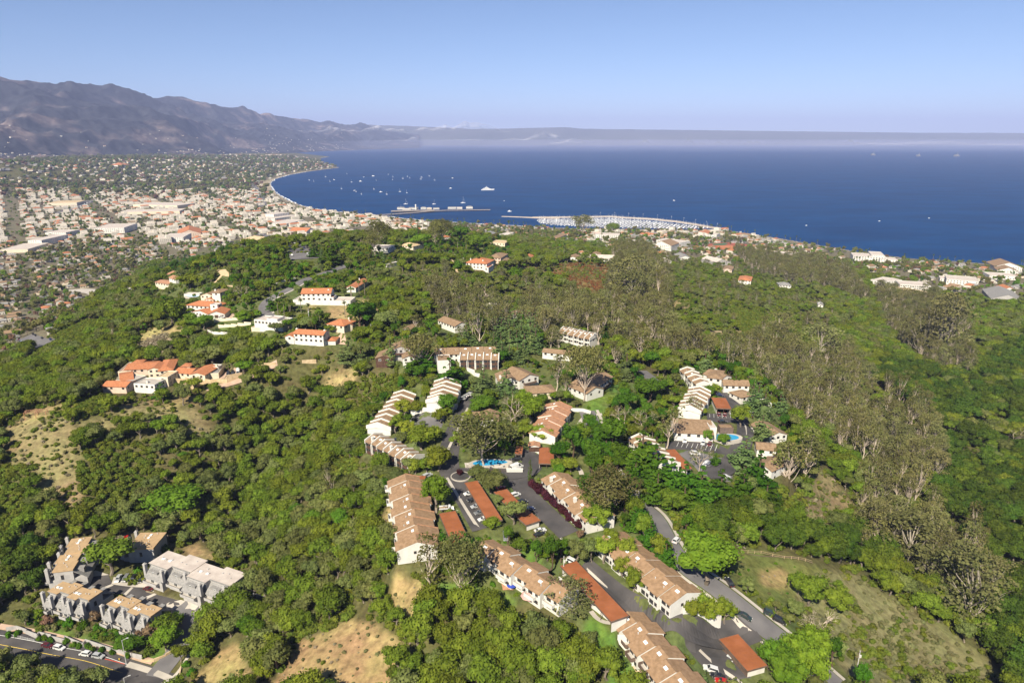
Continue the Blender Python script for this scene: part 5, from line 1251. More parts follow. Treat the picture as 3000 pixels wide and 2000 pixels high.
def mesh_from(name, V, quads, mats, mi=None):
 me = bpy.data.meshes.new(name)
 fl = [tuple(dict.fromkeys(f)) for f in quads]
 me.from_pydata([tuple(v) for v in V], [], fl)
 for m in mats: me.materials.append(m)
 if mi is not None: me.polygons.foreach_set('material_index', mi)
 me.update(); return me
def limbs(mb, base, top, r, tips, rng, bend=.15):
 """tapering trunk with limbs that reach the clump centres"""
 base = Vector(base); top = Vector(top); n = 5; pts = []
 for i in range(n + 1):
  p = base.lerp(top, i / n)
  if 0 < i < n: p += Vector((rng.normal() * bend, rng.normal() * bend, 0)) * (top - base).length * .25
  pts.append(p)
 for i in range(n): mb.tube(pts[i], pts[i + 1], r * (1 - i / n * .6), r * (1 - (i + 1) / n * .6), 6, 0, False)
 for tx in tips:
  tx = Vector(tx); s = pts[max(1, min(n, int(tx.z / max(.1, top.z) * n * .62)))]
  mid = s.lerp(tx, .5) + Vector((rng.normal() * .3, rng.normal() * .3, -.07 * (tx - s).length))
  mb.tube(s, mid, r * .38, r * .26, 5, 0, False); mb.tube(mid, tx, r * .26, r * .08, 5, 0, False)
VAR = {}     # species -> list of (crown mesh, trunk mesh, joined mesh)
def variant(sp, crownVF, leafm, trunk_mb, bark):
 V, Fc = crownVF
 cm = mesh_from(sp + '_crown', V, Fc, [leafm])
 tm = trunk_mb.mesh(sp + '_trunk', [bark]) if trunk_mb is not None else None
 if tm is not None:
  nv = len(V); tv = trunk_mb.v; tf = [tuple(nv + i for i in f) for f in trunk_mb.f]
  jm = bpy.data.meshes.new(sp)
  jm.from_pydata([tuple(v) for v in V] + list(tv), [], [tuple(dict.fromkeys(f)) for f in Fc] + tf)
  jm.materials.append(leafm); jm.materials.append(bark); jm.polygons.foreach_set('material_index', [0] * len(Fc) + [1] * len(tf)); jm.update()
 else: jm = cm
 VAR.setdefault(sp, []).append((cm, tm, jm))
def merge(*VFs):
 V, Fc = [], []
 for v, f in VFs:
  o = len(V); V += [tuple(x) for x in v]; Fc += [tuple(int(i) + o for i in ff) for ff in f]
 return V, Fc
# unit sizes: metres for a tree of ordinary size, scaled on placing
def make_oak(sp, leafm, seed, R=4.2, Hh=7.5, dens=15, size=.62, bark='grey', nc=11, squash=.75):
 rng = np.random.default_rng(seed); cl = []
 for i in range(nc):
  a = 2 * math.pi * (i * .618 + rng.uniform(-.05, .05)); rr = R * (.62 if i else 0) * rng.uniform(.55, 1.1)
  cl.append((rr * math.cos(a), rr * math.sin(a), Hh * rng.uniform(.52, .84) - rr * .12, R * rng.uniform(.30, .50)))
 cl.append((0, 0, Hh * .72, R * .58))
 tb = MB(); limbs(tb, (0, 0, -1.2), (rng.normal() * .4, rng.normal() * .4, Hh * .5), .34, [c[:3] for c in cl[:6]], rng)
 variant(sp, merge(leaf_arrays(cl, dens, size, rng, squash=squash), core_arrays(cl, .72, squash)), leafm, tb, BK[bark])
def make_euc(sp, leafm, seed, Hh=17, R=4.6, dens=8, size=.75, nc=15, bark='pale', low=.45, core=False, tw=0):
 rng = np.random.default_rng(seed); cl = []
 lean = rng.normal(size=2) * 1.2
 for i in range(nc):
  z = rng.uniform(low, 1.0); a = rng.uniform(0, 6.28); prof = math.sin(min(1, (1.04 - z) / (1 - low) * .9 + .18) * math.pi * .62)
  rr = R * prof * rng.uniform(.3, 1.0)
  cl.append((rr * math.cos(a) + lean[0] * z, rr * math.sin(a) + lean[1] * z, Hh * z, R * rng.uniform(.22, .40)))
 tb = MB(); limbs(tb, (0, 0, -1.5), (lean[0] * .8, lean[1] * .8, Hh * .78), .26, [c[:3] for c in cl], rng, .06)
 if tw:
  for _ in range(tw):
   c = cl[rng.integers(0, nc)]; o_ = Vector(c[:3]); d = Vector((rng.normal(), rng.normal(), rng.uniform(.0, 1.6))).normalized() * rng.uniform(1.2, 3)
   tb.tube(o_, o_ + d, .04, .015, 3, 0, False)
 variant(sp, leaf_arrays(cl, dens, size, rng, squash=.95, jit=.9), leafm, tb, BK[bark])
def make_conifer(sp, leafm, seed, Hh=15, R=4.2, tiers=9, size=.8, dens=10, taper=1.0):
 rng = np.random.default_rng(seed); cl = [];
 for t_ in range(tiers):
  f = t_ / (tiers - 1); z = Hh * (.14 + .84 * f); rad = R * (1 - f) ** (.75 * taper) + .35; k_ = max(3, int(7 * (1 - f)) + 2)
  for i in range(k_):
   a = rng.uniform(0, 6.28); rr = rad * rng.uniform(.45, 1.0) * (.75)
   cl.append((rr * math.cos(a), rr * math.sin(a), z + rng.uniform(-.3, .3) - rr * .12, max(.5, rad * rng.uniform(.24, .40))))
 tb = MB(); limbs(tb, (0, 0, -1), (0, 0, Hh * .93), .32, [c[:3] for c in cl[:14]], rng, .0)
 variant(sp, merge(leaf_arrays(cl, dens * 2.2, size, rng, squash=.42, jit=.5, flat=.3), core_arrays([(0, 0, Hh * .3, R * .5), (0, 0, Hh * .55, R * .32)], .8, 1.3)), leafm, tb, BK['brown'])
def make_palm(sp, seed, Hh=13, fr=22, L=2.6):
 rng = np.random.default_rng(seed); V, Fc = [], []
 for i in range(fr):
  a = 2.4 * i; el = rng.uniform(-.7, 1.1); d = Vector((math.cos(a), math.sin(a), 0)); s = Vector((-d.y, d.x, 0))
  p0 = Vector((0, 0, Hh)); p1 = p0 + d * L * .5 * math.cos(el) + Vector((0, 0, L * .5 * math.sin(el))); p2 = p1 + d * L * .5 * math.cos(el - .7) + Vector((0, 0, L * .5 * math.sin(el - .9)))
  o_ = len(V); V += [tuple(p0 - s * .08), tuple(p0 + s * .08), tuple(p1 + s * .36), tuple(p1 - s * .36), tuple(p2 + s * .06), tuple(p2 - s * .06)]
  Fc += [(o_, o_ + 1, o_ + 2, o_ + 3), (o_ + 3, o_ + 2, o_ + 4, o_ + 5)]
 v2, f2 = core_arrays([(0, 0, Hh - .7, .8)], 1, 1.2)
 tb = MB(); tb.tube((0, 0, -1), (.1, 0, Hh * .5), .26, .2, 7, 0, False); tb.tube((.1, 0, Hh * .5), (0, 0, Hh), .2, .16, 7, 0, False)
 variant(sp, merge((V, Fc), (v2, f2)), LM['palm'], tb, BK['grey'])
def make_shrub(sp, leafm, seed, R=1.5, Hh=1.5, dens=46, size=.46, nc=4, squash=.85):
 rng = np.random.default_rng(seed); cl = [(0, 0, Hh * .45, R * .72)]
 for i in range(nc):
  a = rng.uniform(0, 6.28); rr = R * rng.uniform(.35, .7); cl.append((rr * math.cos(a), rr * math.sin(a), Hh * rng.uniform(.25, .6), R * rng.uniform(.34, .55)))
 variant(sp, merge(leaf_arrays(cl, dens, size, rng, squash=squash), core_arrays(cl, .8, squash)), leafm, None, None)
def make_bare(sp, seed, Hh=11, R=3.6, bark='pale', leaf=None):
 rng = np.random.default_rng(seed); tb = MB(); tips = []
 def br(p, d, L, r, lv):
  e = p + d * L; tb.tube(p, e, r * .7, r * .45, 5 if lv < 2 else 3, 0, False)
  if lv >= 4: tips.append(e); return
  for _ in range(3 if lv else 4):
   nd = (d + Vector((rng.normal(), rng.normal(), rng.normal() * .5 + .15)) * .55).normalized(); br(e, nd, L * rng.uniform(.58, .82), r * .6, lv + 1)
 br(Vector((0, 0, -1)), Vector((rng.normal() * .08, rng.normal() * .08, 1)).normalized(), Hh * .33, .32, 0)
 cl = [(p.x, p.y, p.z, .75) for p in tips[::3]]
 variant(sp, leaf_arrays(cl, 9, .42, rng, jit=1.0), LM[leaf or 'bareeuc'], tb, BK[bark])
for s in range(5): make_oak('oak_tree', LM['oak'], 100 + s, dens=24, size=.48)
for s in range(4): make_oak('canyon_oak', LM['darkoak'], 110 + s, dens=24, size=.48, nc=13)
for s in range(4): make_oak('grey_oak_tree', LM['oak_grey'], 120 + s, dens=20, nc=13, Hh=8, size=.48)
for s in range(4): make_oak('broadleaf_tree', LM['bright'], 140 + s, R=3.9, Hh=8.5, dens=36, size=.37, squash=.85, nc=16)
for s in range(3): make_oak('lime_tree', LM['lime'], 150 + s, R=3.6, Hh=8, dens=30, size=.40, squash=.9)
for s in range(2): make_oak('bronze_tree', LM['brown'], 160 + s, R=3.2, Hh=6, dens=13, size=.5)
for s in range(5): make_euc('eucalyptus_tree', LM['euc'], 200 + s, dens=17, size=.6, nc=18)
for s in range(3): make_euc('umbrella_eucalyptus', LM['euc'], 210 + s, Hh=16, R=7.5, low=.62, nc=30, dens=15, size=.62)
for s in range(4): make_euc('grey_eucalyptus', LM['bareeuc'], 220 + s, Hh=14.5, R=5.2, dens=22, size=.5, nc=26, low=.28, tw=20, bark='twig')
for s in range(3): make_conifer('cedar_tree', LM['cedar'], 300 + s, size=.6)
for s in range(3): make_conifer('cypress_tree', LM['cypress'], 310 + s, Hh=14, R=4.6)
for s in range(2): make_conifer('column_cypress', LM['cypress'], 320 + s, Hh=15, R=1.25, tiers=13, taper=.5, size=.5)
for s in range(3): make_oak('pine_tree', LM['cypress'], 330 + s, R=3.6, Hh=12, dens=15, size=.6, bark='brown', nc=14, squash=1.3)
for s in range(2): make_palm('palm_tree', 400 + s)
for s in range(4): make_shrub('shrub', LM['shrub'], 500 + s)
for s in range(3): make_shrub('sage_shrub', LM['sage'], 510 + s, dens=34, size=.36)
for s in range(2): make_shrub('pale_bush', LM['pale'], 520 + s, dens=34, size=.34)
for s in range(2): make_shrub('rusty_bush', LM['rust'], 530 + s, dens=34, size=.34)
for s in range(2): make_shrub('garden_shrub', LM['lawn'], 540 + s, dens=50, size=.36)
for s in range(2): make_shrub('plum_bush', LM['plum'], 550 + s, R=1.9, Hh=3.6, dens=46, size=.42, squash=1.3)
for s in range(3): make_bare('bare_tree', 600 + s)
# light-weight far versions
def make_far(sp, leafm, seed, R, Hh, n=7, dens=5, size=1.3):
 rng = np.random.default_rng(seed); cl = [(0, 0, Hh * .6, R * .7)]
 for i in range(n): a = rng.uniform(0, 6.28); rr = R * .55; cl.append((rr * math.cos(a), rr * math.sin(a), Hh * rng.uniform(.4, .8), R * rng.uniform(.35, .5)))
 tb = MB(); tb.tube((0, 0, -1), (0, 0, Hh * .5), .3, .2, 5, 0, False)
 variant(sp, merge(leaf_arrays(cl, dens, size, rng), core_arrays(cl, .8)), leafm, tb, BK['grey'])
for s in range(2): make_far('street_tree', LM['oak'], 700 + s, 4.2, 7.5)
for s in range(2): make_far('street_tree', LM['oak_grey'], 710 + s, 4.6, 9)
make_far('street_tree', LM['bright'], 720, 4, 8); make_far('street_tree', LM['euc'], 721, 4.6, 13); make_far('street_tree', LM['euc'], 722, 5.5, 12)
make_far('street_tree', LM['cypress'], 723, 2.5, 12); make_far('street_tree', LM['brown'], 724, 4, 7)
# ------------------------------------------------------------------ scattering
scat_group = None
def scatter(name, label, meshes, xyz, scale, rot, idx, extra_tag='stuff'):
 """one object whose points carry instances of the given meshes"""
 col = bpy.data.collections.new(name + '_kinds')
 for i, me in enumerate(meshes):
  ob = bpy.data.objects.new('%s_kind_%02d' % (name, i), me); col.objects.link(ob)
 me = bpy.data.meshes.new(name); n = len(xyz)
 me.vertices.add(n); me.vertices.foreach_set('co', np.asarray(xyz, np.float32).ravel())
 for an, ty, dat in (('sc', 'FLOAT_VECTOR', scale), ('rz', 'FLOAT_VECTOR', rot)):
  at = me.attributes.new(an, ty, 'POINT'); at.data.foreach_set('vector', np.asarray(dat, np.float32).ravel())
 at = me.attributes.new('kd', 'INT', 'POINT'); at.data.foreach_set('value', np.asarray(idx, np.int32))
 o = bpy.data.objects.new(name, me); link(o)
 ng = bpy.data.node_groups.new(name, 'GeometryNodeTree')
 ng.interface.new_socket('Geometry', in_out='INPUT', socket_type='NodeSocketGeometry'); ng.interface.new_socket('Geometry', in_out='OUTPUT', socket_type='NodeSocketGeometry')
 gi = ng.nodes.new('NodeGroupInput'); go = ng.nodes.new('NodeGroupOutput')
 ip = ng.nodes.new('GeometryNodeInstanceOnPoints'); ci = ng.nodes.new('GeometryNodeCollectionInfo')
 ci.inputs['Collection'].default_value = col; ci.inputs['Separate Children'].default_value = True; ci.inputs['Reset Children'].default_value = True
 mp_ = ng.nodes.new('GeometryNodeMeshToPoints')
 ng.links.new(gi.outputs[0], mp_.inputs[0]); ng.links.new(mp_.outputs[0], ip.inputs['Points']); ng.links.new(ci.outputs[0], ip.inputs['Instance'])
 ip.inputs['Pick Instance'].default_value = True
 for an, ty, so in (('sc', 'FLOAT_VECTOR', 'Scale'), ('rz', 'FLOAT_VECTOR', 'Rotation'), ('kd', 'INT', 'Instance Index')):
  na = ng.nodes.new('GeometryNodeInputNamedAttribute'); na.data_type = ty; na.inputs['Name'].default_value = an
  ng.links.new(na.outputs['Attribute'], ip.inputs[so])
 ng.links.new(ip.outputs[0], go.inputs[0])
 md = o.modifiers.new('instances', 'NODES'); md.node_group = ng
 tag(o, label, kind=extra_tag)
 return o
# ------------------------------------------------------------------ labels of scattered individuals
MARKS = [  # photograph pixels, short name
 (105,1570,'the leftmost grey block'),(410,1600,'the single tan-roofed grey block'),(330,1650,'the big round court tree'),(560,1700,'the long pale-roofed block'),(220,1770,'the front left grey block'),(400,1810,'the front right grey block'),
 (250,1900,'the grey boundary wall'),(330,1950,'the shaded street'),(520,1920,'the street corner'),(590,1620,'the small tan dirt patch'),(720,1950,'the bottom dirt slope'),(1020,1900,'the bottom centre dirt slope'),
 (1180,1740,'the rusty dirt bank'),(1400,1750,'the lawn below the condominium'),(1270,1750,'the two tall eucalyptus'),(1205,1500,'the long tan-roofed row'),(1140,1530,'the white balconies'),(1320,1460,'the round green tree'),(1420,1470,'the left middle carport'),(1500,1480,'the right middle carport'),
 (1330,1560,'the flatbed truck'),(1540,1700,'the lower middle row'),(1560,1620,'the small fenced lawn'),(1750,1740,'the longest carport'),(1900,1650,'the row by the public road'),(1770,1880,'the sloping green lawn'),(1950,1930,'the bottom edge row'),(2060,1650,'the huge green tree'),(2080,1800,'the yellow-green trees'),(2190,1920,'the lower right carport'),
 (2280,1830,'the parked cars on the public road'),(2300,1700,'the round bare patch in the meadow'),(2450,1760,'the brushy slope'),(2620,1850,'the lower brushy slope'),(2850,1950,'the bottom right corner'),(2700,1600,'the big grey eucalyptus'),(2930,1700,'the right edge bare patch'),(2600,1450,'the canyon wood'),(2850,1400,'the dark canyon gap'),(2420,1470,'the bare spot below the leaning trunks'),
 (2260,1290,'the shaded brown roofs'),(2320,1250,'the leaning eucalyptus'),(2120,1290,'the right hand pool'),(2030,1250,'the wide clubhouse roof'),(2000,1180,'the stepped white row on the loop'),(2120,1180,'the loop road carport'),(1930,1340,'the row with covered cars'),(2120,1380,'the grey covered car'),(2080,1090,'the upper brown-roofed houses'),(2200,1130,'the feathery cedars'),
 (1750,1300,'the winding public road'),(1640,1440,'the purple hedge'),(1500,1360,'the pool'),(1510,1380,'the white van'),(1550,1240,'the salmon-roofed row'),(1340,1270,'the drive'),(1270,1230,'the parking court'),(1140,1230,'the stepped gables'),(1150,1350,'the row with wooden decks'),(1290,1170,'the tall stepped row'),(1450,1220,'the small gabled clubhouse'),
 (1500,1110,'the wide brown-roofed pair'),(1590,1140,'the brown hipped house'),(1740,1140,'the big pale eucalyptus'),(1400,1040,'the long brown roof'),(1180,1040,'the dark timber house'),(1300,1050,'the plain white end wall'),(1010,1110,'the tan grass bank'),(1700,1000,'the striped row'),(1340,940,'the brown roof in the wood'),(1430,900,'the pergola house'),
 (870,1000,'the long villa above the shrubs'),(760,945,'the white flat-roofed villa'),(900,880,'the villa on the white terrace'),(1020,830,'the orange-roofed house among palms'),(1010,950,'the red-tiled cream villa'),(620,920,'the villa with garage arches'),(620,860,'the cream pool villa'),(520,810,'the long ridge villa'),(690,770,'the hilltop edge villa'),(810,860,'the hilltop street'),(950,800,'the upper street end'),
 (480,1110,'the sprawling tiled villa'),(700,1120,'the rosy driveway'),(430,1030,'the pale brush patch'),(290,980,'the tan landslip scar'),(120,1220,'the pergola garden'),(300,1200,'the dark shrub mat'),(350,1400,'the big dark shrub mat'),(180,1400,'the dry left slope'),(60,1480,'the left edge thicket'),(560,1260,'the footpath bend'),(650,1310,'the lower footpath scar'),(700,1420,'the dead white limb'),(470,1480,'the bright green spreading tree'),(850,1400,'the deep ravine wood'),(950,1250,'the wood beside the decks'),(850,1200,'the wood below the tan bank'),
 (1000,1640,'the wood left of the long row'),(800,1700,'the slope below the ravine'),(1250,700,'the crest bushes'),(1110,690,'the umbrella pine'),(1250,690,'the crest eucalyptus'),(1390,770,'the orange-hipped villa'),(1550,790,'the bare crest slope'),(1700,820,'the rusty slope'),(1870,860,'the great eucalyptus grove'),(1950,900,'the forked footpath'),(2100,980,'the tan ledge path'),(1600,900,'the green chaparral hollow'),(1550,690,'the mesa palms'),(1700,715,'the sports field'),(1800,760,'the mesa edge houses'),
 (1960,720,'the arcaded college building'),(2160,820,'the little white slope house'),(2300,830,'the dark slope roofs'),(2400,870,'the lone grey cottage'),(2560,750,'the white campus building'),(2650,830,'the canyon apartments'),(2850,810,'the white condominiums'),(2950,870,'the grey-shingled house'),(2700,950,'the tall bleached eucalyptus'),(2900,1050,'the right canyon wood'),(2500,1050,'the chaparral valley'),(2350,1100,'the grey eucalyptus belt'),(2700,1200,'the pale eucalyptus belt'),(2550,1300,'the dark right wood'),(2200,1420,'the dark cypress grove'),(2080,1480,'the pines under the cluster'),(1850,1420,'the tall pines on the road'),(1980,1540,'the bare bank above the road'),
]
_mk = np.array([(a, b) for a, b, _ in MARKS], float)
ORD = ['', 'second ', 'third ', 'fourth ', 'fifth ', 'sixth ', 'seventh ', 'eighth ', 'ninth ', 'tenth ', 'eleventh ', 'twelfth ', 'thirteenth ', 'fourteenth ', 'fifteenth ', 'sixteenth ', 'seventeenth ', 'eighteenth ', 'nineteenth ', 'twentieth ',
    'twenty-first ', 'twenty-second ', 'twenty-third ', 'twenty-fourth ', 'twenty-fifth ', 'twenty-sixth ', 'twenty-seventh ', 'twenty-eighth ', 'twenty-ninth ', 'thirtieth ']
_pending = {}
def want_label(o, x, y, z, phrase):
 """queue a label: phrase, rank and side of the nearest landmark in the picture"""
 u, v = proj(x, y, z); d = np.hypot(_mk[:, 0] - u, (_mk[:, 1] - v) * 1.3); i = int(np.argmin(d))
 du, dv = u - _mk[i, 0], (v - _mk[i, 1]) * 1.3
 side = ('right of' if du > 0 else 'left of') if abs(du) > abs(dv) else ('in front of' if dv > 0 else 'behind')
 _pending.setdefault((phrase, i, side), []).append((float(d[i]), o))
def flush_labels():
 for (phrase, i, side), lst in _pending.items():
  lst.sort(key=lambda t_: t_[0])
  for r_, (_, o) in enumerate(lst):
   nm = MARKS[i][2]
   if len(lst) == 1: o['label'] = '%s %s %s' % (phrase, side, nm)
   else:
    far_ = r_ >= len(ORD); o['label'] = '%s, %s%s %s %s' % (phrase, ORD[min(len(lst) - 1 - r_ if far_ else r_, len(ORD) - 1)], 'farthest' if far_ else 'nearest', side, nm)
 _pending.clear()
 for o in COL.objects:
  l_ = o.get('label')
  if l_ and len(l_.split()) > 16: o['label'] = ' '.join(l_.replace('the ', '').split()[:16])
SPEC = {  # species: (name, category, phrase, group)
 'oak_tree': ('oak_tree', 'oak', 'dark oak', 'dark green oaks of the hillside'),
 'canyon_oak': ('canyon_oak', 'oak', 'shade-coloured oak', 'oaks of the ravines with shade-coloured leaves'),
 'grey_oak_tree': ('grey_oak_tree', 'oak', 'grey-green oak', 'grey-green oaks of the hillside'),
 'broadleaf_tree': ('broadleaf_tree', 'tree', 'bright green tree', 'bright green broadleaf trees'),
 'lime_tree': ('yellow_green_tree', 'tree', 'yellow-green tree', 'yellow-green trees of the complex'),
 'bronze_tree': ('bronze_tree', 'tree', 'bronze-leaved tree', 'bronze-leaved trees'),
 'eucalyptus_tree': ('eucalyptus_tree', 'eucalyptus', 'olive eucalyptus', 'olive eucalyptus trees'),
 'umbrella_eucalyptus': ('spreading_eucalyptus', 'eucalyptus', 'spreading eucalyptus', 'spreading eucalyptus trees'),
 'grey_eucalyptus': ('grey_eucalyptus', 'eucalyptus', 'thin grey eucalyptus', 'thin grey eucalyptus trees'),
 'cedar_tree': ('cedar_tree', 'cedar', 'feathery cedar', 'feathery cedars'),
 'cypress_tree': ('cypress_tree', 'cypress', 'dark cypress', 'dark cypresses'),
 'column_cypress': ('column_cypress', 'cypress', 'column cypress', 'column cypresses'),
 'pine_tree': ('pine_tree', 'pine', 'dark pine', 'dark pines'),
 'palm_tree': ('palm_tree', 'palm', 'palm', 'palm trees'),
 'shrub': ('shrub', 'shrub', 'green shrub', 'green shrubs on the slopes'),
 'sage_shrub': ('sage_shrub', 'shrub', 'grey-green shrub', 'grey-green shrubs on the slopes'),
 'pale_bush': ('dry_bush', 'bush', 'pale dry bush', 'pale dry bushes'),
 'rusty_bush': ('rusty_bush', 'bush', 'rusty bush', 'rusty bushes'),
 'garden_shrub': ('garden_shrub', 'shrub', 'clipped shrub', 'garden shrubs'),
 'plum_bush': ('plum_tree', 'tree', 'purple plum', 'purple plums of the hedge'),
 'bare_tree': ('bare_tree', 'tree', 'bare pale tree', 'bare pale trees'),
 'street_tree': ('town_tree', 'tree', 'town tree', 'trees of the town'),
}
def plant(sp, x, y, s, rz=None, sz=1.0, label=None, rng=random, z=None, vi=None):
 var = VAR[sp][rng.randrange(len(VAR[sp])) if vi is None else vi]; nm, cat, ph, grp = SPEC[sp]
 z = gz1(x, y) if z is None else z
 o = empty(nm, (x, y, z), rng.uniform(0, 6.28) if rz is None else rz, cat=cat, group=grp)
 o.scale = (s, s, s * sz)
 if var[1] is not None:
  inst('crown', var[0], o, (0, 0, 0)); inst('trunk', var[1], o, (0, 0, 0))
 else:
  bpy.data.objects.remove(o); o = inst(nm, var[0], None, (x, y, z), rng.uniform(0, 6.28), cat=cat, group=grp); o.scale = (s, s, s * sz)
 if label: o['label'] = label
 else: want_label(o, x, y, z, ph)
 PLANTED.append((x, y, 3.2 * s if var[1] is not None else 1.2 * s))
 return o
PLANTED = []
def hero(k, sp, base, wpx, hpx=None, label=None, vi=None, R0=None):
 """a tree given by its foot in a zoomed view and its crown width / height in photograph pixels"""
 g = G(*q(k, *base)); dep = g.y * CP - (g.z - H) * SP
 R0 = {'oak_tree': 4.4, 'grey_oak_tree': 4.4, 'broadleaf_tree': 4.1, 'lime_tree': 3.8, 'bronze_tree': 3.4, 'eucalyptus_tree': 4.8, 'umbrella_eucalyptus': 8.0, 'grey_eucalyptus': 5.2, 'cedar_tree': 3.9, 'cypress_tree': 4.3,
    'column_cypress': 1.6, 'pine_tree': 3.9, 'palm_tree': 2.4, 'bare_tree': 5.0, 'plum_bush': 2.1, 'shrub': 1.6, 'garden_shrub': 1.6, 'sage_shrub': 1.6, 'pale_bush': 1.6}[sp]
 H0 = {'oak_tree': 8.3, 'grey_oak_tree': 8.8, 'broadleaf_tree': 9.4, 'lime_tree': 9, 'bronze_tree': 6.6, 'eucalyptus_tree': 18, 'umbrella_eucalyptus': 18, 'grey_eucalyptus': 16, 'cedar_tree': 15.5, 'cypress_tree': 14.5,
    'column_cypress': 15.5, 'pine_tree': 14.5, 'palm_tree': 14, 'bare_tree': 12, 'plum_bush': 5, 'shrub': 1.9, 'garden_shrub': 1.9, 'sage_shrub': 1.9, 'pale_bush': 1.9}[sp]
 wpx *= 1.24; hpx = hpx and hpx * 1.1
 s = wpx / F * dep / 2 / R0; sz = 1.0
 if hpx:
  cosd = math.cos(math.atan2(H - g.z, g.y)); hw = hpx / F * dep / max(.3, cosd)
  sz = min(2.2, max(.5, hw / (H0 * s)))
 return plant(sp, g.x, g.y, s, sz=sz, label=label, z=g.z, vi=vi)
# ------------------------------------------------------------------ trees one can point at
hero(3, 'broadleaf_tree', (1370, 640), 160, 150, 'huge bright green tree overhanging the public road', vi=0)
hero(3, 'lime_tree', (1260, 985), 72, 80); hero(3, 'lime_tree', (1400, 975), 66, 75); hero(3, 'lime_tree', (1540, 940), 62, 62); hero(3, 'lime_tree', (1330, 940), 62, 85)
for b_, w_, h_ in (((560, 300), 50, 55), ((500, 420), 66, 62), ((690, 430), 60, 66), ((640, 560), 52, 60), ((760, 700), 66, 72), ((580, 370), 40, 50)): hero(3, 'lime_tree', b_, w_, h_)
for b_, w_, h_ in (((1960, 1390), 90, 90), ((2150, 1330), 90, 95), ((2290, 1300), 90, 95), ((2050, 1530), 110, 110), ((2250, 1500), 110, 110)): hero(3, 'broadleaf_tree', b_, w_, h_)
hero(3, 'lime_tree', (430, 150), 84, 70); hero(3, 'bronze_tree', (290, 235), 26, 28, 'small purple-bronze tree at the end of the dark hedge')
hero(3, 'pine_tree', (40, 500), 52, 100); hero(3, 'pine_tree', (130, 420), 50, 70); hero(3, 'grey_oak_tree', (270, 450), 64, 66); hero(3, 'grey_oak_tree', (380, 420), 56, 60)
hero(4, 'broadleaf_tree', (815, 1290), 86, 96, 'round dense green tree standing by the white flatbed truck', vi=1)
hero(4, 'umbrella_eucalyptus', (1232, 925), 176, 128, 'wide spreading eucalyptus over the blue pool', vi=0)
hero(4, 'grey_oak_tree', (1285, 1160), 84, 62); hero(4, 'grey_oak_tree', (1180, 1060), 62, 46); hero(4, 'grey_oak_tree', (1480, 1440), 82, 70); hero(4, 'grey_oak_tree', (1350, 1270), 32, 30); hero(4, 'lime_tree', (1295, 1480), 48, 40)
for b_, w_, h_ in (((690, 760), 88, 66), ((800, 720), 50, 50), ((560, 680), 48, 52), ((840, 960), 78, 72), ((640, 990), 44, 46), ((730, 980), 40, 46), ((470, 620), 44, 42), ((500, 570), 36, 36), ((540, 490), 50, 52), ((640, 480), 46, 42), ((700, 470), 34, 36),
       ((850, 560), 46, 40), ((900, 500), 36, 34), ((1100, 620), 44, 44), ((1000, 760), 46, 44), ((1090, 540), 40, 34), ((1680, 700), 50, 46), ((1750, 720), 52, 44)): hero(4, 'lime_tree', b_, w_, h_)
for b_, w_, h_ in (((920, 480), 64, 62), ((1200, 470), 72, 48), ((1640, 560), 72, 88), ((1560, 440), 50, 60), ((2050, 760), 66, 70), ((1720, 400), 40, 30), ((1840, 370), 34, 30)): hero(4, 'broadleaf_tree', b_, w_, h_)
hero(4, 'bare_tree', (1500, 560), 62, 90); hero(4, 'bare_tree', (1460, 560), 60, 44)
hero(4, 'column_cypress', (1625, 1062), 14, 60, 'tall thin dark cypress beside the drive', vi=0)
hero(4, 'plum_bush', (1020, 1000), 24, 22, 'small dark red tree inside the round kerb')
for i in range(13):
 t_ = i / 12; hero(4, 'plum_bush', (1640 + 400 * t_ + (i % 2) * 14, 1110 + 350 * t_), 30, 32)
for b_, w_, h_ in (((940, 280), 80, 90), ((640, 130), 60, 60), ((720, 120), 66, 60)): hero(4, 'cypress_tree', b_, w_, h_)
for b_, w_, h_ in (((1230, 330), 70, 80), ((1420, 330), 60, 80), ((1210, 240), 40, 66)): hero(4, 'cedar_tree', b_, w_, h_)
hero(4, 'umbrella_eucalyptus', (2085, 375), 100, 150, 'tall eucalyptus with a thick pale forked trunk beside the grass bank', vi=1)
hero(4, 'eucalyptus_tree', (1848, 268), 60, 100); hero(4, 'eucalyptus_tree', (1935, 330), 36, 60)
for b_, w_, h_ in (((1990, 900), 68, 120), ((2160, 1000), 56, 110), ((2260, 830), 80, 100), ((2170, 1050), 60, 80), ((1870, 940), 56, 80), ((2330, 780), 60, 90)): hero(4, 'pine_tree', b_, w_, h_)
hero(4, 'eucalyptus_tree', (2200, 1400), 100, 110); hero(4, 'umbrella_eucalyptus', (2300, 1400), 90, 100)
hero(2, 'eucalyptus_tree', (580, 955), 96, 130, 'reddish-olive eucalyptus with a pale trunk at the top of the dirt bank', vi=0)
hero(2, 'umbrella_eucalyptus', (765, 1040), 130, 150, 'wide olive eucalyptus with white trunk on the lower lawn', vi=2)
hero(2, 'grey_eucalyptus', (1480, 1120), 110, 90, 'thin grey tree hiding the end of the lower middle row'); hero(2, 'cypress_tree', (800, 700), 60, 50); hero(2, 'grey_oak_tree', (310, 680), 66, 70); hero(2, 'broadleaf_tree', (1150, 1010), 20, 14)
hero(2, 'grey_oak_tree', (230, 370), 60, 60); hero(2, 'grey_oak_tree', (330, 250), 56, 40); hero(2, 'cypress_tree', (660, 640), 30, 30)
for b_, w_, h_ in (((1300, 400), 60, 60), ((1620, 380), 70, 90), ((1560, 500), 60, 60), ((1700, 520), 70, 70)): hero(2, 'pine_tree', b_, w_, h_) if b_[0] > 1600 else None
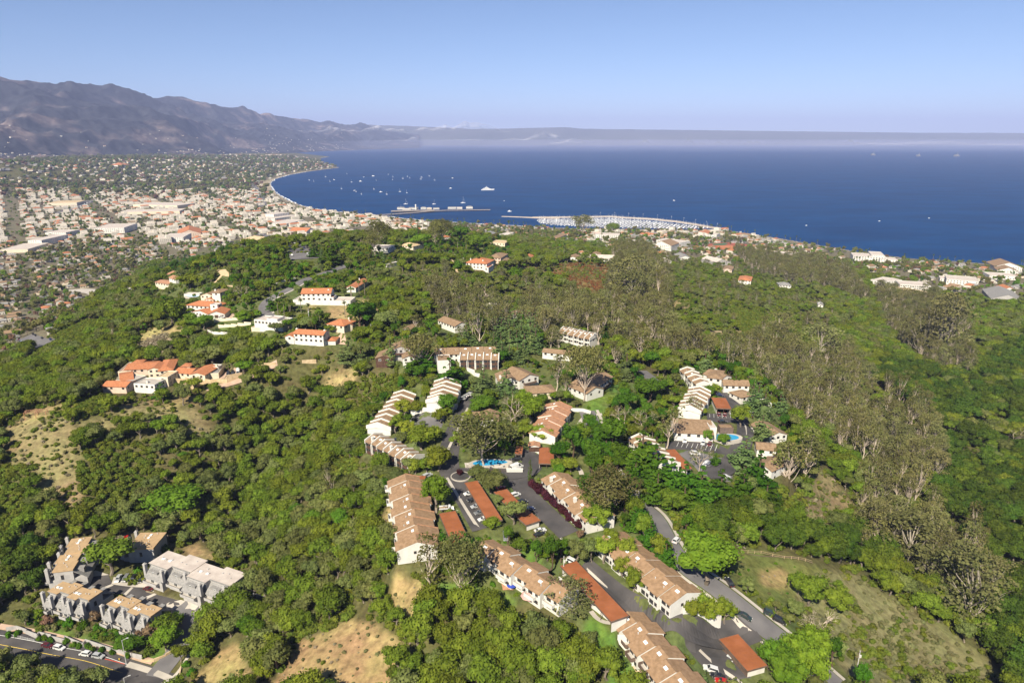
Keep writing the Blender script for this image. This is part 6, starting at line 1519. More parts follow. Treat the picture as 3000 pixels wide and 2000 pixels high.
# conifers of the right cluster
for b_, w_, h_ in (((560, 1200), 110, 110), ((680, 1300), 100, 100), ((1620, 1420), 90, 120), ((950, 1420), 90, 90), ((1100, 1480), 100, 95), ((820, 1390), 80, 90), ((1280, 1490), 90, 90), ((1480, 1500), 90, 90), ((500, 1330), 70, 80), ((700, 1500), 80, 90), ((1700, 1520), 80, 60), ((950, 1540), 80, 60), ((1150, 1560), 80, 60), ((1680, 400), 50, 46), ((1420, 450), 46, 50)): hero(5, 'cypress_tree', b_, w_, h_)
for b_, w_, h_ in (((1500, 1180), 86, 90), ((1620, 650), 66, 84), ((1680, 720), 60, 90), ((1660, 900), 64, 70), ((1820, 700), 56, 70), ((1140, 280), 50, 56), ((420, 340), 70, 60), ((1580, 560), 44, 60)): hero(5, 'cedar_tree', b_, w_, h_)
for b_, w_, h_ in (((280, 1080), 80, 130), ((80, 1180), 60, 100), ((350, 1180), 60, 90), ((430, 650), 70, 60), ((620, 560), 70, 60), ((700, 520), 60, 60), ((560, 520), 60, 60), ((660, 260), 60, 60)): hero(5, 'pine_tree', b_, w_, h_)
for b_, w_, h_ in (((785, 980), 70, 110), ((1040, 700), 40, 60), ((1900, 1340), 90, 130), ((2060, 1280), 80, 130)): hero(5, 'eucalyptus_tree', b_, w_, h_)
hero(5, 'bare_tree', (1090, 1195), 60, 80, 'leaning bare pale tree beside the covered white car'); hero(5, 'bare_tree', (400, 850), 70, 90); hero(5, 'bare_tree', (560, 830), 70, 70); hero(5, 'bare_tree', (325, 250), 30, 66)
hero(5, 'lime_tree', (1455, 780), 60, 66); hero(5, 'lime_tree', (1250, 490), 32, 34); hero(5, 'broadleaf_tree', (1165, 930), 34, 40); hero(5, 'broadleaf_tree', (1310, 940), 40, 30); hero(5, 'lime_tree', (1120, 690), 30, 24); hero(5, 'cypress_tree', (1240, 1120), 30, 28)
hero(5, 'oak_tree', (120, 1560), 100, 60); hero(5, 'umbrella_eucalyptus', (250, 1600), 140, 110)
# lower left
hero(1, 'oak_tree', (970, 545), 130, 100, 'big round dark green tree in the grey court', vi=0)
hero(1, 'broadleaf_tree', (1120, 1215), 72, 44, 'green tree dotted with white flowers behind the grey wall'); hero(1, 'broadleaf_tree', (1440, 1180), 74, 62); hero(1, 'oak_tree', (1560, 1290), 54, 46); hero(1, 'broadleaf_tree', (1500, 1010), 62, 40)
for b_, w_, h_ in (((840, 960), 34, 36), ((1330, 1100), 62, 50), ((420, 990), 34, 32), ((1230, 1090), 36, 30)): hero(1, 'bronze_tree', b_, w_, h_)
for b_, w_, h_ in (((20, 1440), 70, 84), ((250, 1460), 74, 70), ((430, 1520), 74, 60), ((600, 1530), 62, 50), ((780, 1530), 58, 56), ((880, 1520), 50, 56), ((-60, 1480), 86, 86)): hero(1, 'oak_tree' if w_ > 85 else 'grey_oak_tree', b_, w_, h_)
for b_ in ((155, 1060), (350, 1105), (440, 1115), (575, 1125), (685, 1165), (752, 1170), (880, 1205), (965, 1225), (800, 1200), (640, 1160), (80, 1070), (385, 1095), (1100, 1250)): hero(1, 'garden_shrub', b_, 20, 16)
for i in range(46):
 hero(1, random.choice(['garden_shrub', 'garden_shrub', 'sage_shrub', 'shrub']), (random.uniform(230, 1180), 0) if False else (lambda a: (a, 900 + (a - 230) * .23 + random.uniform(-40, 70)))(random.uniform(230, 1150)), random.uniform(13, 26), 14)
for b_, w_ in (((730, 1000), 36), ((840, 1030), 32), ((600, 980), 36), ((560, 960), 28), ((1190, 520), 24), ((1600, 1330), 24), ((1650, 1400), 26), ((2180, 730), 22), ((1420, 350), 34), ((1340, 400), 26)): hero(1, 'garden_shrub', b_, w_, w_ * .7)
hero(1, 'grey_oak_tree', (1500, 120), 70, 60); hero(1, 'broadleaf_tree', (830, 210), 44, 60); hero(1, 'lime_tree', (670, 210), 40, 30); hero(13, 'broadleaf_tree', (1090, 1110), 150, 90, 'bright green spreading tree with a pale trunk above the grey blocks', vi=2)
for b_, w_, h_ in (((2050, 800), 70, 60), ((2200, 760), 60, 90), ((1800, 1000), 80, 60), ((1750, 1200), 80, 60), ((2000, 900), 90, 70), ((2300, 800), 60, 100)): hero(1, 'grey_oak_tree' if b_[0] > 2000 else 'oak_tree', b_, w_, h_)
# eucalyptus of the right hand canyon
for b_, w_, h_ in (((900, 935), 170, 150), ((790, 855), 110, 120), ((1240, 1225), 170, 190), ((1030, 1020), 90, 100), ((830, 640), 80, 70), ((1170, 1010), 90, 100), ((1350, 1080), 100, 110)): hero(7, 'grey_eucalyptus', b_, w_, h_)
for b_, w_, h_ in (((195, 442), 90, 120), ((300, 405), 100, 110)): hero(7, 'eucalyptus_tree', b_, w_, h_)
for b_, w_, h_ in (((380, 1302), 90, 70), ((335, 1282), 60, 50), ((1480, 600), 70, 50), ((1500, 200), 60, 60)): hero(7, 'bare_tree', b_, w_, h_)
for b_, w_, h_ in (((320, 1120), 100, 80), ((480, 1150), 90, 60), ((270, 1060), 60, 60)): hero(7, 'oak_tree', b_, w_, h_)
for b_, w_, h_ in (((1555, 1155), 90, 130), ((1690, 1145), 110, 170), ((1740, 1140), 100, 150), ((770, 1200), 110, 100), ((480, 990), 70, 50)): hero(11, 'grey_eucalyptus', b_, w_, h_)
for b_, w_, h_ in (((250, 1135), 26, 46), ((680, 1310), 50, 60), ((770, 1410), 60, 80), ((890, 1240), 30, 40)): hero(11, 'bare_tree', b_, w_, h_)
for b_, w_, h_ in (((1560, 1000), 100, 130), ((1640, 1050), 90, 110), ((1500, 900), 80, 90), ((1700, 900), 80, 100)): hero(9, 'grey_eucalyptus', b_, w_, h_)
for b_, w_, h_ in (((1855, 1015), 34, 96), ((1320, 1150), 60, 70), ((30, 980), 60, 80), ((100, 1100), 60, 80), ((180, 1160), 50, 90), ((370, 1000), 60, 60)): hero(9, 'eucalyptus_tree', b_, w_, h_)
# crest and hilltop
hero(10, 'umbrella_eucalyptus', (1215, 870), 70, 86); hero(10, 'umbrella_eucalyptus', (1180, 885), 46, 60); hero(10, 'cypress_tree', (790, 960), 50, 74, 'dense dark green conifer at the end of the hilltop street'); hero(10, 'cypress_tree', (640, 890), 30, 34)
hero(10, 'column_cypress', (1548, 760), 20, 60, 'column cypress against the sea on the crest'); hero(10, 'umbrella_eucalyptus', (1690, 820), 56, 70); hero(10, 'umbrella_eucalyptus', (1770, 810), 60, 74); hero(10, 'broadleaf_tree', (1560, 820), 56, 46); hero(10, 'broadleaf_tree', (1900, 790), 64, 60); hero(10, 'broadleaf_tree', (2050, 850), 70, 60)
for x_ in range(6): hero(10, 'oak_tree', (1450 + x_ * 75, 960), 44, 36)
for b_ in ((1885, 850), (1958, 858), (2450, 800), (1820, 800), (1150, 1090)): hero(10, 'palm_tree', b_, 12, 34)
for b_ in ((1608, 585), (1656, 600), (1697, 595), (1707, 590), (1786, 580), (1845, 620), (1930, 680), (2230, 440), (2272, 440), (2165, 450), (2120, 600)): hero(6, 'palm_tree', b_, 16, 44)
hero(6, 'cypress_tree', (1560, 550), 34, 44); hero(6, 'pine_tree', (2250, 700), 84, 100, 'dark rounded tree beside the red-tiled cream villa', vi=0); hero(6, 'oak_tree', (790, 660), 76, 76); hero(6, 'bare_tree', (1340, 470), 50, 50); hero(6, 'grey_oak_tree', (1830, 690), 56, 34); hero(6, 'broadleaf_tree', (1690, 700), 36, 36); hero(6, 'broadleaf_tree', (1040, 700), 58, 48); hero(6, 'broadleaf_tree', (1340, 650), 44, 40)
hero(6, 'grey_oak_tree', (1600, 740), 50, 40); hero(6, 'grey_oak_tree', (1130, 960), 90, 60); hero(6, 'broadleaf_tree', (1350, 1030), 50, 40); hero(6, 'oak_tree', (1030, 150 + 90), 50, 34); hero(6, 'oak_tree', (950, 380), 80, 44); hero(6, 'cypress_tree', (720, 1220), 44, 44); hero(6, 'lime_tree', (2010, 720), 40, 24); hero(6, 'palm_tree', (2170, 460), 20, 30)
for i in range(30): hero(6, random.choice(['broadleaf_tree', 'garden_shrub', 'garden_shrub', 'shrub']), (random.uniform(1250, 1980), random.uniform(220, 400)), random.uniform(16, 32), 18)
for b_, w_, h_ in (((960, 430), 60, 60), ((380, 580), 46, 80), ((610, 640), 90, 100), ((155, 590), 50, 60), ((60, 560), 70, 50)): hero(8, 'umbrella_eucalyptus' if w_ == 90 else 'cedar_tree', b_, w_, h_)
for i in range(26): hero(8, 'cedar_tree', (1180 + (i % 7) * 52 + random.uniform(-15, 15), 330 + (i // 7) * 78 + random.uniform(-15, 15)), random.uniform(34, 52), random.uniform(56, 74))
for b_, w_, h_ in (((875, 215), 46, 70), ((945, 245), 40, 70), ((1055, 415), 60, 110), ((930, 415), 36, 50), ((1600, 440), 50, 50), ((1660, 450), 50, 44), ((500, 390), 40, 44), ((590, 340), 50, 44), ((1950, 640), 60, 60), ((2290, 560), 60, 90), ((2100, 600), 50, 70)): hero(8, 'eucalyptus_tree', b_, w_, h_)
hero(8, 'pine_tree', (1990, 440), 50, 56); hero(8, 'pine_tree', (180, 300), 84, 90); hero(8, 'pine_tree', (1040, 300), 50, 56); hero(8, 'grey_oak_tree', (340, 320), 70, 60); hero(8, 'bare_tree', (2105, 600), 30, 66); hero(13, 'bare_tree', (1530, 905), 44, 24, 'dead white limb lying over the dark ravine wood')
hero(9, 'oak_tree', (235, 840), 26, 20); hero(9, 'garden_shrub', (610, 760), 60, 30); hero(9, 'garden_shrub', (120, 700), 30, 30); hero(9, 'column_cypress', (1545, 580), 8, 34)
for b_ in ((1035, 620), (1040, 590), (120, 545), (195, 560), (1205, 500), (560, 400), (660, 480), (700, 500), (760, 450), (880, 480), (920, 500), (300, 700)): hero(9, 'palm_tree', b_, 14, 36)
hero(9, 'umbrella_eucalyptus', (1200, 420), 56, 56); hero(9, 'oak_tree', (1460, 400), 44, 34)
for i in range(15): hero(0, ['pine_tree', 'oak_tree', 'cypress_tree'][i % 3], (1372 + i * 11 + random.uniform(-5, 5), 1082 + i * 15.5 + random.uniform(-4, 8)), random.uniform(48, 66), random.uniform(56, 84))
for i in range(9): hero(0, 'pine_tree', (1352 + i * 8, 990 + i * 12), random.uniform(34, 46), 56)
# ------------------------------------------------------------------ the rest of the vegetation by ground cover
VEG = [('dark', [(2520, 1120), (2620, 1060), (2800, 1120), (3160, 900), (3160, 2100), (2960, 2060), (2880, 1900), (2900, 1760), (2820, 1600), (2720, 1420), (2600, 1330)]), ('dark', [(2090, 1500), (2250, 1530), (2420, 1560), (2560, 1600), (2700, 1720), (2560, 1680), (2400, 1650), (2200, 1600), (2080, 1600)]), ('dark', [(-60, 1480), (110, 1560), (160, 1700), (60, 1860), (-60, 1860)]), ('euc', [(1800, 740), (1880, 730), (1960, 800), (1960, 980), (2080, 1060), (1960, 1060), (1820, 1030), (1620, 1010), (1500, 940), (1600, 900), (1780, 900), (1790, 820)]),
    ('euc', [(2280, 1010), (2400, 980), (2600, 1150), (2740, 1250), (2760, 1420), (2600, 1400), (2420, 1330), (2280, 1170), (2180, 1100), (2100, 1060)]),
    ('euc', [(2150, 740), (2320, 760), (2480, 800), (2550, 900), (2440, 860), (2200, 800)]),
    ('euc', [(2560, 860), (2700, 850), (2820, 920), (2850, 1100), (2700, 1080), (2600, 980)]),
    ('euc', [(2480, 1480), (2620, 1400), (2780, 1520), (2900, 1680), (2880, 1800), (2780, 1780), (2640, 1650), (2520, 1620)]),
    ('euc', [(1250, 860), (1350, 860), (1450, 900), (1500, 980), (1420, 1000), (1280, 960)]),
    ('mat', [(205, 1205), (260, 1170), (340, 1163), (345, 1190), (300, 1215), (230, 1235)]),
    ('mat', [(235, 1335), (330, 1310), (400, 1300), (455, 1325), (480, 1370), (455, 1420), (400, 1500), (340, 1525), (245, 1512), (240, 1440), (215, 1400)]),
    ('mat', [(-40, 1380), (70, 1355), (100, 1420), (95, 1530), (30, 1610), (-40, 1620)]),
    ('mat', [(1010, 1170), (1060, 1110), (1180, 1070), (1240, 1110), (1200, 1150), (1080, 1180), (1010, 1260)]),
    ('mat', [(1000, 1340), (1070, 1360), (1090, 1420), (1020, 1460), (960, 1400)]),
    ('mat', [(2260, 1430), (2330, 1430), (2360, 1480), (2340, 1530), (2240, 1520)]),
    ('mat', [(1190, 750), (1310, 745), (1330, 780), (1230, 790)]), ('mat', [(1210, 820), (1290, 815), (1290, 850), (1220, 850)]),
    ('mat', [(120, 1010), (250, 940), (300, 940), (260, 1000), (130, 1060), (60, 1080)]),
    ('mat', [(700, 960), (790, 965), (780, 990), (620, 1010), (520, 1020), (560, 990)]),
    ('mat', [(2150, 900), (2260, 930), (2420, 1000), (2440, 1090), (2300, 1040), (2150, 960)])]
V_BOX = [(min(p[0] for p in a), max(p[0] for p in a), min(p[1] for p in a), max(p[1] for p in a)) for _, a in VEG]
_oc = np.array([(o_[0], o_[1], o_[2], o_[3], o_[4], o_[5]) for o_ in OCC])
_ocr = np.hypot(_oc[:, 4], _oc[:, 5])
def occupied(x, y, pad=0.0, sight=False):
 """true where a building, road or pool stands"""
 res = np.zeros(len(x), bool)
 order = np.argsort(x)
 xs = x[order]
 for (cx, cy, ux, uy, hl, hw), R_ in zip(_oc, _ocr):
  if sight and hl < 2.5 and hw < (4.5 if cy > 370 else 2): continue
  a = np.searchsorted(xs, cx - R_ - pad); b = np.searchsorted(xs, cx + R_ + pad)
  if b <= a: continue
  ii = order[a:b]; dx = x[ii] - cx; dy = y[ii] - cy
  res[ii] |= (np.abs(dx * ux + dy * uy) < hl + pad) & (np.abs(-dx * uy + dy * ux) < hw + pad)
 for poly in OCCPOLY:
  res |= inside(poly, x, y)
 return res
def near_planted(x, y, f=.75):
 res = np.zeros(len(x), bool)
 for px, py, pr in PLANTED: res |= (x - px) ** 2 + (y - py) ** 2 < (pr * f) ** 2
 return res
def jgrid(x0, x1, y0, y1, st, rng):
 X, Y = np.meshgrid(np.arange(x0, x1, st), np.arange(y0, y1, st))
 X = X.ravel() + rng.uniform(-.5, .5, X.size) * st; Y = Y.ravel() + rng.uniform(-.5, .5, Y.size) * st
 return X, Y
def in_view(x, y, z, m=280):
 u, v = proj(x, y, z); dep = y * CP - (z - H) * SP
 return (dep > 60) & (u > -m) & (u < 3000 + m) & (v < 2000 + m * 1.6)
def zone(x, y, z):
 c = classify(x, y, z); names = np.array(NAMES, dtype=object)[c]
 u, v = proj(x, y, z)
 for (n, poly), b_ in zip(VEG, V_BOX):
  s = np.nonzero((u > b_[0]) & (u < b_[1]) & (v > b_[2]) & (v < b_[3]))[0]
  if len(s): names[s[inside(poly, u[s], v[s])]] = n
 return names
# class: (spacing probability table for trees), (for shrubs)
TREES = {'forest': (.96, [('oak_tree', .56, .8, 1.6), ('grey_oak_tree', .27, .75, 1.45), ('broadleaf_tree', .09, .6, 1.25), ('eucalyptus_tree', .02, .6, .9), ('bare_tree', .02, .4, .7), ('shrub', .04, 2, 3)]),
   'euc': (.66, [('grey_eucalyptus', .36, .8, 1.5), ('eucalyptus_tree', .24, .8, 1.35), ('grey_oak_tree', .20, .7, 1.3), ('oak_tree', .17, .7, 1.3), ('bare_tree', .03, .6, .9)]),
   'dark': (.86, [('canyon_oak', .62, .9, 1.7), ('oak_tree', .16, .8, 1.5), ('grey_oak_tree', .16, .8, 1.5), ('broadleaf_tree', .04, .6, 1.1), ('bare_tree', .02, .6, .9)]),
   'garden': (.80, [('broadleaf_tree', .26, .4, .95), ('pine_tree', .14, .45, .9), ('oak_tree', .26, .45, 1.1), ('grey_oak_tree', .16, .45, 1.0), ('cedar_tree', .10, .4, .8), ('lime_tree', .08, .4, .85)]),
   'chaparral': (.24, [('oak_tree', .45, .4, 1.1), ('grey_oak_tree', .35, .4, 1.1), ('grey_eucalyptus', .14, .5, 1.0), ('pine_tree', .06, .5, .8)]),
   'scrub': (.05, [('oak_tree', 1, .3, .6)]), 'brush': (.04, [('oak_tree', 1, .3, .6)]), 'mat': (.0, [('oak_tree', 1, .4, .7)]), 'meadow': (.01, [('oak_tree', 1, .3, .5)])}
SHRUBS = {'forest': (.5, [('shrub', .8, .9, 1.8), ('sage_shrub', .2, .8, 1.6)]), 'euc': (.75, [('shrub', .6, .8, 1.8), ('sage_shrub', .4, .7, 1.5)]), 'garden': (.55, [('garden_shrub', .35, .5, 1.1), ('shrub', .45, .6, 1.3), ('sage_shrub', .2, .5, 1.0)]),
    'chaparral': (.80, [('shrub', .62, .8, 1.9), ('sage_shrub', .30, .7, 1.5), ('garden_shrub', .08, .7, 1.4)]), 'dark': (.25, [('shrub', 1, .9, 1.7)]), 'mat': (1.0, [('shrub', 1, 1.2, 1.8)]), 'scrub': (.72, [('sage_shrub', .38, .4, 1.1), ('shrub', .28, .5, 1.3), ('pale_bush', .34, .4, 1.0)]),
    'brush': (.80, [('sage_shrub', .45, .5, 1.2), ('shrub', .35, .6, 1.5), ('pale_bush', .20, .4, .9)]), 'rust': (.85, [('rusty_bush', .5, .7, 1.3), ('sage_shrub', .2, .6, 1.1), ('shrub', .3, .7, 1.3)]), 'palebrush': (.95, [('pale_bush', .85, .8, 1.5), ('sage_shrub', .15, .7, 1.3)]),
    'meadow': (.22, [('sage_shrub', .5, .3, .6), ('garden_shrub', .5, .3, .6)]), 'dry': (.07, [('sage_shrub', 1, .4, .9)]), 'dirt': (.30, [('pale_bush', .45, .2, .6), ('sage_shrub', .35, .2, .7), ('shrub', .2, .3, .9)])}
NEAR = {}
def collect(table, st, rmax, seed, pad, hh):
 rng = np.random.default_rng(seed)
 X, Y = jgrid(-900, 1300, 90, rmax, st, rng)
 r = np.hypot(X, Y); Z = gz(X, Y)
 ok = in_view(X, Y, Z) & (r < rmax) & (Z > 2)
 X, Y, Z = X[ok], Y[ok], Z[ok]; r = r[ok]
 zn = zone(X, Y, Z)
 prob = np.array([table.get(n, (0,))[0] for n in zn])
 gap = np.sin(X * .09 + 2 * np.sin(Y * .05)) * np.sin(Y * .11 + 1.5 * np.sin(X * .06))
 prob = np.where(prob < .9, prob * (1 + .9 * gap), prob)
 ok = rng.uniform(size=len(X)) < prob
 X, Y, Z, zn, r = X[ok], Y[ok], Z[ok], zn[ok], r[ok]
 ok = ~occupied(X, Y, pad) & ~near_planted(X, Y)
 for f_ in (.5, .95):
  k_ = (H - Z) / np.maximum(20, H - Z - hh * f_)
  ok &= ~(occupied(X * k_, Y * k_, -.5, True) & (rng.uniform(size=len(X)) < .88))
 X, Y, Z, zn, r = X[ok], Y[ok], Z[ok], zn[ok], r[ok]
 pat = .5 + .5 * np.sin(X * .035 + 1.7 * np.sin(Y * .022 + 1)) * np.sin(Y * .041 + 1.3 * np.sin(X * .03))
 for i in range(len(X)):
  L = table[zn[i]][1]; w = min(.999, max(0, rng.uniform() * .62 + pat[i] * .38)) * sum(l[1] for l in L);
  for sp, p_, a, b in L:
   w -= p_
   if w <= 0: break
  NEAR.setdefault(sp, []).append((X[i], Y[i], Z[i], rng.uniform(a, b), r[i]))
collect(TREES, 5.7, 1500, 5, 1.5, 7.0)
collect(SHRUBS, 2.7, 1150, 6, .6, 1.6)
LIMIT = {'canyon_oak': 200, 'oak_tree': 290, 'grey_oak_tree': 230, 'broadleaf_tree': 120, 'shrub': 240, 'sage_shrub': 120, 'garden_shrub': 60, 'pale_bush': 60, 'rusty_bush': 40, 'grey_eucalyptus': 150, 'eucalyptus_tree': 100, 'bare_tree': 60, 'pine_tree': 60, 'cedar_tree': 40, 'lime_tree': 40}
STUFF = {'canyon_oak': ('canyon_oak_wood', 'oak wood filling the canyons, shade put into its leaf colour'), 'oak_tree': ('oak_wood', 'dense dark green oak wood covering the slopes'), 'grey_oak_tree': ('grey_oak_wood', 'grey-green oaks mixed through the wood'), 'broadleaf_tree': ('green_thicket', 'brighter green trees mixed through the wood'),
   'shrub': ('chaparral', 'low dark green chaparral covering the slopes'), 'sage_shrub': ('sage_scrub', 'grey-green scrub over the dry slopes'), 'garden_shrub': ('garden_planting', 'bright low planting of the gardens'), 'pale_bush': ('dry_brush', 'pale dry brush on the bare slopes'),
   'rusty_bush': ('rusty_brush', 'rusty brown brush on the burnt slope'), 'grey_eucalyptus': ('grey_eucalyptus_wood', 'thin grey eucalyptus wood in the valleys'), 'eucalyptus_tree': ('eucalyptus_wood', 'olive eucalyptus trees through the valleys'), 'bare_tree': ('bare_wood', 'bare pale trees scattered in the wood'),
   'pine_tree': ('pine_wood', 'dark pines scattered through the gardens'), 'cedar_tree': ('cedar_wood', 'feathery cedars scattered through the gardens'), 'lime_tree': ('yellow_green_wood', 'yellow-green trees scattered through the gardens')}
rnd = random.Random(3)
for sp, lst in NEAR.items():
 lst.sort(key=lambda t_: t_[4] / t_[3])
 n = LIMIT.get(sp, 50)
 def seen(t_):
  u, v = proj(t_[0], t_[1], t_[2]); return 0 < u < 3000 and v < 1990
 head = [t_ for t_ in lst if seen(t_)][:n]; hs_ = set(id(t_) for t_ in head); rest = [t_ for t_ in lst if id(t_) not in hs_]
 for (x, y, z, s, r) in head: plant(sp, x, y, s, z=z, sz=rnd.uniform(.85, 1.2), rng=rnd)
 if rest:
  a = np.array(rest); N = len(a); rg = np.random.default_rng(9)
  sc_ = np.stack([a[:, 3], a[:, 3], a[:, 3] * rg.uniform(.85, 1.2, N)], 1); ro = np.stack([np.zeros(N), np.zeros(N), rg.uniform(0, 6.28, N)], 1)
  scatter(STUFF[sp][0], STUFF[sp][1], [v_[2] for v_ in VAR[sp]], a[:, :3], sc_, ro, rg.integers(0, len(VAR[sp]), N))
 print('VEG', sp, len(head), len(rest))
MARKS += [(870,720,'the freeway curve'),(650,720,'the pale lookout tower'),(460,560,'the huge warehouse roof'),(430,620,'the narrow warehouse'),(320,660,'the long four-storey block'),(500,690,'the rosy tiled cluster'),(100,695,'the cube-like block'),(160,675,'the white horizontal block'),(210,610,'the far freeway'),(40,725,'the broad roof at the left edge'),
 (780,640,'the big stepped beach hotel'),(900,670,'the terracotta building by the freeway'),(740,705,'the tan-roofed hall'),(400,780,'the ridge foot streets'),(250,860,'the pale street below the ridge'),(100,1000,'the parked cars under the ridge'),(30,960,'the left edge houses'),(150,800,'the dark tree belt'),(380,800,'the reddish trees'),(300,740,'the grey roof quarter'),(550,640,'the downtown roofs'),(620,560,'the railway'),
 (750,570,'the shore road'),(1000,640,'the wharf root'),(1200,665,'the beach palms'),(1450,670,'the harbour front'),(1700,675,'the marina quay'),(2000,690,'the harbour hotel'),(2250,720,'the stadium'),(2400,740,'the brick gymnasium'),(2750,780,'the clifftop roofs'),(2900,800,'the brown-roofed clifftop block'),(1350,640,'the sand spit'),(1600,650,'the near end of the marina'),(1800,655,'the middle of the marina'),(1950,660,'the far end of the marina')]
_mk = np.array([(a, b) for a, b, _ in MARKS], float)
# ------------------------------------------------------------------ town houses
def town_house(w, d, h, kind, wall, roof, hr=1.8, wing=False, seed=0):
 mw, mr = MB(), MB()
 x0, x1, y0, y1 = -w / 2, w / 2, -d / 2, d / 2
 def add(x0, x1, y0, y1, h, kind):
  if kind == 'gable': gable_unit(mw, mr, x0, x1, y0, y1, -1.5, h, hr, .5, .5, 'x', .4)
  elif kind == 'hip': hip_unit(mw, mr, x0, x1, y0, y1, -1.5, h, hr)
  else:
   mw.box(x0, x1, y0, y1, -1.5, h)
   for bx in ((x0, x1, y0, y0 + .35), (x0, x1, y1 - .35, y1), (x0, x0 + .35, y0 + .35, y1 - .35), (x1 - .35, x1, y0 + .35, y1 - .35)): mw.box(*bx, h, h + .5)
   mr.box(x0 + .35, x1 - .35, y0 + .35, y1 - .35, h, h + .08)
 add(x0, x1, y0, y1, h, kind)
 if wing: add(x0 + w * .1, x0 + w * .5, y1 + .05, y1 + d * .6, h * .8, kind)
 if wing and kind == 'flat': add(x1 - w * .4, x1 - .3, y0 + .4, y1 - .4, h * 1.45, 'flat')
 mg = MB(); n = max(2, int(w / 3.4))
 for f in range(max(1, int(h / 3))):
  for i in range(n):
   x = x0 + w * (i + .5) / n
   mg.box(x - .6, x + .6, y0 - .06, y0 - .01, f * 3 + 1, f * 3 + 2.3); mg.box(x - .6, x + .6, y1 + .01, y1 + .06, f * 3 + 1, f * 3 + 2.3)
  for sx in (x0, x1):
   mg.box(sx - .06 if sx < 0 else sx + .01, sx - .01 if sx < 0 else sx + .06, -.7, .7, f * 3 + 1, f * 3 + 2.3)
 j = MB();
 for src, mi in ((mw, 0), (mr, 1), (mg, 2)):
  o_ = len(j.v); j.v += src.v; j.f += [tuple(o_ + k_ for k_ in f) for f in src.f]; j.m += [mi] * len(src.f)
 return (mw.mesh('town_wall', [M[wall]]), mr.mesh('town_roof', [M[roof]]), mg.mesh('town_windows', [M['glass']]), j.mesh('town_house', [M[wall], M[roof], M['glass']]))
M['twall'] = noise_mat('town_stucco', (.52, .48, .41), (.62, .58, .50), .35, .9)
RES = [town_house(13, 9, 3.2, 'gable', 'twall', 'shingle'), town_house(14, 9, 3.2, 'gable', 'cream', 'brown', wing=True), town_house(12, 9, 3.2, 'hip', 'twall', 'shingle'), town_house(13, 10, 5.6, 'hip', 'twall', 'terracotta'),
    town_house(14, 10, 3.4, 'gable', 'twall', 'salmon', wing=True), town_house(13, 10, 3.2, 'flat', 'twall', 'roofpale'), town_house(15, 9, 5.6, 'gable', 'twall', 'brown'), town_house(12, 10, 3.2, 'gable', 'greywood', 'shingle', wing=True)]
COM = [town_house(24, 15, 7, 'flat', 'twall', 'roofpale', wing=True), town_house(30, 18, 6, 'flat', 'cream', 'roofpale'), town_house(26, 13, 8, 'gable', 'twall', 'terracotta', hr=2.2, wing=True), town_house(20, 14, 9, 'hip', 'twall', 'terracotta', hr=2.4),
    town_house(36, 20, 6, 'flat', 'twall', 'roofpale', wing=True), town_house(22, 16, 11, 'flat', 'twall', 'roofpale', wing=True), town_house(28, 12, 6, 'gable', 'cream', 'brown', hr=2)]
RDES = ['grey-gabled white cottage', 'brown-roofed cream cottage', 'grey-hipped white cottage', 'tall terracotta-roofed white house', 'salmon-roofed white cottage', 'small flat-roofed house', 'tall brown-roofed white house', 'all-grey winged cottage']
CDES = ['stepped white block', 'flat cream block', 'long terracotta-roofed block', 'terracotta-hipped white block', 'very wide white block', 'tall white block', 'long brown-roofed block']
rg = np.random.default_rng(77)
th_r, th_c, tt = [], [], []
ANG = .62
def rotgrid(x0, x1, y0, y1, sx, sy, jit):
 c_, s_ = math.cos(ANG), math.sin(ANG)
 A_, B_ = np.meshgrid(np.arange(-7000, 7000, sx), np.arange(-7000, 7000, sy))
 ia = np.round(A_ / sx).astype(int); ib = np.round(B_ / sy).astype(int)
 keep = ((ib % 3) != 0) & ((ia % 7) != 0)
 A_ = A_[keep] + rg.uniform(-jit, jit, keep.sum()); B_ = B_[keep] + rg.uniform(-jit, jit, keep.sum())
 X = A_ * c_ - B_ * s_; Y = A_ * s_ + B_ * c_
 ok = (X > x0) & (X < x1) & (Y > y0) & (Y < y1); return X[ok], Y[ok]
def town_filter(X, Y, rmin, rmax, com=None):
 Z = gz(X, Y); r = np.hypot(X, Y); ok = in_view(X, Y, Z, 380) & (r > rmin) & (r < rmax) & (Z > 1.6)
 X, Y, Z = X[ok], Y[ok], Z[ok]
 zn = zone(X, Y, Z); ok = (zn == 'town') & ~occupied(X, Y, 6)
 ok &= dist_line(SHORE, X, Y) > 45
 return X[ok], Y[ok], Z[ok]
X, Y = rotgrid(-3500, 2600, 400, 4400, 19, 19, 3); X, Y, Z = town_filter(X, Y, 560, 4400)
u, v = proj(X, Y, Z)
down = (u < 1250) & (v > 555) & (v < 712) & (u > -50)
mesa = (u >= 1250)
keep = np.where(down, False, np.where(mesa, rg.uniform(size=len(X)) < .55, np.where(v > 712, rg.uniform(size=len(X)) < .68, rg.uniform(size=len(X)) < .30 * np.clip((5200 - np.hypot(X, Y)) / 2200, .2, 1))))
for x, y, z in zip(X[keep], Y[keep], Z[keep]): th_r.append((x, y, z, rg.choice(8, p=[.22, .16, .16, .08, .07, .13, .10, .08]), rg.uniform(.85, 1.15), ANG + rg.integers(0, 2) * math.pi / 2 + rg.normal() * .04))
X, Y = rotgrid(-3500, 2600, 400, 4400, 36, 32, 4); X, Y, Z = town_filter(X, Y, 560, 4400); u, v = proj(X, Y, Z)
down = (u < 1250) & (v > 555) & (v < 716); harb = (u > 1700) & (u < 2300) & (v > 672) & (v < 700)
keep = (down & (rg.uniform(size=len(X)) < .85)) | (harb & (rg.uniform(size=len(X)) < .5))
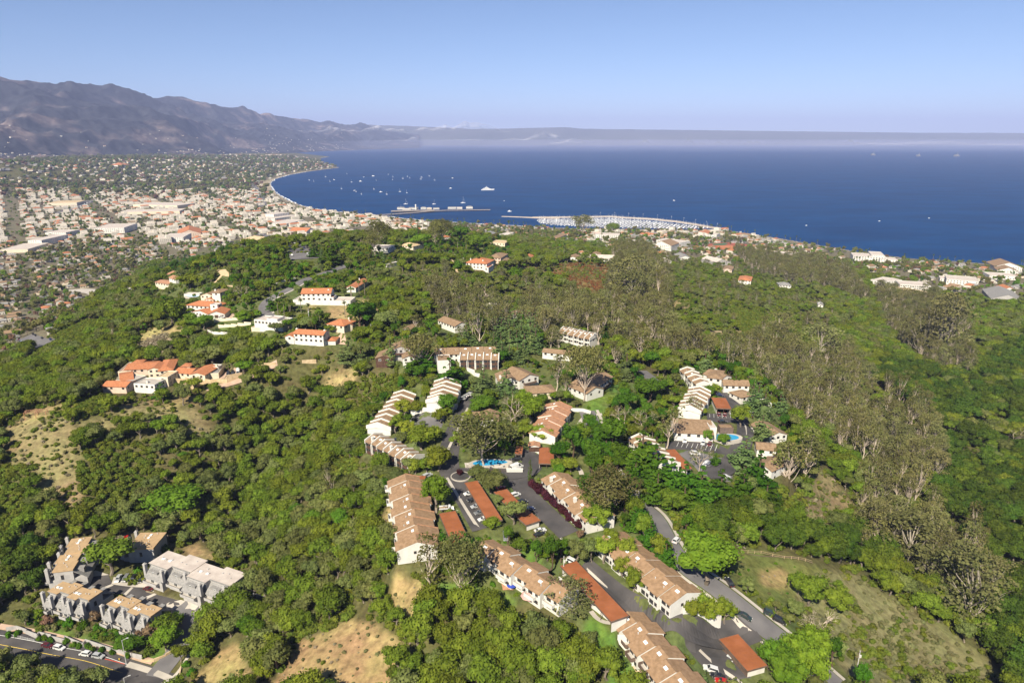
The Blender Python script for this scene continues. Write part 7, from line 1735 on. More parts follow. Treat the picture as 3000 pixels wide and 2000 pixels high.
for x, y, z in zip(X[keep], Y[keep], Z[keep]): th_c.append((x, y, z, rg.choice(len(COM), p=[.22, .12, .15, .12, .14, .17, .08]), rg.uniform(.75, 1.15), ANG + rg.integers(0, 2) * math.pi / 2 + rg.normal() * .03))
# trees of the town
for st_, r0, r1, p0 in ((10.5, 560, 1500, .72), (14, 1500, 2700, .76), (20, 2700, 4400, 1.0)):
 X, Y = jgrid(-3600, 2600, 300, r1, st_, rg); X, Y, Z = town_filter(X, Y, r0, r1); u, v = proj(X, Y, Z)
 cl = .75 + .5 * np.sin(X * .013 + 2 * np.sin(Y * .008)) * np.sin(Y * .016)
 down = (u < 1250) & (v > 575) & (v < 712)
 pr = p0 * cl * np.where(down, .42, 1.0); kk = (H - Z) / np.maximum(20, H - Z - 8.0); k_ = (rg.uniform(size=len(X)) < pr * np.where(u > 1300, .75, 1)) & ~occupied(X * kk, Y * kk, 0, True)
 for x, y, z in zip(X[k_], Y[k_], Z[k_]): tt.append((x, y, z, rg.integers(0, 9), rg.uniform(.65, 1.25) * (1 if r1 < 2000 else 1.15)))
# the far wooded estates
X, Y = jgrid(-6500, 200, 2600, 7600, 40, rg); Z = gz(X, Y); r = np.hypot(X, Y)
ok = in_view(X, Y, Z, 380) & (r > 3000 + 1200 * rg.uniform(size=len(X))) & (Z > 2); X, Y, Z = X[ok], Y[ok], Z[ok]; r = np.hypot(X, Y)
ft = [(x, y, z, rg.integers(0, 9), rg.uniform(2.0, 3.4)) for x, y, z in zip(X, Y, Z) if rg.uniform() < .58]
X, Y = jgrid(-6500, 200, 3400, 8200, 60, rg); Z = gz(X, Y); r = np.hypot(X, Y); ok = in_view(X, Y, Z, 380) & (r > 4200) & (Z > 2)
for x, y, z in zip(X[ok], Y[ok], Z[ok]):
 if rg.uniform() < .7: th_r.append((x, y, z + 6, rg.integers(0, len(RES)), rg.uniform(1.1, 1.9), rg.uniform(0, 3)))
# houses on the lower mountain slopes
for _ in range(700):
 j = rg.integers(60, 470); i = int(rg.triangular(3, 6, 60)); x, y, z = MX[i, j], MY[i, j], MZ[i, j]
 if z > 2: th_r.append((x, y, z + 3, rg.integers(0, len(RES)), rg.uniform(.8, 1.6), rg.uniform(0, 3)))
def shown(t_):
 u, v = proj(t_[0], t_[1], t_[2]); return 1 if -20 < u < 3020 and v < 2000 else 3
def town_things(lst, meshes, des, n, name, cat, group, stuff, slabel):
 lst.sort(key=lambda t_: math.hypot(t_[0], t_[1]) / t_[4] * shown(t_) ** 3)
 for (x, y, z, k_, s, a) in lst[:n]:
  o = empty(name, (x, y, z), a, cat=cat, group=group); o.scale = (s, s, s)
  inst('wall', meshes[k_][0], o, (0, 0, 0)); inst('roof', meshes[k_][1], o, (0, 0, 0)); w_ = inst('windows', meshes[k_][2], o, (0, 0, 0), kind='stuff')
  want_label(o, x, y, z, des[k_])
 a = np.array(lst[n:], float)
 if len(a):
  scatter(stuff, slabel, [m_[3] for m_ in meshes], a[:, :3], np.repeat(a[:, 4:5], 3, 1), np.stack([a[:, 5] * 0, a[:, 5] * 0, a[:, 5]], 1), a[:, 3].astype(int))
town_things(th_r, RES, RDES, 280, 'town_house', 'house', 'small houses of the town', 'distant_houses', 'hundreds of small distant town houses')
town_things(th_c, COM, CDES, 230, 'town_building', 'building', 'white buildings of the town centre', 'distant_buildings', 'distant white buildings of the town')
print('TOWN', len(th_r), len(th_c), len(tt), len(ft))
tt.sort(key=lambda t_: math.hypot(t_[0], t_[1]) / t_[4] * shown(t_) ** 3)
for (x, y, z, k_, s) in tt[:240]: plant('street_tree', x, y, s, z=z, rng=rnd, vi=int(k_))
a = np.array(tt[240:] + ft, float); N = len(a)
scatter('town_woods', 'countless trees between the roofs of the town', [v_[2] for v_ in VAR['street_tree']], a[:, :3], np.repeat(a[:, 4:5], 3, 1), np.stack([np.zeros(N), np.zeros(N), rg.uniform(0, 6.28, N)], 1), a[:, 3].astype(int))
# palms along the water
pl = []
acc = 0
for a, b in zip(SHORE[1:22][:-1], SHORE[2:23]):
 d = b - a; L = np.hypot(*d); n_ = np.array([-d[1], d[0]]) / L
 if not inside(LAND, a[0] + n_[0] * 20, a[1] + n_[1] * 20): n_ = -n_
 for i in range(int(L / 26)):
  p = a + d * rg.uniform(); w_ = rg.choice([38, 52, 70, 100]) + rg.uniform(-6, 6); x, y = p + n_ * w_
  pl.append((x, y, gz1(x, y)))
rg.shuffle(pl)
for x, y, z in sorted(pl, key=lambda p_: p_[1])[:130]: plant('palm_tree', x, y, rg.uniform(1.0, 1.45), z=z, rng=rnd)
# a few palms in the town
X, Y = jgrid(-1500, 1500, 700, 2400, 70, rg); X, Y, Z = town_filter(X, Y, 700, 2400)
for x, y, z in list(zip(X, Y, Z))[:160:2]: plant('palm_tree', x, y, rg.uniform(1.0, 1.5), z=z, rng=rnd)
# ------------------------------------------------------------------ boats
M['hull'] = plain('white_hull', (.80, .80, .79), .3); M['hullblue'] = plain('blue_canvas', (.04, .08, .22), .7); M['alu'] = plain('pale_mast', (.75, .74, .72), .4)
def sailboat_parts(L=11.0):
 def f():
  m = MB(); n = 7; w = L * .15; secs = []
  for i in range(n):
   t_ = i / (n - 1); x = -L / 2 + L * t_; hw = w * math.sin(min(1, .35 + t_ * .65) * math.pi) ** .6 if t_ < 1 else .05; hw = max(.05, w * (1 - abs(t_ - .42) ** 2.2 * 2.6)) if t_ < .98 else .06
   secs.append([(x, -hw, 1.1 + .3 * t_), (x, -hw * .7, .1), (x, 0, -.3), (x, hw * .7, .1), (x, hw, 1.1 + .3 * t_)])
  for a, b in zip(secs[:-1], secs[1:]):
   for j in range(4): m.face([a[j], b[j], b[j + 1], a[j + 1]])
   m.face([a[0], a[4], b[4], b[0]])
  m.face(secs[0][::-1])
  hull = m.mesh('hull', [M['hull']])
  m = MB(); m.hexa([(-L * .22, -w * .45, 1.2), (L * .18, -w * .4, 1.3), (L * .18, w * .4, 1.3), (-L * .22, w * .45, 1.2), (-L * .2, -w * .38, 1.9), (L * .12, -w * .3, 1.8), (L * .12, w * .3, 1.8), (-L * .2, w * .38, 1.9)]); cab = m.mesh('cabin', [M['hull']])
  m = MB(); m.tube((L * .05, 0, 1.2), (L * .05, 0, L * 1.35), .13, .08, 5); m.tube((L * .05, 0, 2.4), (-L * .33, 0, 2.4), .16, .14, 5); m.tube((L * .47, 0, 1.4), (L * .05, 0, L * 1.25), .09, .05, 4); mast = m.mesh('mast', [M['alu']])
  m = MB(); m.tube((L * .03, 0, 2.62), (-L * .32, 0, 2.62), .22, .2, 5); sail = m.mesh('furled_sail', [M['hullblue']])
  return hull, cab, mast, sail
 return shared(('sail', L), f)
def sailboat(x, y, rz, s, label, group, name='sailboat'):
 o = empty(name, (x, y, 0), rz, label=label, cat='sailboat', group=group); o.scale = (s, s, s)
 for nm, me in zip(('hull', 'cabin', 'mast', 'furled_sail'), sailboat_parts()):
  if nm != 'furled_sail' or rg.uniform() < .4: inst(nm, me, o, (0, 0, 0))
 return o
def motorboat(x, y, rz, s, label, group):
 def f():
  m = MB(); L = 11
  a = [(-5.5, -1.8, 1.2), (2.5, -1.8, 1.5), (5.5, 0, 1.9), (2.5, 1.8, 1.5), (-5.5, 1.8, 1.2)]; b = [(-5.3, -1.4, -.3), (2.2, -1.3, -.3), (4.6, 0, -.2), (2.2, 1.3, -.3), (-5.3, 1.4, -.3)]
  m.face(a)
  for i in range(5): j = (i + 1) % 5; m.face([b[i], b[j], a[j], a[i]])
  h = m.mesh('hull', [M['hull']])
  m = MB(); m.hexa([(-3, -1.4, 1.2), (2, -1.3, 1.4), (2, 1.3, 1.4), (-3, 1.4, 1.2), (-2.6, -1.2, 3), (.8, -1.1, 3), (.8, 1.1, 3), (-2.6, 1.2, 3)]); m.box(-2.4, .2, -1, 1, 3.5, 3.65); m.tube((-2, 0, 3), (-2, 0, 5), .06, .04, 4)
  return h, m.mesh('cabin', [M['hull']])
 o = empty('motor_boat', (x, y, 0), rz, label=label, cat='motor boat', group=group); o.scale = (s, s, s)
 for nm, me in zip(('hull', 'cabin'), shared('motor', f)): inst(nm, me, o, (0, 0, 0))
 return o
BO = [(605,230),(643,240),(746,202),(784,241),(930,177),(970,247),(1182,232),(883,304),(1008,328),(1055,352),(1163,309),(1273,352),(1387,329),(1446,340),(1326,202),(1322,226),(1413,216),(1451,199),(1471,213),(1573,206),(1567,222),(1641,196),(1685,231)]
BN = ['leftmost moored sailboat off the beach', 'second moored sailboat from the left', 'small far sailboat in the left of the anchorage', 'small sailboat below the leftmost far one', 'tall-masted far sailboat at the top left of the anchorage', 'sailboat left of the white cabin cruiser', 'sailboat right of the far white cruiser', 'lone sailboat in the lower left of the anchorage',
   'sailboat in the lower pair with a dinghy beside it', 'sailboat just below the lower pair', 'sailboat in the middle of the anchorage', 'lower middle sailboat right of the small white cruiser', 'larger sailboat at the lower right of the anchorage', 'sailboat right of the larger one at the lower right', 'upper one of two stacked far sailboats', 'lower one of two stacked far sailboats',
   'faint tiny sailboat between the far pairs', 'left one of a close far pair of sailboats', 'right one of a close far pair of sailboats', 'upper one of the tight far pair at the right', 'lower one of the tight far pair at the right', 'far sailboat nearest the open sea', 'sailboat at the right end of the anchorage']
for (a, b_), lb in zip(BO, BN):
 g = P(*q(10, a, b_), 0); sailboat(g.x, g.y, rg.uniform(-.5, .5) + 2.6, .95 + .25 * rg.uniform(), lb, 'sailboats moored in the bay')
for (a, b_), s, lb in (((1436, 437), 1.5, 'large sailboat moored left of the wharf tower'), ((1680, 437), 1.35, 'sailboat moored just beyond the middle of the wharf'), ((1930, 427), 1.75, 'largest sailboat, tall single mast, beyond the wharf end')):
 g = P(*q(10, a, b_), 0); sailboat(g.x, g.y, rg.uniform(-.2, .2), s, lb, 'sailboats moored in the bay')
for (a, b_), s, lb in (((1048, 241), 1.8, 'white cabin cruiser in the upper anchorage'), ((1157, 196), 1.9, 'far white cruiser at the top of the anchorage'), ((820, 227), 1.1, 'low white motor boat in the left anchorage'), ((1076, 204), .9, 'tiny white boat above the cabin cruiser'), ((1223, 333), 1.5, 'small white cruiser in the lower anchorage'), ((995, 320), 1.0, 'dinghy at the lower pair'),
        ((1824, 301), 1.4, 'low white launch left of the yacht'), ((1840, 213), 1.2, 'far white launch above the yacht'), ((2332, 500), 1.4, 'white boat off the sand spit'), ((1286, 180), .8, 'tiny far boat at the top of the anchorage'), ((2285, 408), .5, 'tiny white buoy boat right of the yacht')):
 g = P(*q(10, a, b_), 0); motorboat(g.x, g.y, rg.uniform(-.4, .4), s, lb, 'motor boats in the bay')
for (a, b_), lb in (((686, 160), 'tiny white boat off the right hand beach'), ((1245, 126), 'tiny white boat farther out on the right'), ((1625, 104), 'tiny white boat farthest right'),):
 g = P(*q(11, a, b_), 0); motorboat(g.x, g.y, 0, .6, lb, 'motor boats in the bay')
g = P(*q(9, 1984, 112), 0); motorboat(g.x, g.y, 0, .9, 'small white boat in the open sea beyond the breakwater', 'motor boats in the bay')
# the yacht
g = P(*q(10, 2143, 316), 0); dep = g.y * CP + H * SP; LL = 112 / 2.94 / F * dep
o = empty('motor_yacht', (g.x, g.y, 0), math.pi * 0 + .12, label='very large white motor yacht with stacked decks anchored in the bay', cat='yacht')
m = MB(); S_ = LL / 60
sec = [(-30, 4.8, 3.4), (-20, 5.4, 3.6), (0, 5.8, 4.2), (18, 4.6, 5.4), (26, 2.4, 6.4), (31, .2, 7.0)]
for (xa, wa, za), (xb, wb, zb_) in zip(sec[:-1], sec[1:]):
 m.hexa([(xa * S_, -wa * .75 * S_, -1), (xb * .95 * S_, -wb * .6 * S_, -1), (xb * .95 * S_, wb * .6 * S_, -1), (xa * S_, wa * .75 * S_, -1), (xa * S_, -wa * S_, za * S_), (xb * S_, -wb * S_, zb_ * S_), (xb * S_, wb * S_, zb_ * S_), (xa * S_, wa * S_, za * S_)])
m.build('hull', M['hull'], o)
for nm, x0, x1, w_, z0, z1 in (('main_deck', -24, 16, 4.6, 4.2, 7.0), ('upper_deck', -19, 9, 4.0, 7.3, 9.8), ('bridge_deck', -13, 4, 3.3, 10.1, 12.4), ('sun_deck', -8, 0, 2.4, 12.7, 14.2)):
 m = MB(); m.hexa([(x0 * S_, -w_ * S_, z0 * S_), (x1 * S_, -w_ * S_, z0 * S_), (x1 * S_, w_ * S_, z0 * S_), (x0 * S_, w_ * S_, z0 * S_), ((x0 + 1) * S_, -w_ * S_, z1 * S_), ((x1 - 4) * S_, -w_ * .8 * S_, z1 * S_), ((x1 - 4) * S_, w_ * .8 * S_, z1 * S_), ((x0 + 1) * S_, w_ * S_, z1 * S_)])
 d_ = m.build(nm, M['hull'], o)
 m = MB(); m.box((x0 + 3) * S_, (x1 - 5) * S_, (-w_ - .06) * S_, (-w_ - .01) * S_, (z0 + .8) * S_, (z0 + 1.7) * S_); m.build('window_band', M['glass'], d_)
m = MB(); m.tube((-4 * S_, 0, 14 * S_), (-5 * S_, 0, 20 * S_), .5 * S_, .2 * S_, 6); m.box(-6 * S_, -3 * S_, -2 * S_, 2 * S_, 16 * S_, 16.4 * S_); m.build('mast', M['hull'], o)
m = MB(); m.tube((-9 * S_, 0, 14.2 * S_), (-9 * S_, 0, 15 * S_), 1.2 * S_, 1.2 * S_, 8); m.build('radar_dome', M['hull'], o)
# marina
MAR = [(1574, 643.5), (1700, 642), (1800, 641), (1850, 645), (1950, 654), (2085, 668.5), (1980, 671), (1900, 670), (1760, 666), (1620, 660), (1578, 654)]
MARW = np.array([P(u, v, 0)[:2] for u, v in MAR]); c_ = MARW.mean(0)
d0 = Vector(MARW[5] - MARW[0]).normalized(); n0 = Vector((-d0.y, d0.x)); cnt = 0; marina = []
A0 = Vector(MARW[0])
for row in range(-14, 16):
 for i in range(0, 75):
  p = A0 + d0 * (i * 11.0 - 20) + n0 * (row * 17.0)
  for side in (-1, 1):
   p2 = p + n0 * (4.8 * side);
   if inside(MARW, [p2.x], [p2.y])[0] and rg.uniform() < .78: marina.append((p2.x + rg.uniform(-.6, .6), p2.y, math.atan2(n0.y, n0.x) + (0 if side > 0 else math.pi) + rg.normal() * .03))
rg.shuffle(marina)
for k_, (x, y, a) in enumerate(marina[:280]):
 s = rg.uniform(.75, 1.25)
 if rg.uniform() < .72: o = sailboat(x, y, a, s, None, 'boats berthed in the marina', name='berthed_sailboat'); want_label(o, x, y, 3, 'berthed sailboat')
 else: o = motorboat(x, y, a, s, None, 'boats berthed in the marina'); want_label(o, x, y, 3, 'berthed motor boat')
if len(marina) > 280:
 j = MB();
 jm = bpy.data.meshes.new('berthed_boat'); bm = bmesh.new()
 for me in sailboat_parts(): bm.from_mesh(me)
 bm.to_mesh(jm); bm.free(); jm.materials.append(M['hull'])
 a = np.array(marina[280:]); N = len(a); sc_ = rg.uniform(.8, 1.2, N)
 scatter('more_boats', 'many more boats berthed close together in the marina', [jm], np.stack([a[:, 0], a[:, 1], np.zeros(N)], 1), np.stack([sc_, sc_, sc_], 1), np.stack([np.zeros(N), np.zeros(N), a[:, 2]], 1), np.zeros(N, int))
m = MB()
for row in range(-14, 16):
 seg = None
 for i in range(0, 75):
  p = A0 + d0 * (i * 11.0 - 20) + n0 * (row * 17.0)
  if inside(MARW, [p.x], [p.y])[0]:
   q_ = p + d0 * 11; w_ = n0 * .9; m.hexa([(*(p - w_), 0), (*(q_ - w_), 0), (*(q_ + w_), 0), (*(p + w_), 0), (*(p - w_), .5), (*(q_ - w_), .5), (*(q_ + w_), .5), (*(p + w_), .5)])
m.build('floating_docks', M['concrete'], label='pale floating docks between the berthed boats', kind='stuff')
# breakwater and sand spit
def raised_strip(name, px, w, h, mat, label, cat=None, taper=True, **kw):
 pts = [Vector(P(u, v, 0)[:2]) for u, v in px]; m = MB(); S2 = []
 for a, b in zip(pts[:-1], pts[1:]):
  n = max(1, int((b - a).length / 15)); S2 += [a.lerp(b, i / n) for i in range(n)]
 S2.append(pts[-1]); ring = []
 for i, p in enumerate(S2):
  d = (S2[min(i + 1, len(S2) - 1)] - S2[max(0, i - 1)]).normalized(); n = Vector((-d.y, d.x)); w_ = w * (.35 + .65 * min(1, i / 6)) if taper else w
  hh = h * (1 + .12 * mnoise.noise(Vector((p.x * .05, p.y * .05, 0))))
  ring.append([(*(p - n * w_), -1.5), (*(p - n * w_ * .35), hh), (*(p + n * w_ * .35), hh), (*(p + n * w_), -1.5)])
 for a, b in zip(ring[:-1], ring[1:]):
  for j in range(3): m.face([a[j], b[j], b[j + 1], a[j + 1]])
 m.face(ring[0]); m.face(ring[-1][::-1])
 o = m.build(name, mat); tag(o, label, cat)
 return o, S2
m_rock = noise_mat('breakwater_rock', (.20, .17, .15), (.42, .36, .31), .4, .95, bump=.5)
raised_strip('sand_spit', [(1470, 634.5), (1520, 636), (1580, 638.5), (1640, 640)], 26, 1.2, noise_mat('wet_sand', (.36, .30, .24), (.46, .38, .30), .05, .9), 'low sand spit at the harbour mouth', 'sand spit')
bw, S2 = raised_strip('breakwater', [(1560, 638.5), (1700, 637.5), (1787, 636), (1827, 639), (1912, 643.5), (1980, 650.5), (2048, 661), (2100, 671)], 9, 4.2, m_rock, 'long stone breakwater sheltering the marina', 'breakwater')
pm = shared('flagpole', lambda: (lambda mm: (mm.tube((0, 0, 0), (0, 0, 13), .14, .09, 5), mm.box(0, 1.6, -.03, .03, 11.6, 12.8), mm.mesh('flagpole', [M['alu']]))[2])(MB()))
for i in range(len(S2) // 3, len(S2), 3):
 o = inst('flagpole', pm, None, (S2[i].x, S2[i].y, 4), 0, cat='flagpole', group='flagpoles along the breakwater'); want_label(o, S2[i].x, S2[i].y, 4, 'white flagpole on the breakwater')
# wharf
DK = 5.5
def deck(px, w, name='deck'):
 pts = [Vector(P(u, v, DK)[:2]) for u, v in px]; m, pile = MB(), MB()
 for a, b in zip(pts[:-1], pts[1:]):
  d = (b - a).normalized(); n = Vector((-d.y, d.x)) * w / 2
  m.hexa([(*(a - n), DK - .8), (*(b - n), DK - .8), (*(b + n), DK - .8), (*(a + n), DK - .8), (*(a - n), DK), (*(b - n), DK), (*(b + n), DK), (*(a + n), DK)])
  k_ = max(1, int((b - a).length / 7))
  for i in range(k_):
   for s_ in (-.9, 0, .9):
    p = a.lerp(b, i / k_) + n * s_; pile.tube((p.x, p.y, -2), (p.x, p.y, DK - .8), .35, .35, 5, 0, False)
 return m, pile
wh = empty('wharf', (0, 0, 0), 0, label='long timber wharf on dark piles reaching into the bay', cat='wharf')
m_pl = noise_mat('wharf_planks', (.22, .19, .165), (.32, .28, .245), .15, .9)
for px, w in (([q(10, *p_) for p_ in ((1060, 540), (1200, 527), (1340, 519), (1520, 506), (1650, 494), (1790, 487), (2165, 482))], 16), ([q(10, *p_) for p_ in ((1310, 494), (1420, 492), (1560, 488), (1680, 488))], 34)):
 m, pile = deck(px, w); m.build('deck', m_pl, wh); pile.build('piles', M['darkwood'], wh, kind='stuff')
def wharf_house(c, w, d, h, kind, roof, label, wall='white'):
 p = P(*q(10, *c), DK); o = empty('wharf_building', (p.x, p.y, DK), .12, label=label, cat='building', group='buildings on the wharf'); mw, mr = MB(), MB()
 if kind == 'gable': gable_unit(mw, mr, -w / 2, w / 2, -d / 2, d / 2, 0, h, h * .4, .5, .4)
 elif kind == 'hip': hip_unit(mw, mr, -w / 2, w / 2, -d / 2, d / 2, 0, h, h * .4)
 else: mw.box(-w / 2, w / 2, -d / 2, d / 2, 0, h); mr.box(-w / 2 - .3, w / 2 + .3, -d / 2 - .3, d / 2 + .3, h, h + .3)
 mw.build('wall', M[wall], o); mr.build('roof', M[roof], o)
 n = max(2, int(w / 4))
 for i in range(n): inst('window', window_mesh(1.9, 1.6), o, (-w / 2 + w * (i + .5) / n, -d / 2, .8))
wharf_house((1395, 480), 26, 14, 6, 'gable', 'shingle', 'gabled building at the left end of the wharf restaurants'); wharf_house((1445, 484), 30, 12, 5, 'flat', 'roofpale', 'flat pale building on the wharf'); wharf_house((1505, 480), 34, 14, 5.5, 'gable', 'shingle', 'longest grey-roofed building on the wharf')
wharf_house((1590, 478), 20, 12, 6, 'hip', 'shingle', 'hipped building right of the wharf tower'); wharf_house((1640, 480), 18, 10, 5, 'hip', 'roofpale', 'pale hipped kiosk in the middle of the wharf', 'cream'); wharf_house((1700, 480), 22, 10, 4.5, 'gable', 'shingle', 'low building past the middle of the wharf')
wharf_house((1835, 476), 30, 10, 5.5, 'gable', 'shingle', 'long shed on the outer wharf'); wharf_house((1900, 477), 20, 9, 5, 'gable', 'roofpale', 'smaller shed on the outer wharf'); wharf_house((1985, 474), 24, 12, 7, 'hip', 'shingle', 'tall hipped building near the wharf end')
p = P(*q(10, 1523, 484), DK); o = empty('wharf_tower', (p.x, p.y, DK), 0, label='slim white tower rising from the wharf', cat='tower'); m = MB(); m.box(-1.6, 1.6, -1.6, 1.6, 0, 15); m.build('shaft', M['white'], o); m = MB(); m.box(-2.2, 2.2, -2.2, 2.2, 15, 18); m.face([(-2.2, -2.2, 18.01), (2.2, -2.2, 18.01), (0, 0, 20)]); m.face([(2.2, -2.2, 18.01), (2.2, 2.2, 18.01), (0, 0, 20)]); m.face([(2.2, 2.2, 18.01), (-2.2, 2.2, 18.01), (0, 0, 20)]); m.face([(-2.2, 2.2, 18.01), (-2.2, -2.2, 18.01), (0, 0, 20)]); m.build('lantern', M['white'], o)
p = P(*q(10, 1397, 484), DK); o = empty('crane_mast', (p.x, p.y, DK), 0, label='thin mast at the left end of the wharf', cat='mast'); m = MB(); m.tube((0, 0, 0), (0, 0, 20), .4, .2, 5); m.build('mast', M['metal'], o)
# platforms on the horizon
for i, (u, v, w_) in enumerate(((2557, 457.5, 1.0), (2690, 460, .9), (2802, 461.5, 1.15))):
 p = P(u, v, 0); o = empty('offshore_platform', (p.x, p.y, 0), .2 * i, label=('left', 'middle', 'right')[i] + ' one of three faint offshore platforms on the horizon', cat='platform', group='offshore platforms')
 o.scale = (w_, w_, w_)
 m = MB(); m.box(-26, 26, -20, 20, 16, 22); m.box(-22, 10, -16, 14, 23, 31); m.build('topsides', M['shingle'], o)
 for sx in (-20, 20):
  for sy in (-15, 15): m = MB(); m.tube((sx, sy, -5), (sx * .9, sy * .9, 16), 2, 2, 6); m.build('leg', M['shingle'], o)
 m = MB(); m.tube((10, 0, 22), (12, 0, 62), 4, 1, 4); m.build('derrick', M['shingle'], o)
# ------------------------------------------------------------------ cars
def paint(name, c): return shared(('paint', name), lambda: plain(name + '_car_paint', c, .28, .15, .5, .6))
CC = {'white': (.72, .72, .71), 'silver': (.42, .43, .44), 'grey': (.18, .185, .19), 'black': (.018, .018, .020), 'dark red': (.10, .012, .015), 'red': (.50, .02, .015), 'dark green': (.03, .05, .045), 'dark blue': (.02, .03, .09)}
def car_meshes(kind, col):
 def f():
  suv = kind == 'suv'; L, W, hb, hr_ = (4.7, 1.9, .98, 1.72) if suv else (4.6, 1.82, .86, 1.42)
  if kind == 'van': L, W, hb, hr_ = 6.2, 2.1, 1.3, 2.6
  prof = [(-L/2, .38), (-L/2, hb * .95), (-L/2 + .25, hb + .02), (L/2 - 1.1, hb), (L/2 - .25, hb * .84), (L/2, hb * .62), (L/2, .34), (L/2 - .3, .25), (-L/2 + .2, .25)]
  m = MB(); hw = W / 2; n = len(prof)
  A = [(x, -hw, z) for x, z in prof]; B = [(x, hw, z) for x, z in prof]
  mid = [(x * .99, 0, z + (.04 if z > .7 else 0)) for x, z in prof]
  m.face(A); m.face(B[::-1])
  for i in range(n): j = (i + 1) % n; m.face([A[i], mid[i], mid[j], A[j]]); m.face([mid[i], B[i], B[j], mid[j]])
  x0, x1, x2, x3 = (-L/2 + .15, -L/2 + .45, .55, 1.25) if suv else (-L/2 + .55, -L/2 + 1.35, .35, 1.15)
  if kind == 'van': x0, x1, x2, x3 = -L/2 + .05, -L/2 + .15, L/2 - 1.9, L/2 - 1.1
  k_ = hw * .80
  zr = hr_; m.hexa([(x1, -k_, zr - .07), (x2, -k_, zr - .07), (x2, k_, zr - .07), (x1, k_, zr - .07), (x1 + .05, -k_ * .94, zr), (x2 - .05, -k_ * .94, zr), (x2 - .05, k_ * .94, zr), (x1 + .05, k_ * .94, zr)])
  for xa, xb in ((x0, x1), (x3, x2)):
   for s_ in (-1, 1): m.hexa([(xa - .04, s_ * hw * .94, hb - .02), (xa + .06, s_ * hw * .94, hb - .02), (xa + .06, s_ * hw * .86, hb - .02), (xa - .04, s_ * hw * .86, hb - .02), (xb - .04, s_ * k_, zr - .05), (xb + .06, s_ * k_, zr - .05), (xb + .06, s_ * k_ * .9, zr - .05), (xb - .04, s_ * k_ * .9, zr - .05)])
  if kind == 'van': m.box(x1, x2 - .6, -hw * .96, hw * .96, hb, hr_ - .02)
  body = m.mesh('car_body', [paint(col, CC[col])])
  m = MB(); e = .90
  m.hexa([(x0 + .04, -hw * e, hb - .02), (x3 - .04, -hw * e, hb - .02), (x3 - .04, hw * e, hb - .02), (x0 + .04, hw * e, hb - .02), (x1 + .04, -k_ * .97, zr - .06), (x2 - .04, -k_ * .97, zr - .06), (x2 - .04, k_ * .97, zr - .06), (x1 + .04, k_ * .97, zr - .06)])
  glass = m.mesh('car_windows', [M['glass']])
  m = MB(); m.tube((0, -.12, 0), (0, .12, 0), .34, .34, 12); m.tube((0, -.13, 0), (0, .13, 0), .2, .2, 8, 1)
  wheel = m.mesh('wheel', [M['tyre'], M['rim']])
  m = MB(); m.box(-.06, .03, -.2, .2, -.08, .08); lamp = m.mesh('headlight', [M['lamp']]); m = MB(); m.box(-.03, .06, -.2, .2, -.08, .08); tl = m.mesh('tail_light', [M['tail']])
  return body, glass, wheel, lamp, tl, L, W, hb
 return shared(('car', kind, col), f)
def car(k, base, head, kind, col, label, s=1.0, group='parked cars', z=.3):
 """base: middle of the car in a zoomed view, head: a second point the bonnet faces"""
 a = G(*q(k, *base)); b = G(*q(k, *head)); rz = math.atan2(b.y - a.y, b.x - a.x)
 body, glass, wheel, lamp, tl, L, W, hb = car_meshes(kind, col)
 o = empty('van' if kind == 'van' else 'parked_car', (a.x, a.y, a.z + z), rz, label=label, cat='van' if kind == 'van' else 'car', group=group); o.scale = (s, s, s)
 h1 = gz1(a.x + math.cos(rz) * 2, a.y + math.sin(rz) * 2); h0 = gz1(a.x - math.cos(rz) * 2, a.y - math.sin(rz) * 2)
 o.rotation_euler = (0, -math.atan2(h1 - h0, 4), rz)
 inst('body', body, o, (0, 0, 0)); inst('windows', glass, o, (0, 0, 0))
 for sx in (-L / 2 + .85, L / 2 - .9):
  for sy in (-W / 2 + .1, W / 2 - .1): inst('wheel', wheel, o, (sx, sy, .34))
 for sy in (-W / 2 + .3, W / 2 - .3): inst('headlight', lamp, o, (L / 2, sy, hb * .72)); inst('tail_light', tl, o, (-L / 2, sy, hb * .85))
 return o
def covered(k, base, head, label):
 a = G(*q(k, *base)); b = G(*q(k, *head)); rz = math.atan2(b.y - a.y, b.x - a.x); m = MB()
 prof = [(-2.4, .1, .8), (-2.2, .9, .95), (-1.2, 1.15, .95), (-.7, 1.5, .75), (.6, 1.5, .75), (1.2, 1.05, .95), (2.2, .85, .9), (2.4, .1, .8)]
 for (xa, za, wa), (xb, zb_, wb) in zip(prof[:-1], prof[1:]):
  m.face([(xa, -wa * .8, za), (xb, -wb * .8, zb_), (xb, wb * .8, zb_), (xa, wa * .8, za)])
  for s_ in (-1, 1): f_ = [(xa, s_ * wa * .8, za), (xb, s_ * wb * .8, zb_), (xb, s_ * 1.0, .1), (xa, s_ * 1.0, .1)]; m.face(f_ if s_ < 0 else f_[::-1])
 o = empty('covered_car', (a.x, a.y, a.z + .25), rz, label=label, cat='car', group='cars under silver covers'); m.build('cover', shared('cov', lambda: noise_mat('silver_cover', (.42, .42, .44), (.55, .55, .57), 1.5, .6)), o, smooth=True)
 inst('wheel', car_meshes('sedan', 'silver')[2], o, (1.5, -.95, .3)); inst('wheel', car_meshes('sedan', 'silver')[2], o, (-1.5, -.95, .3))
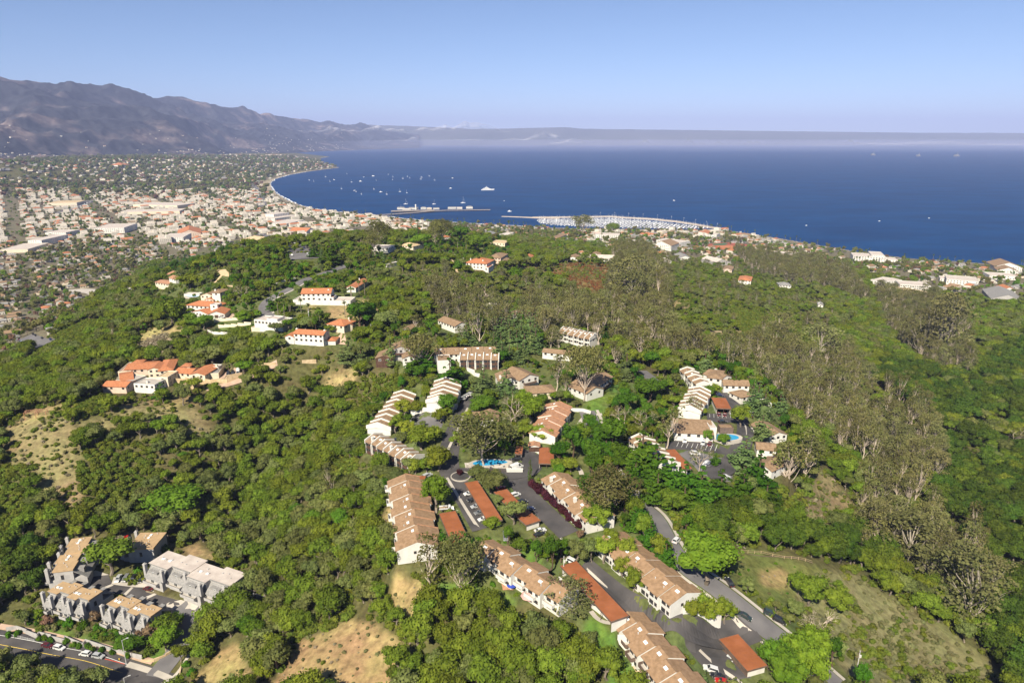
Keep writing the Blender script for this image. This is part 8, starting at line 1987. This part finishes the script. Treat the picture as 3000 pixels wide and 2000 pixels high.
CARS = [(1,(515,1180),(560,1190),'suv','white','white hatchback in the street beside the grey wall'),(1,(740,1232),(690,1225),'suv','white','white car parked at the kerb by the round shrubs'),(1,(850,1252),(900,1262),'suv','silver','silver car just behind the white one at the red kerb'),(1,(412,1160),(450,1170),'sedan','dark red','dark red car in the tree shade of the street'),
 (1,(1022,580),(1008,605),'sedan','silver','silver car leftmost under the big court tree'),(1,(1088,580),(1070,605),'suv','grey','grey car second from the left under the court tree'),(1,(1150,585),(1130,612),'suv','black','black car third in the court parking'),(1,(1212,588),(1205,612),'sedan','black','black car at the right end of the court parking'),(1,(1282,672),(1320,680),'sedan','dark red','maroon car turning in the grey court'),(1,(580,605),(620,600),'sedan','black','black car between the left grey blocks'),(1,(1090,235),(1090,215),'sedan','red','red car behind the plain tan-roofed grey block'),
 (2,(1150,110),(1120,112),'suv','black','black car beside the pool enclosure'),(2,(1305,578),(1350,565),'sedan','white','white car at the end of the right middle carport'),(2,(1300,602),(1330,590),'sedan','black','black car next to the white one by the carport'),(2,(1078,615),(1080,640),'suv','grey','grey car half hidden by the small green tree'),(2,(1050,300),(1075,296),'sedan','red','red car under the front of the carport'),
 (4,(740,1022),(765,1010),'suv','silver','silver car behind the round green tree'),(4,(1045,357),(1015,350),'suv','silver','silver car nearest in the row at the head of the drive'),(4,(1062,338),(1032,330),'sedan','white','white car second in the row at the head of the drive'),(4,(1080,330),(1050,320),'sedan','white','white car third in the row at the head of the drive'),(4,(1103,322),(1075,310),'suv','white','white car fourth in the row at the head of the drive'),(4,(1108,303),(1080,296),'sedan','black','black car farthest in the row at the head of the drive'),
 (4,(660,502),(700,508),'sedan','black','black car farthest in the small parking court'),(4,(636,532),(675,535),'sedan','black','black car in the middle of the small parking court'),(4,(608,573),(645,578),'sedan','grey','grey car nearest in the small parking court'),(4,(482,707),(500,710),'sedan','dark blue','dark blue car behind the row with decks'),
 (3,(222,442),(250,450),'suv','white','white car at the top of the longest carport'),(3,(1122,258),(1140,240),'suv','white','white car above the huge green tree'),(3,(1578,618),(1560,590),'sedan','black','black car peeping out behind the huge green tree'),(3,(1708,908),(1765,940),'sedan','dark green','dark green car parked on the near side of the public road'),(3,(1920,888),(1970,910),'suv','dark green','dark green car on the far side of the public road'),(3,(2000,945),(2040,965),'suv','black','black car in shade on the far side of the public road'),
 (3,(1412,1368),(1360,1350),'suv','white','white car in the lower right car park'),(3,(1470,1425),(1420,1405),'sedan','black','black car beside the white one in the lower car park'),(3,(1515,1475),(1470,1460),'sedan','red','red car at the bottom edge of the car park'),(3,(1610,1235),(1590,1255),'sedan','silver','silver car at the mouth of the lower carport'),(3,(1655,1288),(1630,1310),'suv','silver','second silver car in the lower carport'),(3,(1705,1340),(1690,1360),'sedan','black','black car in the shade of the lower carport'),
 (5,(962,922),(955,945),'suv','white','white car in front of the wide clubhouse'),(5,(1128,942),(1120,965),'suv','silver','silver car by the pool trees of the clubhouse'),(5,(1188,952),(1180,970),'sedan','dark red','dark red car next to the silver one at the clubhouse'),(5,(1052,1042),(1100,1045),'suv','white','white car standing alone on the lower court'),(5,(1272,680),(1270,700),'sedan','dark red','left maroon car in front of the loop carport'),(5,(1326,685),(1325,705),'sedan','dark red','right maroon car in front of the loop carport'),
 (5,(1305,748),(1330,748),'sedan','black','black car above the service block'),(5,(1278,502),(1300,505),'sedan','dark blue','dark blue car behind the loop carport'),(5,(1167,345),(1175,330),'sedan','red','red car under the brown hipped porch'),(5,(962,1205),(1000,1195),'suv','white','white car by the end of the long cluster carport'),(5,(1572,685),(1572,660),'suv','black','dark car in the cedar shade on the loop road'),
 (6,(1178,608),(1200,604),'suv','white','white car before the garage arches'),(6,(1225,1038),(1222,1052),'suv','black','left black car at the tiled villa'),(6,(1260,1034),(1257,1048),'suv','black','right black car at the tiled villa'),(6,(1303,1032),(1300,1050),'van','white','white van at the tiled villa'),(6,(2112,724),(2130,728),'suv','black','black car beside the cream villa'),(6,(2066,716),(2080,720),'suv','grey','grey car behind the lime tree of the cream villa'),(6,(1522,478),(1518,495),'sedan','black','dark car on the bend of the hilltop street'),
 (8,(272,378),(290,376),'suv','red','red pickup-like car by the small lawn behind the timber house')]
for i, c_ in enumerate(('white', 'black', 'silver', 'grey', 'white')): CARS.append((2, (838 + i * 24, 335 + i * 42), (805 + i * 24, 342 + i * 42), 'sedan', c_, c_ + ' car under the left edge of the long middle carport, %sfrom the top' % (ORD[i] or 'first ')))
for i, c_ in enumerate(('white', 'black', 'dark blue')): CARS.append((2, (1140 + i * 46, 345 + i * 48), (1170 + i * 46, 335 + i * 48), 'suv', c_, c_ + ' car on the drive side of the right middle carport'))
for k_, b_, h_, kind, col, lb in CARS: car(k_, b_, h_, kind, col, lb)
covered(5, (1160, 1128), (1205, 1105), 'car under a silver cover beside the agave bed'); covered(5, (1330, 1255), (1370, 1285), 'car under a grey cover on the turning circle');
# white van with crates, flatbed truck
car(2, (1150, 165), (1190, 150), 'van', 'white', 'white high-roofed van beside the pool enclosure', s=1.0)
def crate_row():
 for i in range(7):
  a = G(*q(2, 1092 + i * 15, 184)); o = empty('white_bin', (a.x, a.y, a.z + .2), .1, cat='bin', group='white bins in front of the van', label='white bin in the row before the van, %sfrom the left' % (ORD[i] if i else 'first ')); m = MB(); m.hexa([(-.5, -.5, 0), (.5, -.5, 0), (.5, .5, 0), (-.5, .5, 0), (-.62, -.62, 1.3), (.62, -.62, 1.3), (.62, .62, 1.3), (-.62, .62, 1.3)]); m.build('body', M['white'], o); m = MB(); m.box(-.68, .68, -.68, .68, 1.3, 1.42); m.build('lid', M['white'], o)
crate_row()
a = G(*q(2, 692, 436)); b = G(*q(2, 742, 432)); rz = math.atan2(b.y - a.y, b.x - a.x)
o = empty('flatbed_truck', (a.x, a.y, a.z + .25), rz, label='white flatbed truck loaded with timber and tools beside the round tree', cat='truck')
m = MB(); m.hexa([(.7, -1, .5), (3.0, -1, .5), (3.0, 1, .5), (.7, 1, .5), (.7, -1, 1.15), (2.8, -.95, 1.0), (2.8, .95, 1.0), (.7, 1, 1.15)]); m.hexa([(.7, -.95, 1.15), (1.9, -.95, 1.12), (1.9, .95, 1.12), (.7, .95, 1.15), (.75, -.8, 1.95), (1.45, -.8, 1.95), (1.45, .8, 1.95), (.75, .8, 1.95)]); m.build('cab', M['hull'], o)
m = MB(); m.hexa([(.95, -.97, 1.2), (1.8, -.97, 1.18), (1.8, .97, 1.18), (.95, .97, 1.2), (1.0, -.86, 1.8), (1.45, -.86, 1.8), (1.45, .86, 1.8), (1.0, .86, 1.8)]); m.build('windows', M['glass'], o)
m = MB(); m.box(-3, .55, -1.1, 1.1, .75, .9); m.build('bed', M['fence'], o)
for i, (x0, x1, y0, y1, z1, mt) in enumerate(((-2.8, -.5, -.9, -.2, 1.5, 'tan'), (-2.6, .2, -.1, .3, 1.3, 'brown'), (-1.2, .3, .35, .95, 1.7, 'greywood'), (-2.8, -1.5, .4, .95, 1.4, 'white'))): m = MB(); m.box(x0, x1, y0, y1, .9, z1); m.build('load', M[mt], o)
for s_ in (-1, 1): m = MB(); m.box(-3, .5, s_ * 1.08 - .04, s_ * 1.08 + .04, .9, 1.5); m.build('side_rail', M['metal'], o)
wm = car_meshes('suv', 'white')[2]
for sx in (-2, 2.1):
 for sy in (-.9, .9): w_ = inst('wheel', wm, o, (sx, sy, .4)); w_.scale = (1.15, 1.3, 1.15)
# far traffic: cars of a few pixels each
fm = [shared(('far', c), lambda c=c: (lambda mm: (mm.box(-2.2, 2.2, -.9, .9, .3, .9), mm.hexa([(-1.6, -.8, .9), (1, -.8, .9), (1, .8, .9), (-1.6, .8, .9), (-1.1, -.7, 1.45), (.4, -.7, 1.45), (.4, .7, 1.45), (-1.1, .7, 1.45)]), mm.mesh('far_car', [paint(c, CC[c])]))[2])(MB())) for c in ('white', 'silver', 'grey', 'black', 'dark red', 'dark blue')]
def far_cars(pts, n, off, group, phrase, s=1.0):
 pts = [Vector((p.x, p.y)) for p in pts]; seg = [(b - a).length for a, b in zip(pts[:-1], pts[1:])]; T_ = sum(seg)
 for i in range(n):
  d = T_ * rg.uniform(); k_ = 0
  while d > seg[k_] and k_ < len(seg) - 1: d -= seg[k_]; k_ += 1
  a, b = pts[k_], pts[k_ + 1]; t_ = (b - a).normalized(); nn = Vector((-t_.y, t_.x)); p = a + t_ * d + nn * (rg.choice(off) + rg.uniform(-.4, .4))
  ci = rg.integers(0, 6); o = inst('distant_car', fm[ci], None, (p.x, p.y, gz1(p.x, p.y) + .7), math.atan2(t_.y, t_.x), cat='car', group=group); o.scale = (s, s, s); want_label(o, p.x, p.y, 12, ('white', 'silver', 'grey', 'black', 'dark red', 'dark blue')[ci] + ' ' + phrase)
far_cars(fw, 80, [-10, -7, -4, 4, 7, 10], 'cars on the freeway', 'car on the freeway')
far_cars([G(176, 628), G(200, 615), G(235, 600), G(270, 588)], 26, [-12, -8, 8, 12], 'cars on the far freeway', 'car on the far freeway', 1.6)
far_cars([G(60, 985), G(100, 1003), G(150, 1012)], 12, [-6, 6], 'cars parked under the ridge', 'car parked under the ridge')
far_cars([G(2200, 705), G(2330, 722), G(2420, 735)], 30, [-16, -8, 8, 16], 'cars in the beach car park', 'car in the shore car park')
# ------------------------------------------------------------------ street furniture and garden things
def pole(k, base, h, label, kind='utility', name=None):
 a = G(*q(k, *base)); o = empty(name or kind + '_pole', (a.x, a.y, a.z - .3), .4, label=label, cat='pole'); m = MB(); m.tube((0, 0, 0), (0, 0, h), .16, .11, 6); m.build('shaft', M['metal'] if kind != 'wood' else M['fence'], o)
 if kind == 'lamp': m = MB(); m.tube((0, 0, h - .1), (1.8, 0, h + .4), .06, .05, 5); m.build('arm', M['metal'], o); m = MB(); m.box(1.5, 2.3, -.18, .18, h + .3, h + .45); m.build('lamp_head', M['metal'], o)
 elif kind == 'utility': m = MB(); m.box(-1.1, 1.1, -.07, .07, h - .8, h - .6); m.build('crossarm', M['fence'], o); m = MB(); m.box(-.3, .3, -.55, -.15, h - 2.4, h - 1.5); m.build('cabinet', M['white'], o)
 elif kind == 'flood': m = MB(); m.box(-3, 3, -.3, .3, h - 2.2, h); m.build('lamp_bank', M['metal'], o)
 return o
pole(1, (1088, 1300), 11, 'street lamp on the lower left pavement', 'lamp', 'street_lamp'); pole(1, (1075, 1475), 3, 'lamp at the bottom edge of the street', 'lamp', 'street_lamp'); pole(7, (605, 1510), 9, 'utility pole with a white cabinet at the bottom right')
pole(3, (150, 520), 7, 'utility pole at the top of the longest carport'); pole(6, (2322, 760), 10, 'wooden utility pole behind the cream villa'); pole(6, (1845, 640), 10, 'slim pole among the hillside palms')
pole(11, (52, 290), 34, 'left stadium floodlight mast', 'flood', 'floodlight_mast'); pole(11, (172, 312), 34, 'right stadium floodlight mast', 'flood', 'floodlight_mast'); pole(3, (1160, 1020), 3.2, 'short sign post at the bend of the lower drive')
def parasol(k, base, col, label, s=1.0):
 a = G(*q(k, *base)); o = empty('parasol', (a.x, a.y, a.z), 0, label=label, cat='parasol'); o.scale = (s, s, s)
 m = MB(); m.tube((0, 0, -1), (0, 0, 2.6), .05, .05, 6); m.build('pole', M['metal'], o); m = MB()
 for i in range(8):
  a0, a1 = i * math.pi / 4, (i + 1) * math.pi / 4; m.face([(0, 0, 3.0), (1.7 * math.cos(a0), 1.7 * math.sin(a0), 2.35), (1.7 * math.cos(a1), 1.7 * math.sin(a1), 2.35)])
 m.build('canopy', plain(label.split()[0] + '_canvas', col, .8), o)
parasol(2, (1117, 965), (.02, .05, .35), 'blue parasol on the brick patio of the lower middle row'); parasol(2, (1232, 1062), (.5, .3, .27), 'pink parasol by the right end of the lower middle row', 1.7); parasol(6, (925, 1062), (.6, .05, .03), 'red parasol in front of the sprawling tiled villa', 1.4); parasol(1, (1690, 735), (.6, .05, .03), 'small red parasol on a balcony garden of the long grey block')
def patio(k, pts, mat, nm='patio'): drape(nm, GQ(k, *pts), M[mat], dz=.22, cell=2)
patio(2, [(1050, 930), (1120, 925), (1130, 980), (1060, 980)], 'salmon'); patio(3, (( 600, 1090), (680, 1090), (700, 1150), (620, 1150)), 'concrete'); patio(3, ((740, 1350), (870, 1360), (880, 1430), (780, 1440)), 'stone'); patio(4, ((1060, 900), (1440, 890), (1440, 950), (1070, 945)), 'concrete'); patio(5, ((1270, 820), (1400, 820), (1410, 950), (1250, 940)), 'concrete'); patio(4, ((110, 790), (210, 790), (340, 930), (240, 900)), 'salmon', 'terrace')
def picnic(k, base, label):
 a = G(*q(k, *base)); o = empty('garden_table', (a.x, a.y, a.z + .2), .5, label=label, cat='table'); m = MB(); m.box(-.9, .9, -.5, .5, .7, .76); m.build('table_top', M['white'], o)
 for sx in (-.8, .8):
  for sy in (-.4, .4): m = MB(); m.box(sx - .04, sx + .04, sy - .04, sy + .04, -.2, .7); m.build('leg', M['fence'], o)
picnic(3, (835, 1390), 'garden table on the lowest patio'); picnic(3, (640, 1085), 'garden table on the upper patio'); picnic(2, (1150, 1000), 'white garden table by the blue parasol'); picnic(4, (215, 820), 'garden table on the timber terrace'); picnic(4, (1100, 925), 'garden table at the left end of the pool'); picnic(5, (1370, 830), 'garden table behind the right hand pool')
# hydrant
a = G(*q(1, 1030, 1275)); o = empty('fire_hydrant', (a.x, a.y, a.z + .3), 0, label='small yellow fire hydrant near the red kerb', cat='hydrant'); m = MB(); m.tube((0, 0, 0), (0, 0, .75), .17, .15, 8); m.tube((0, 0, .75), (0, 0, .95), .16, .04, 8); m.build('barrel', M['yellow'], o); m = MB(); m.tube((-.3, 0, .5), (.3, 0, .5), .09, .09, 6); m.build('outlet', M['yellow'], o)
def fence_line(pts, h, gap, label, mat='fence', rails=(.4, .9), name='fence', ps=.06):
 o = empty(name, (pts[0].x, pts[0].y, pts[0].z), 0, label=label, cat='fence'); ox, oy, oz = o.location
 pm_ = shared(('post', mat, h, ps), lambda: (lambda mm: (mm.box(-ps, ps, -ps, ps, -.5, h), mm.mesh('post', [M[mat]]))[1])(MB()))
 for a, b in zip(pts[:-1], pts[1:]):
  a = Vector((a.x, a.y)); b = Vector((b.x, b.y)); n = max(1, int((b - a).length / gap))
  for i in range(n):
   p0, p1 = a.lerp(b, i / n), a.lerp(b, (i + 1) / n); z0, z1 = gz1(*p0), gz1(*p1); inst('post', pm_, o, (p0.x - ox, p0.y - oy, z0 - oz))
   for r_ in rails: m = MB(); m.tube((p0.x - ox, p0.y - oy, z0 + h * r_ - oz), (p1.x - ox, p1.y - oy, z1 + h * r_ - oz), .05, .05, 4); m.build('rail', M[mat], o)
fence_line(GQ(2, (1088, 655), (1200, 642), (1308, 632)), 1.6, 2.4, 'dark railing above the small fenced lawn', 'fence'); fence_line(GQ(3, (1680, 345), (1850, 355), (2050, 400), (2290, 440)), 1.3, 3.2, 'thin wire fence on wooden posts round the meadow', 'stone')
fence_line(GQ(4, (130, 850), (240, 905), (345, 945)), 1.8, 2.2, 'timber deck fence at the wood edge', 'darkwood'); fence_line(GQ(1, (60, 1060), (300, 1110)), 1.0, 3, 'low post rail between the wall and the pavement', 'metal'); fence_line(GQ(4, (1080, 945), (1250, 965), (1420, 985)), 1.6, 2.2, 'dark fence in front of the pool', 'fence')
fence_line(GQ(3, (1900, 1390), (2200, 1640), (2400, 1800)), 1.2, 3.5, 'post fence along the bottom right trail', 'fence')
# pergolas, sheds, solar panels
def pergola(k, base, w, d, label, mat='darkwood', rz=.4):
 a = G(*q(k, *base)); o = empty('pergola', (a.x, a.y, a.z), rz, label=label, cat='pergola')
 for sx in (-1, 1):
  for sy in (-1, 1): m = MB(); m.box(sx * w / 2 - .15, sx * w / 2 + .15, sy * d / 2 - .15, sy * d / 2 + .15, -1.5, 2.7); m.build('post', M[mat], o)
 for i in range(int(w / .9)): m = MB(); m.box(-w / 2 + i * .9, -w / 2 + i * .9 + .2, -d / 2 - .4, d / 2 + .4, 2.9, 3.1); m.build('beam', M[mat], o)
 for sy in (-1, 1): m = MB(); m.box(-w / 2 - .3, w / 2 + .3, sy * d / 2 - .12, sy * d / 2 + .12, 2.7, 2.9); m.build('side_beam', M[mat], o)
pergola(13, (205, 465), 7, 4, 'rust-brown pergola on the far left slope', 'salmon'); pergola(13, (262, 462), 5, 4, 'smaller pergola beside the rust-brown one', 'salmon'); pergola(6, (1112, 712), 8, 5, 'dark pergola on the white curved terrace'); pergola(6, (1188, 1010), 6, 5, 'pale pergola over the driveway court', 'fence'); pergola(6, (1960, 470), 8, 3, 'terracotta pergola in front of the white terrace villa', 'tan', .1)
def panel(k, base, w, label):
 a = G(*q(k, *base)); o = empty('solar_array', (a.x, a.y, a.z), .05, label=label, cat='solar panels')
 for i in range(6): m = MB(); x = -w / 2 + i * w / 6; m.hexa([(x, -1.6, .6), (x + w / 6 - .1, -1.6, .6), (x + w / 6 - .1, 1.6, 2.2), (x, 1.6, 2.2), (x, -1.6, .7), (x + w / 6 - .1, -1.6, .7), (x + w / 6 - .1, 1.6, 2.3), (x, 1.6, 2.3)]); m.build('panel', M['glass'], o)
 m = MB(); m.box(-w / 2, w / 2, -.1, .1, -1, 1.3); m.build('support', M['metal'], o)
panel(9, (280, 862), 11, 'dark solar array on the bare crest slope'); panel(9, (383, 862), 9, 'second solar array right of the first')
# round kerb
g = G(*q(4, 1028, 1018)); m = MB(); o = empty('planter_kerb', (g.x, g.y, g.z), 0, label='round pale kerb around the small dark red tree', cat='kerb')
for i in range(24):
 a0, a1 = i * math.pi / 12, (i + 1) * math.pi / 12; R1, R2 = 4.0, 4.4
 m.hexa([(R1 * math.cos(a0), R1 * math.sin(a0) , -.3), (R2 * math.cos(a0), R2 * math.sin(a0), -.3), (R2 * math.cos(a1), R2 * math.sin(a1), -.3), (R1 * math.cos(a1), R1 * math.sin(a1), -.3), (R1 * math.cos(a0), R1 * math.sin(a0), .45), (R2 * math.cos(a0), R2 * math.sin(a0), .45), (R2 * math.cos(a1), R2 * math.sin(a1), .45), (R1 * math.cos(a1), R1 * math.sin(a1), .45)])
m.build('kerb_ring', M['concrete'], o)
flush_labels()
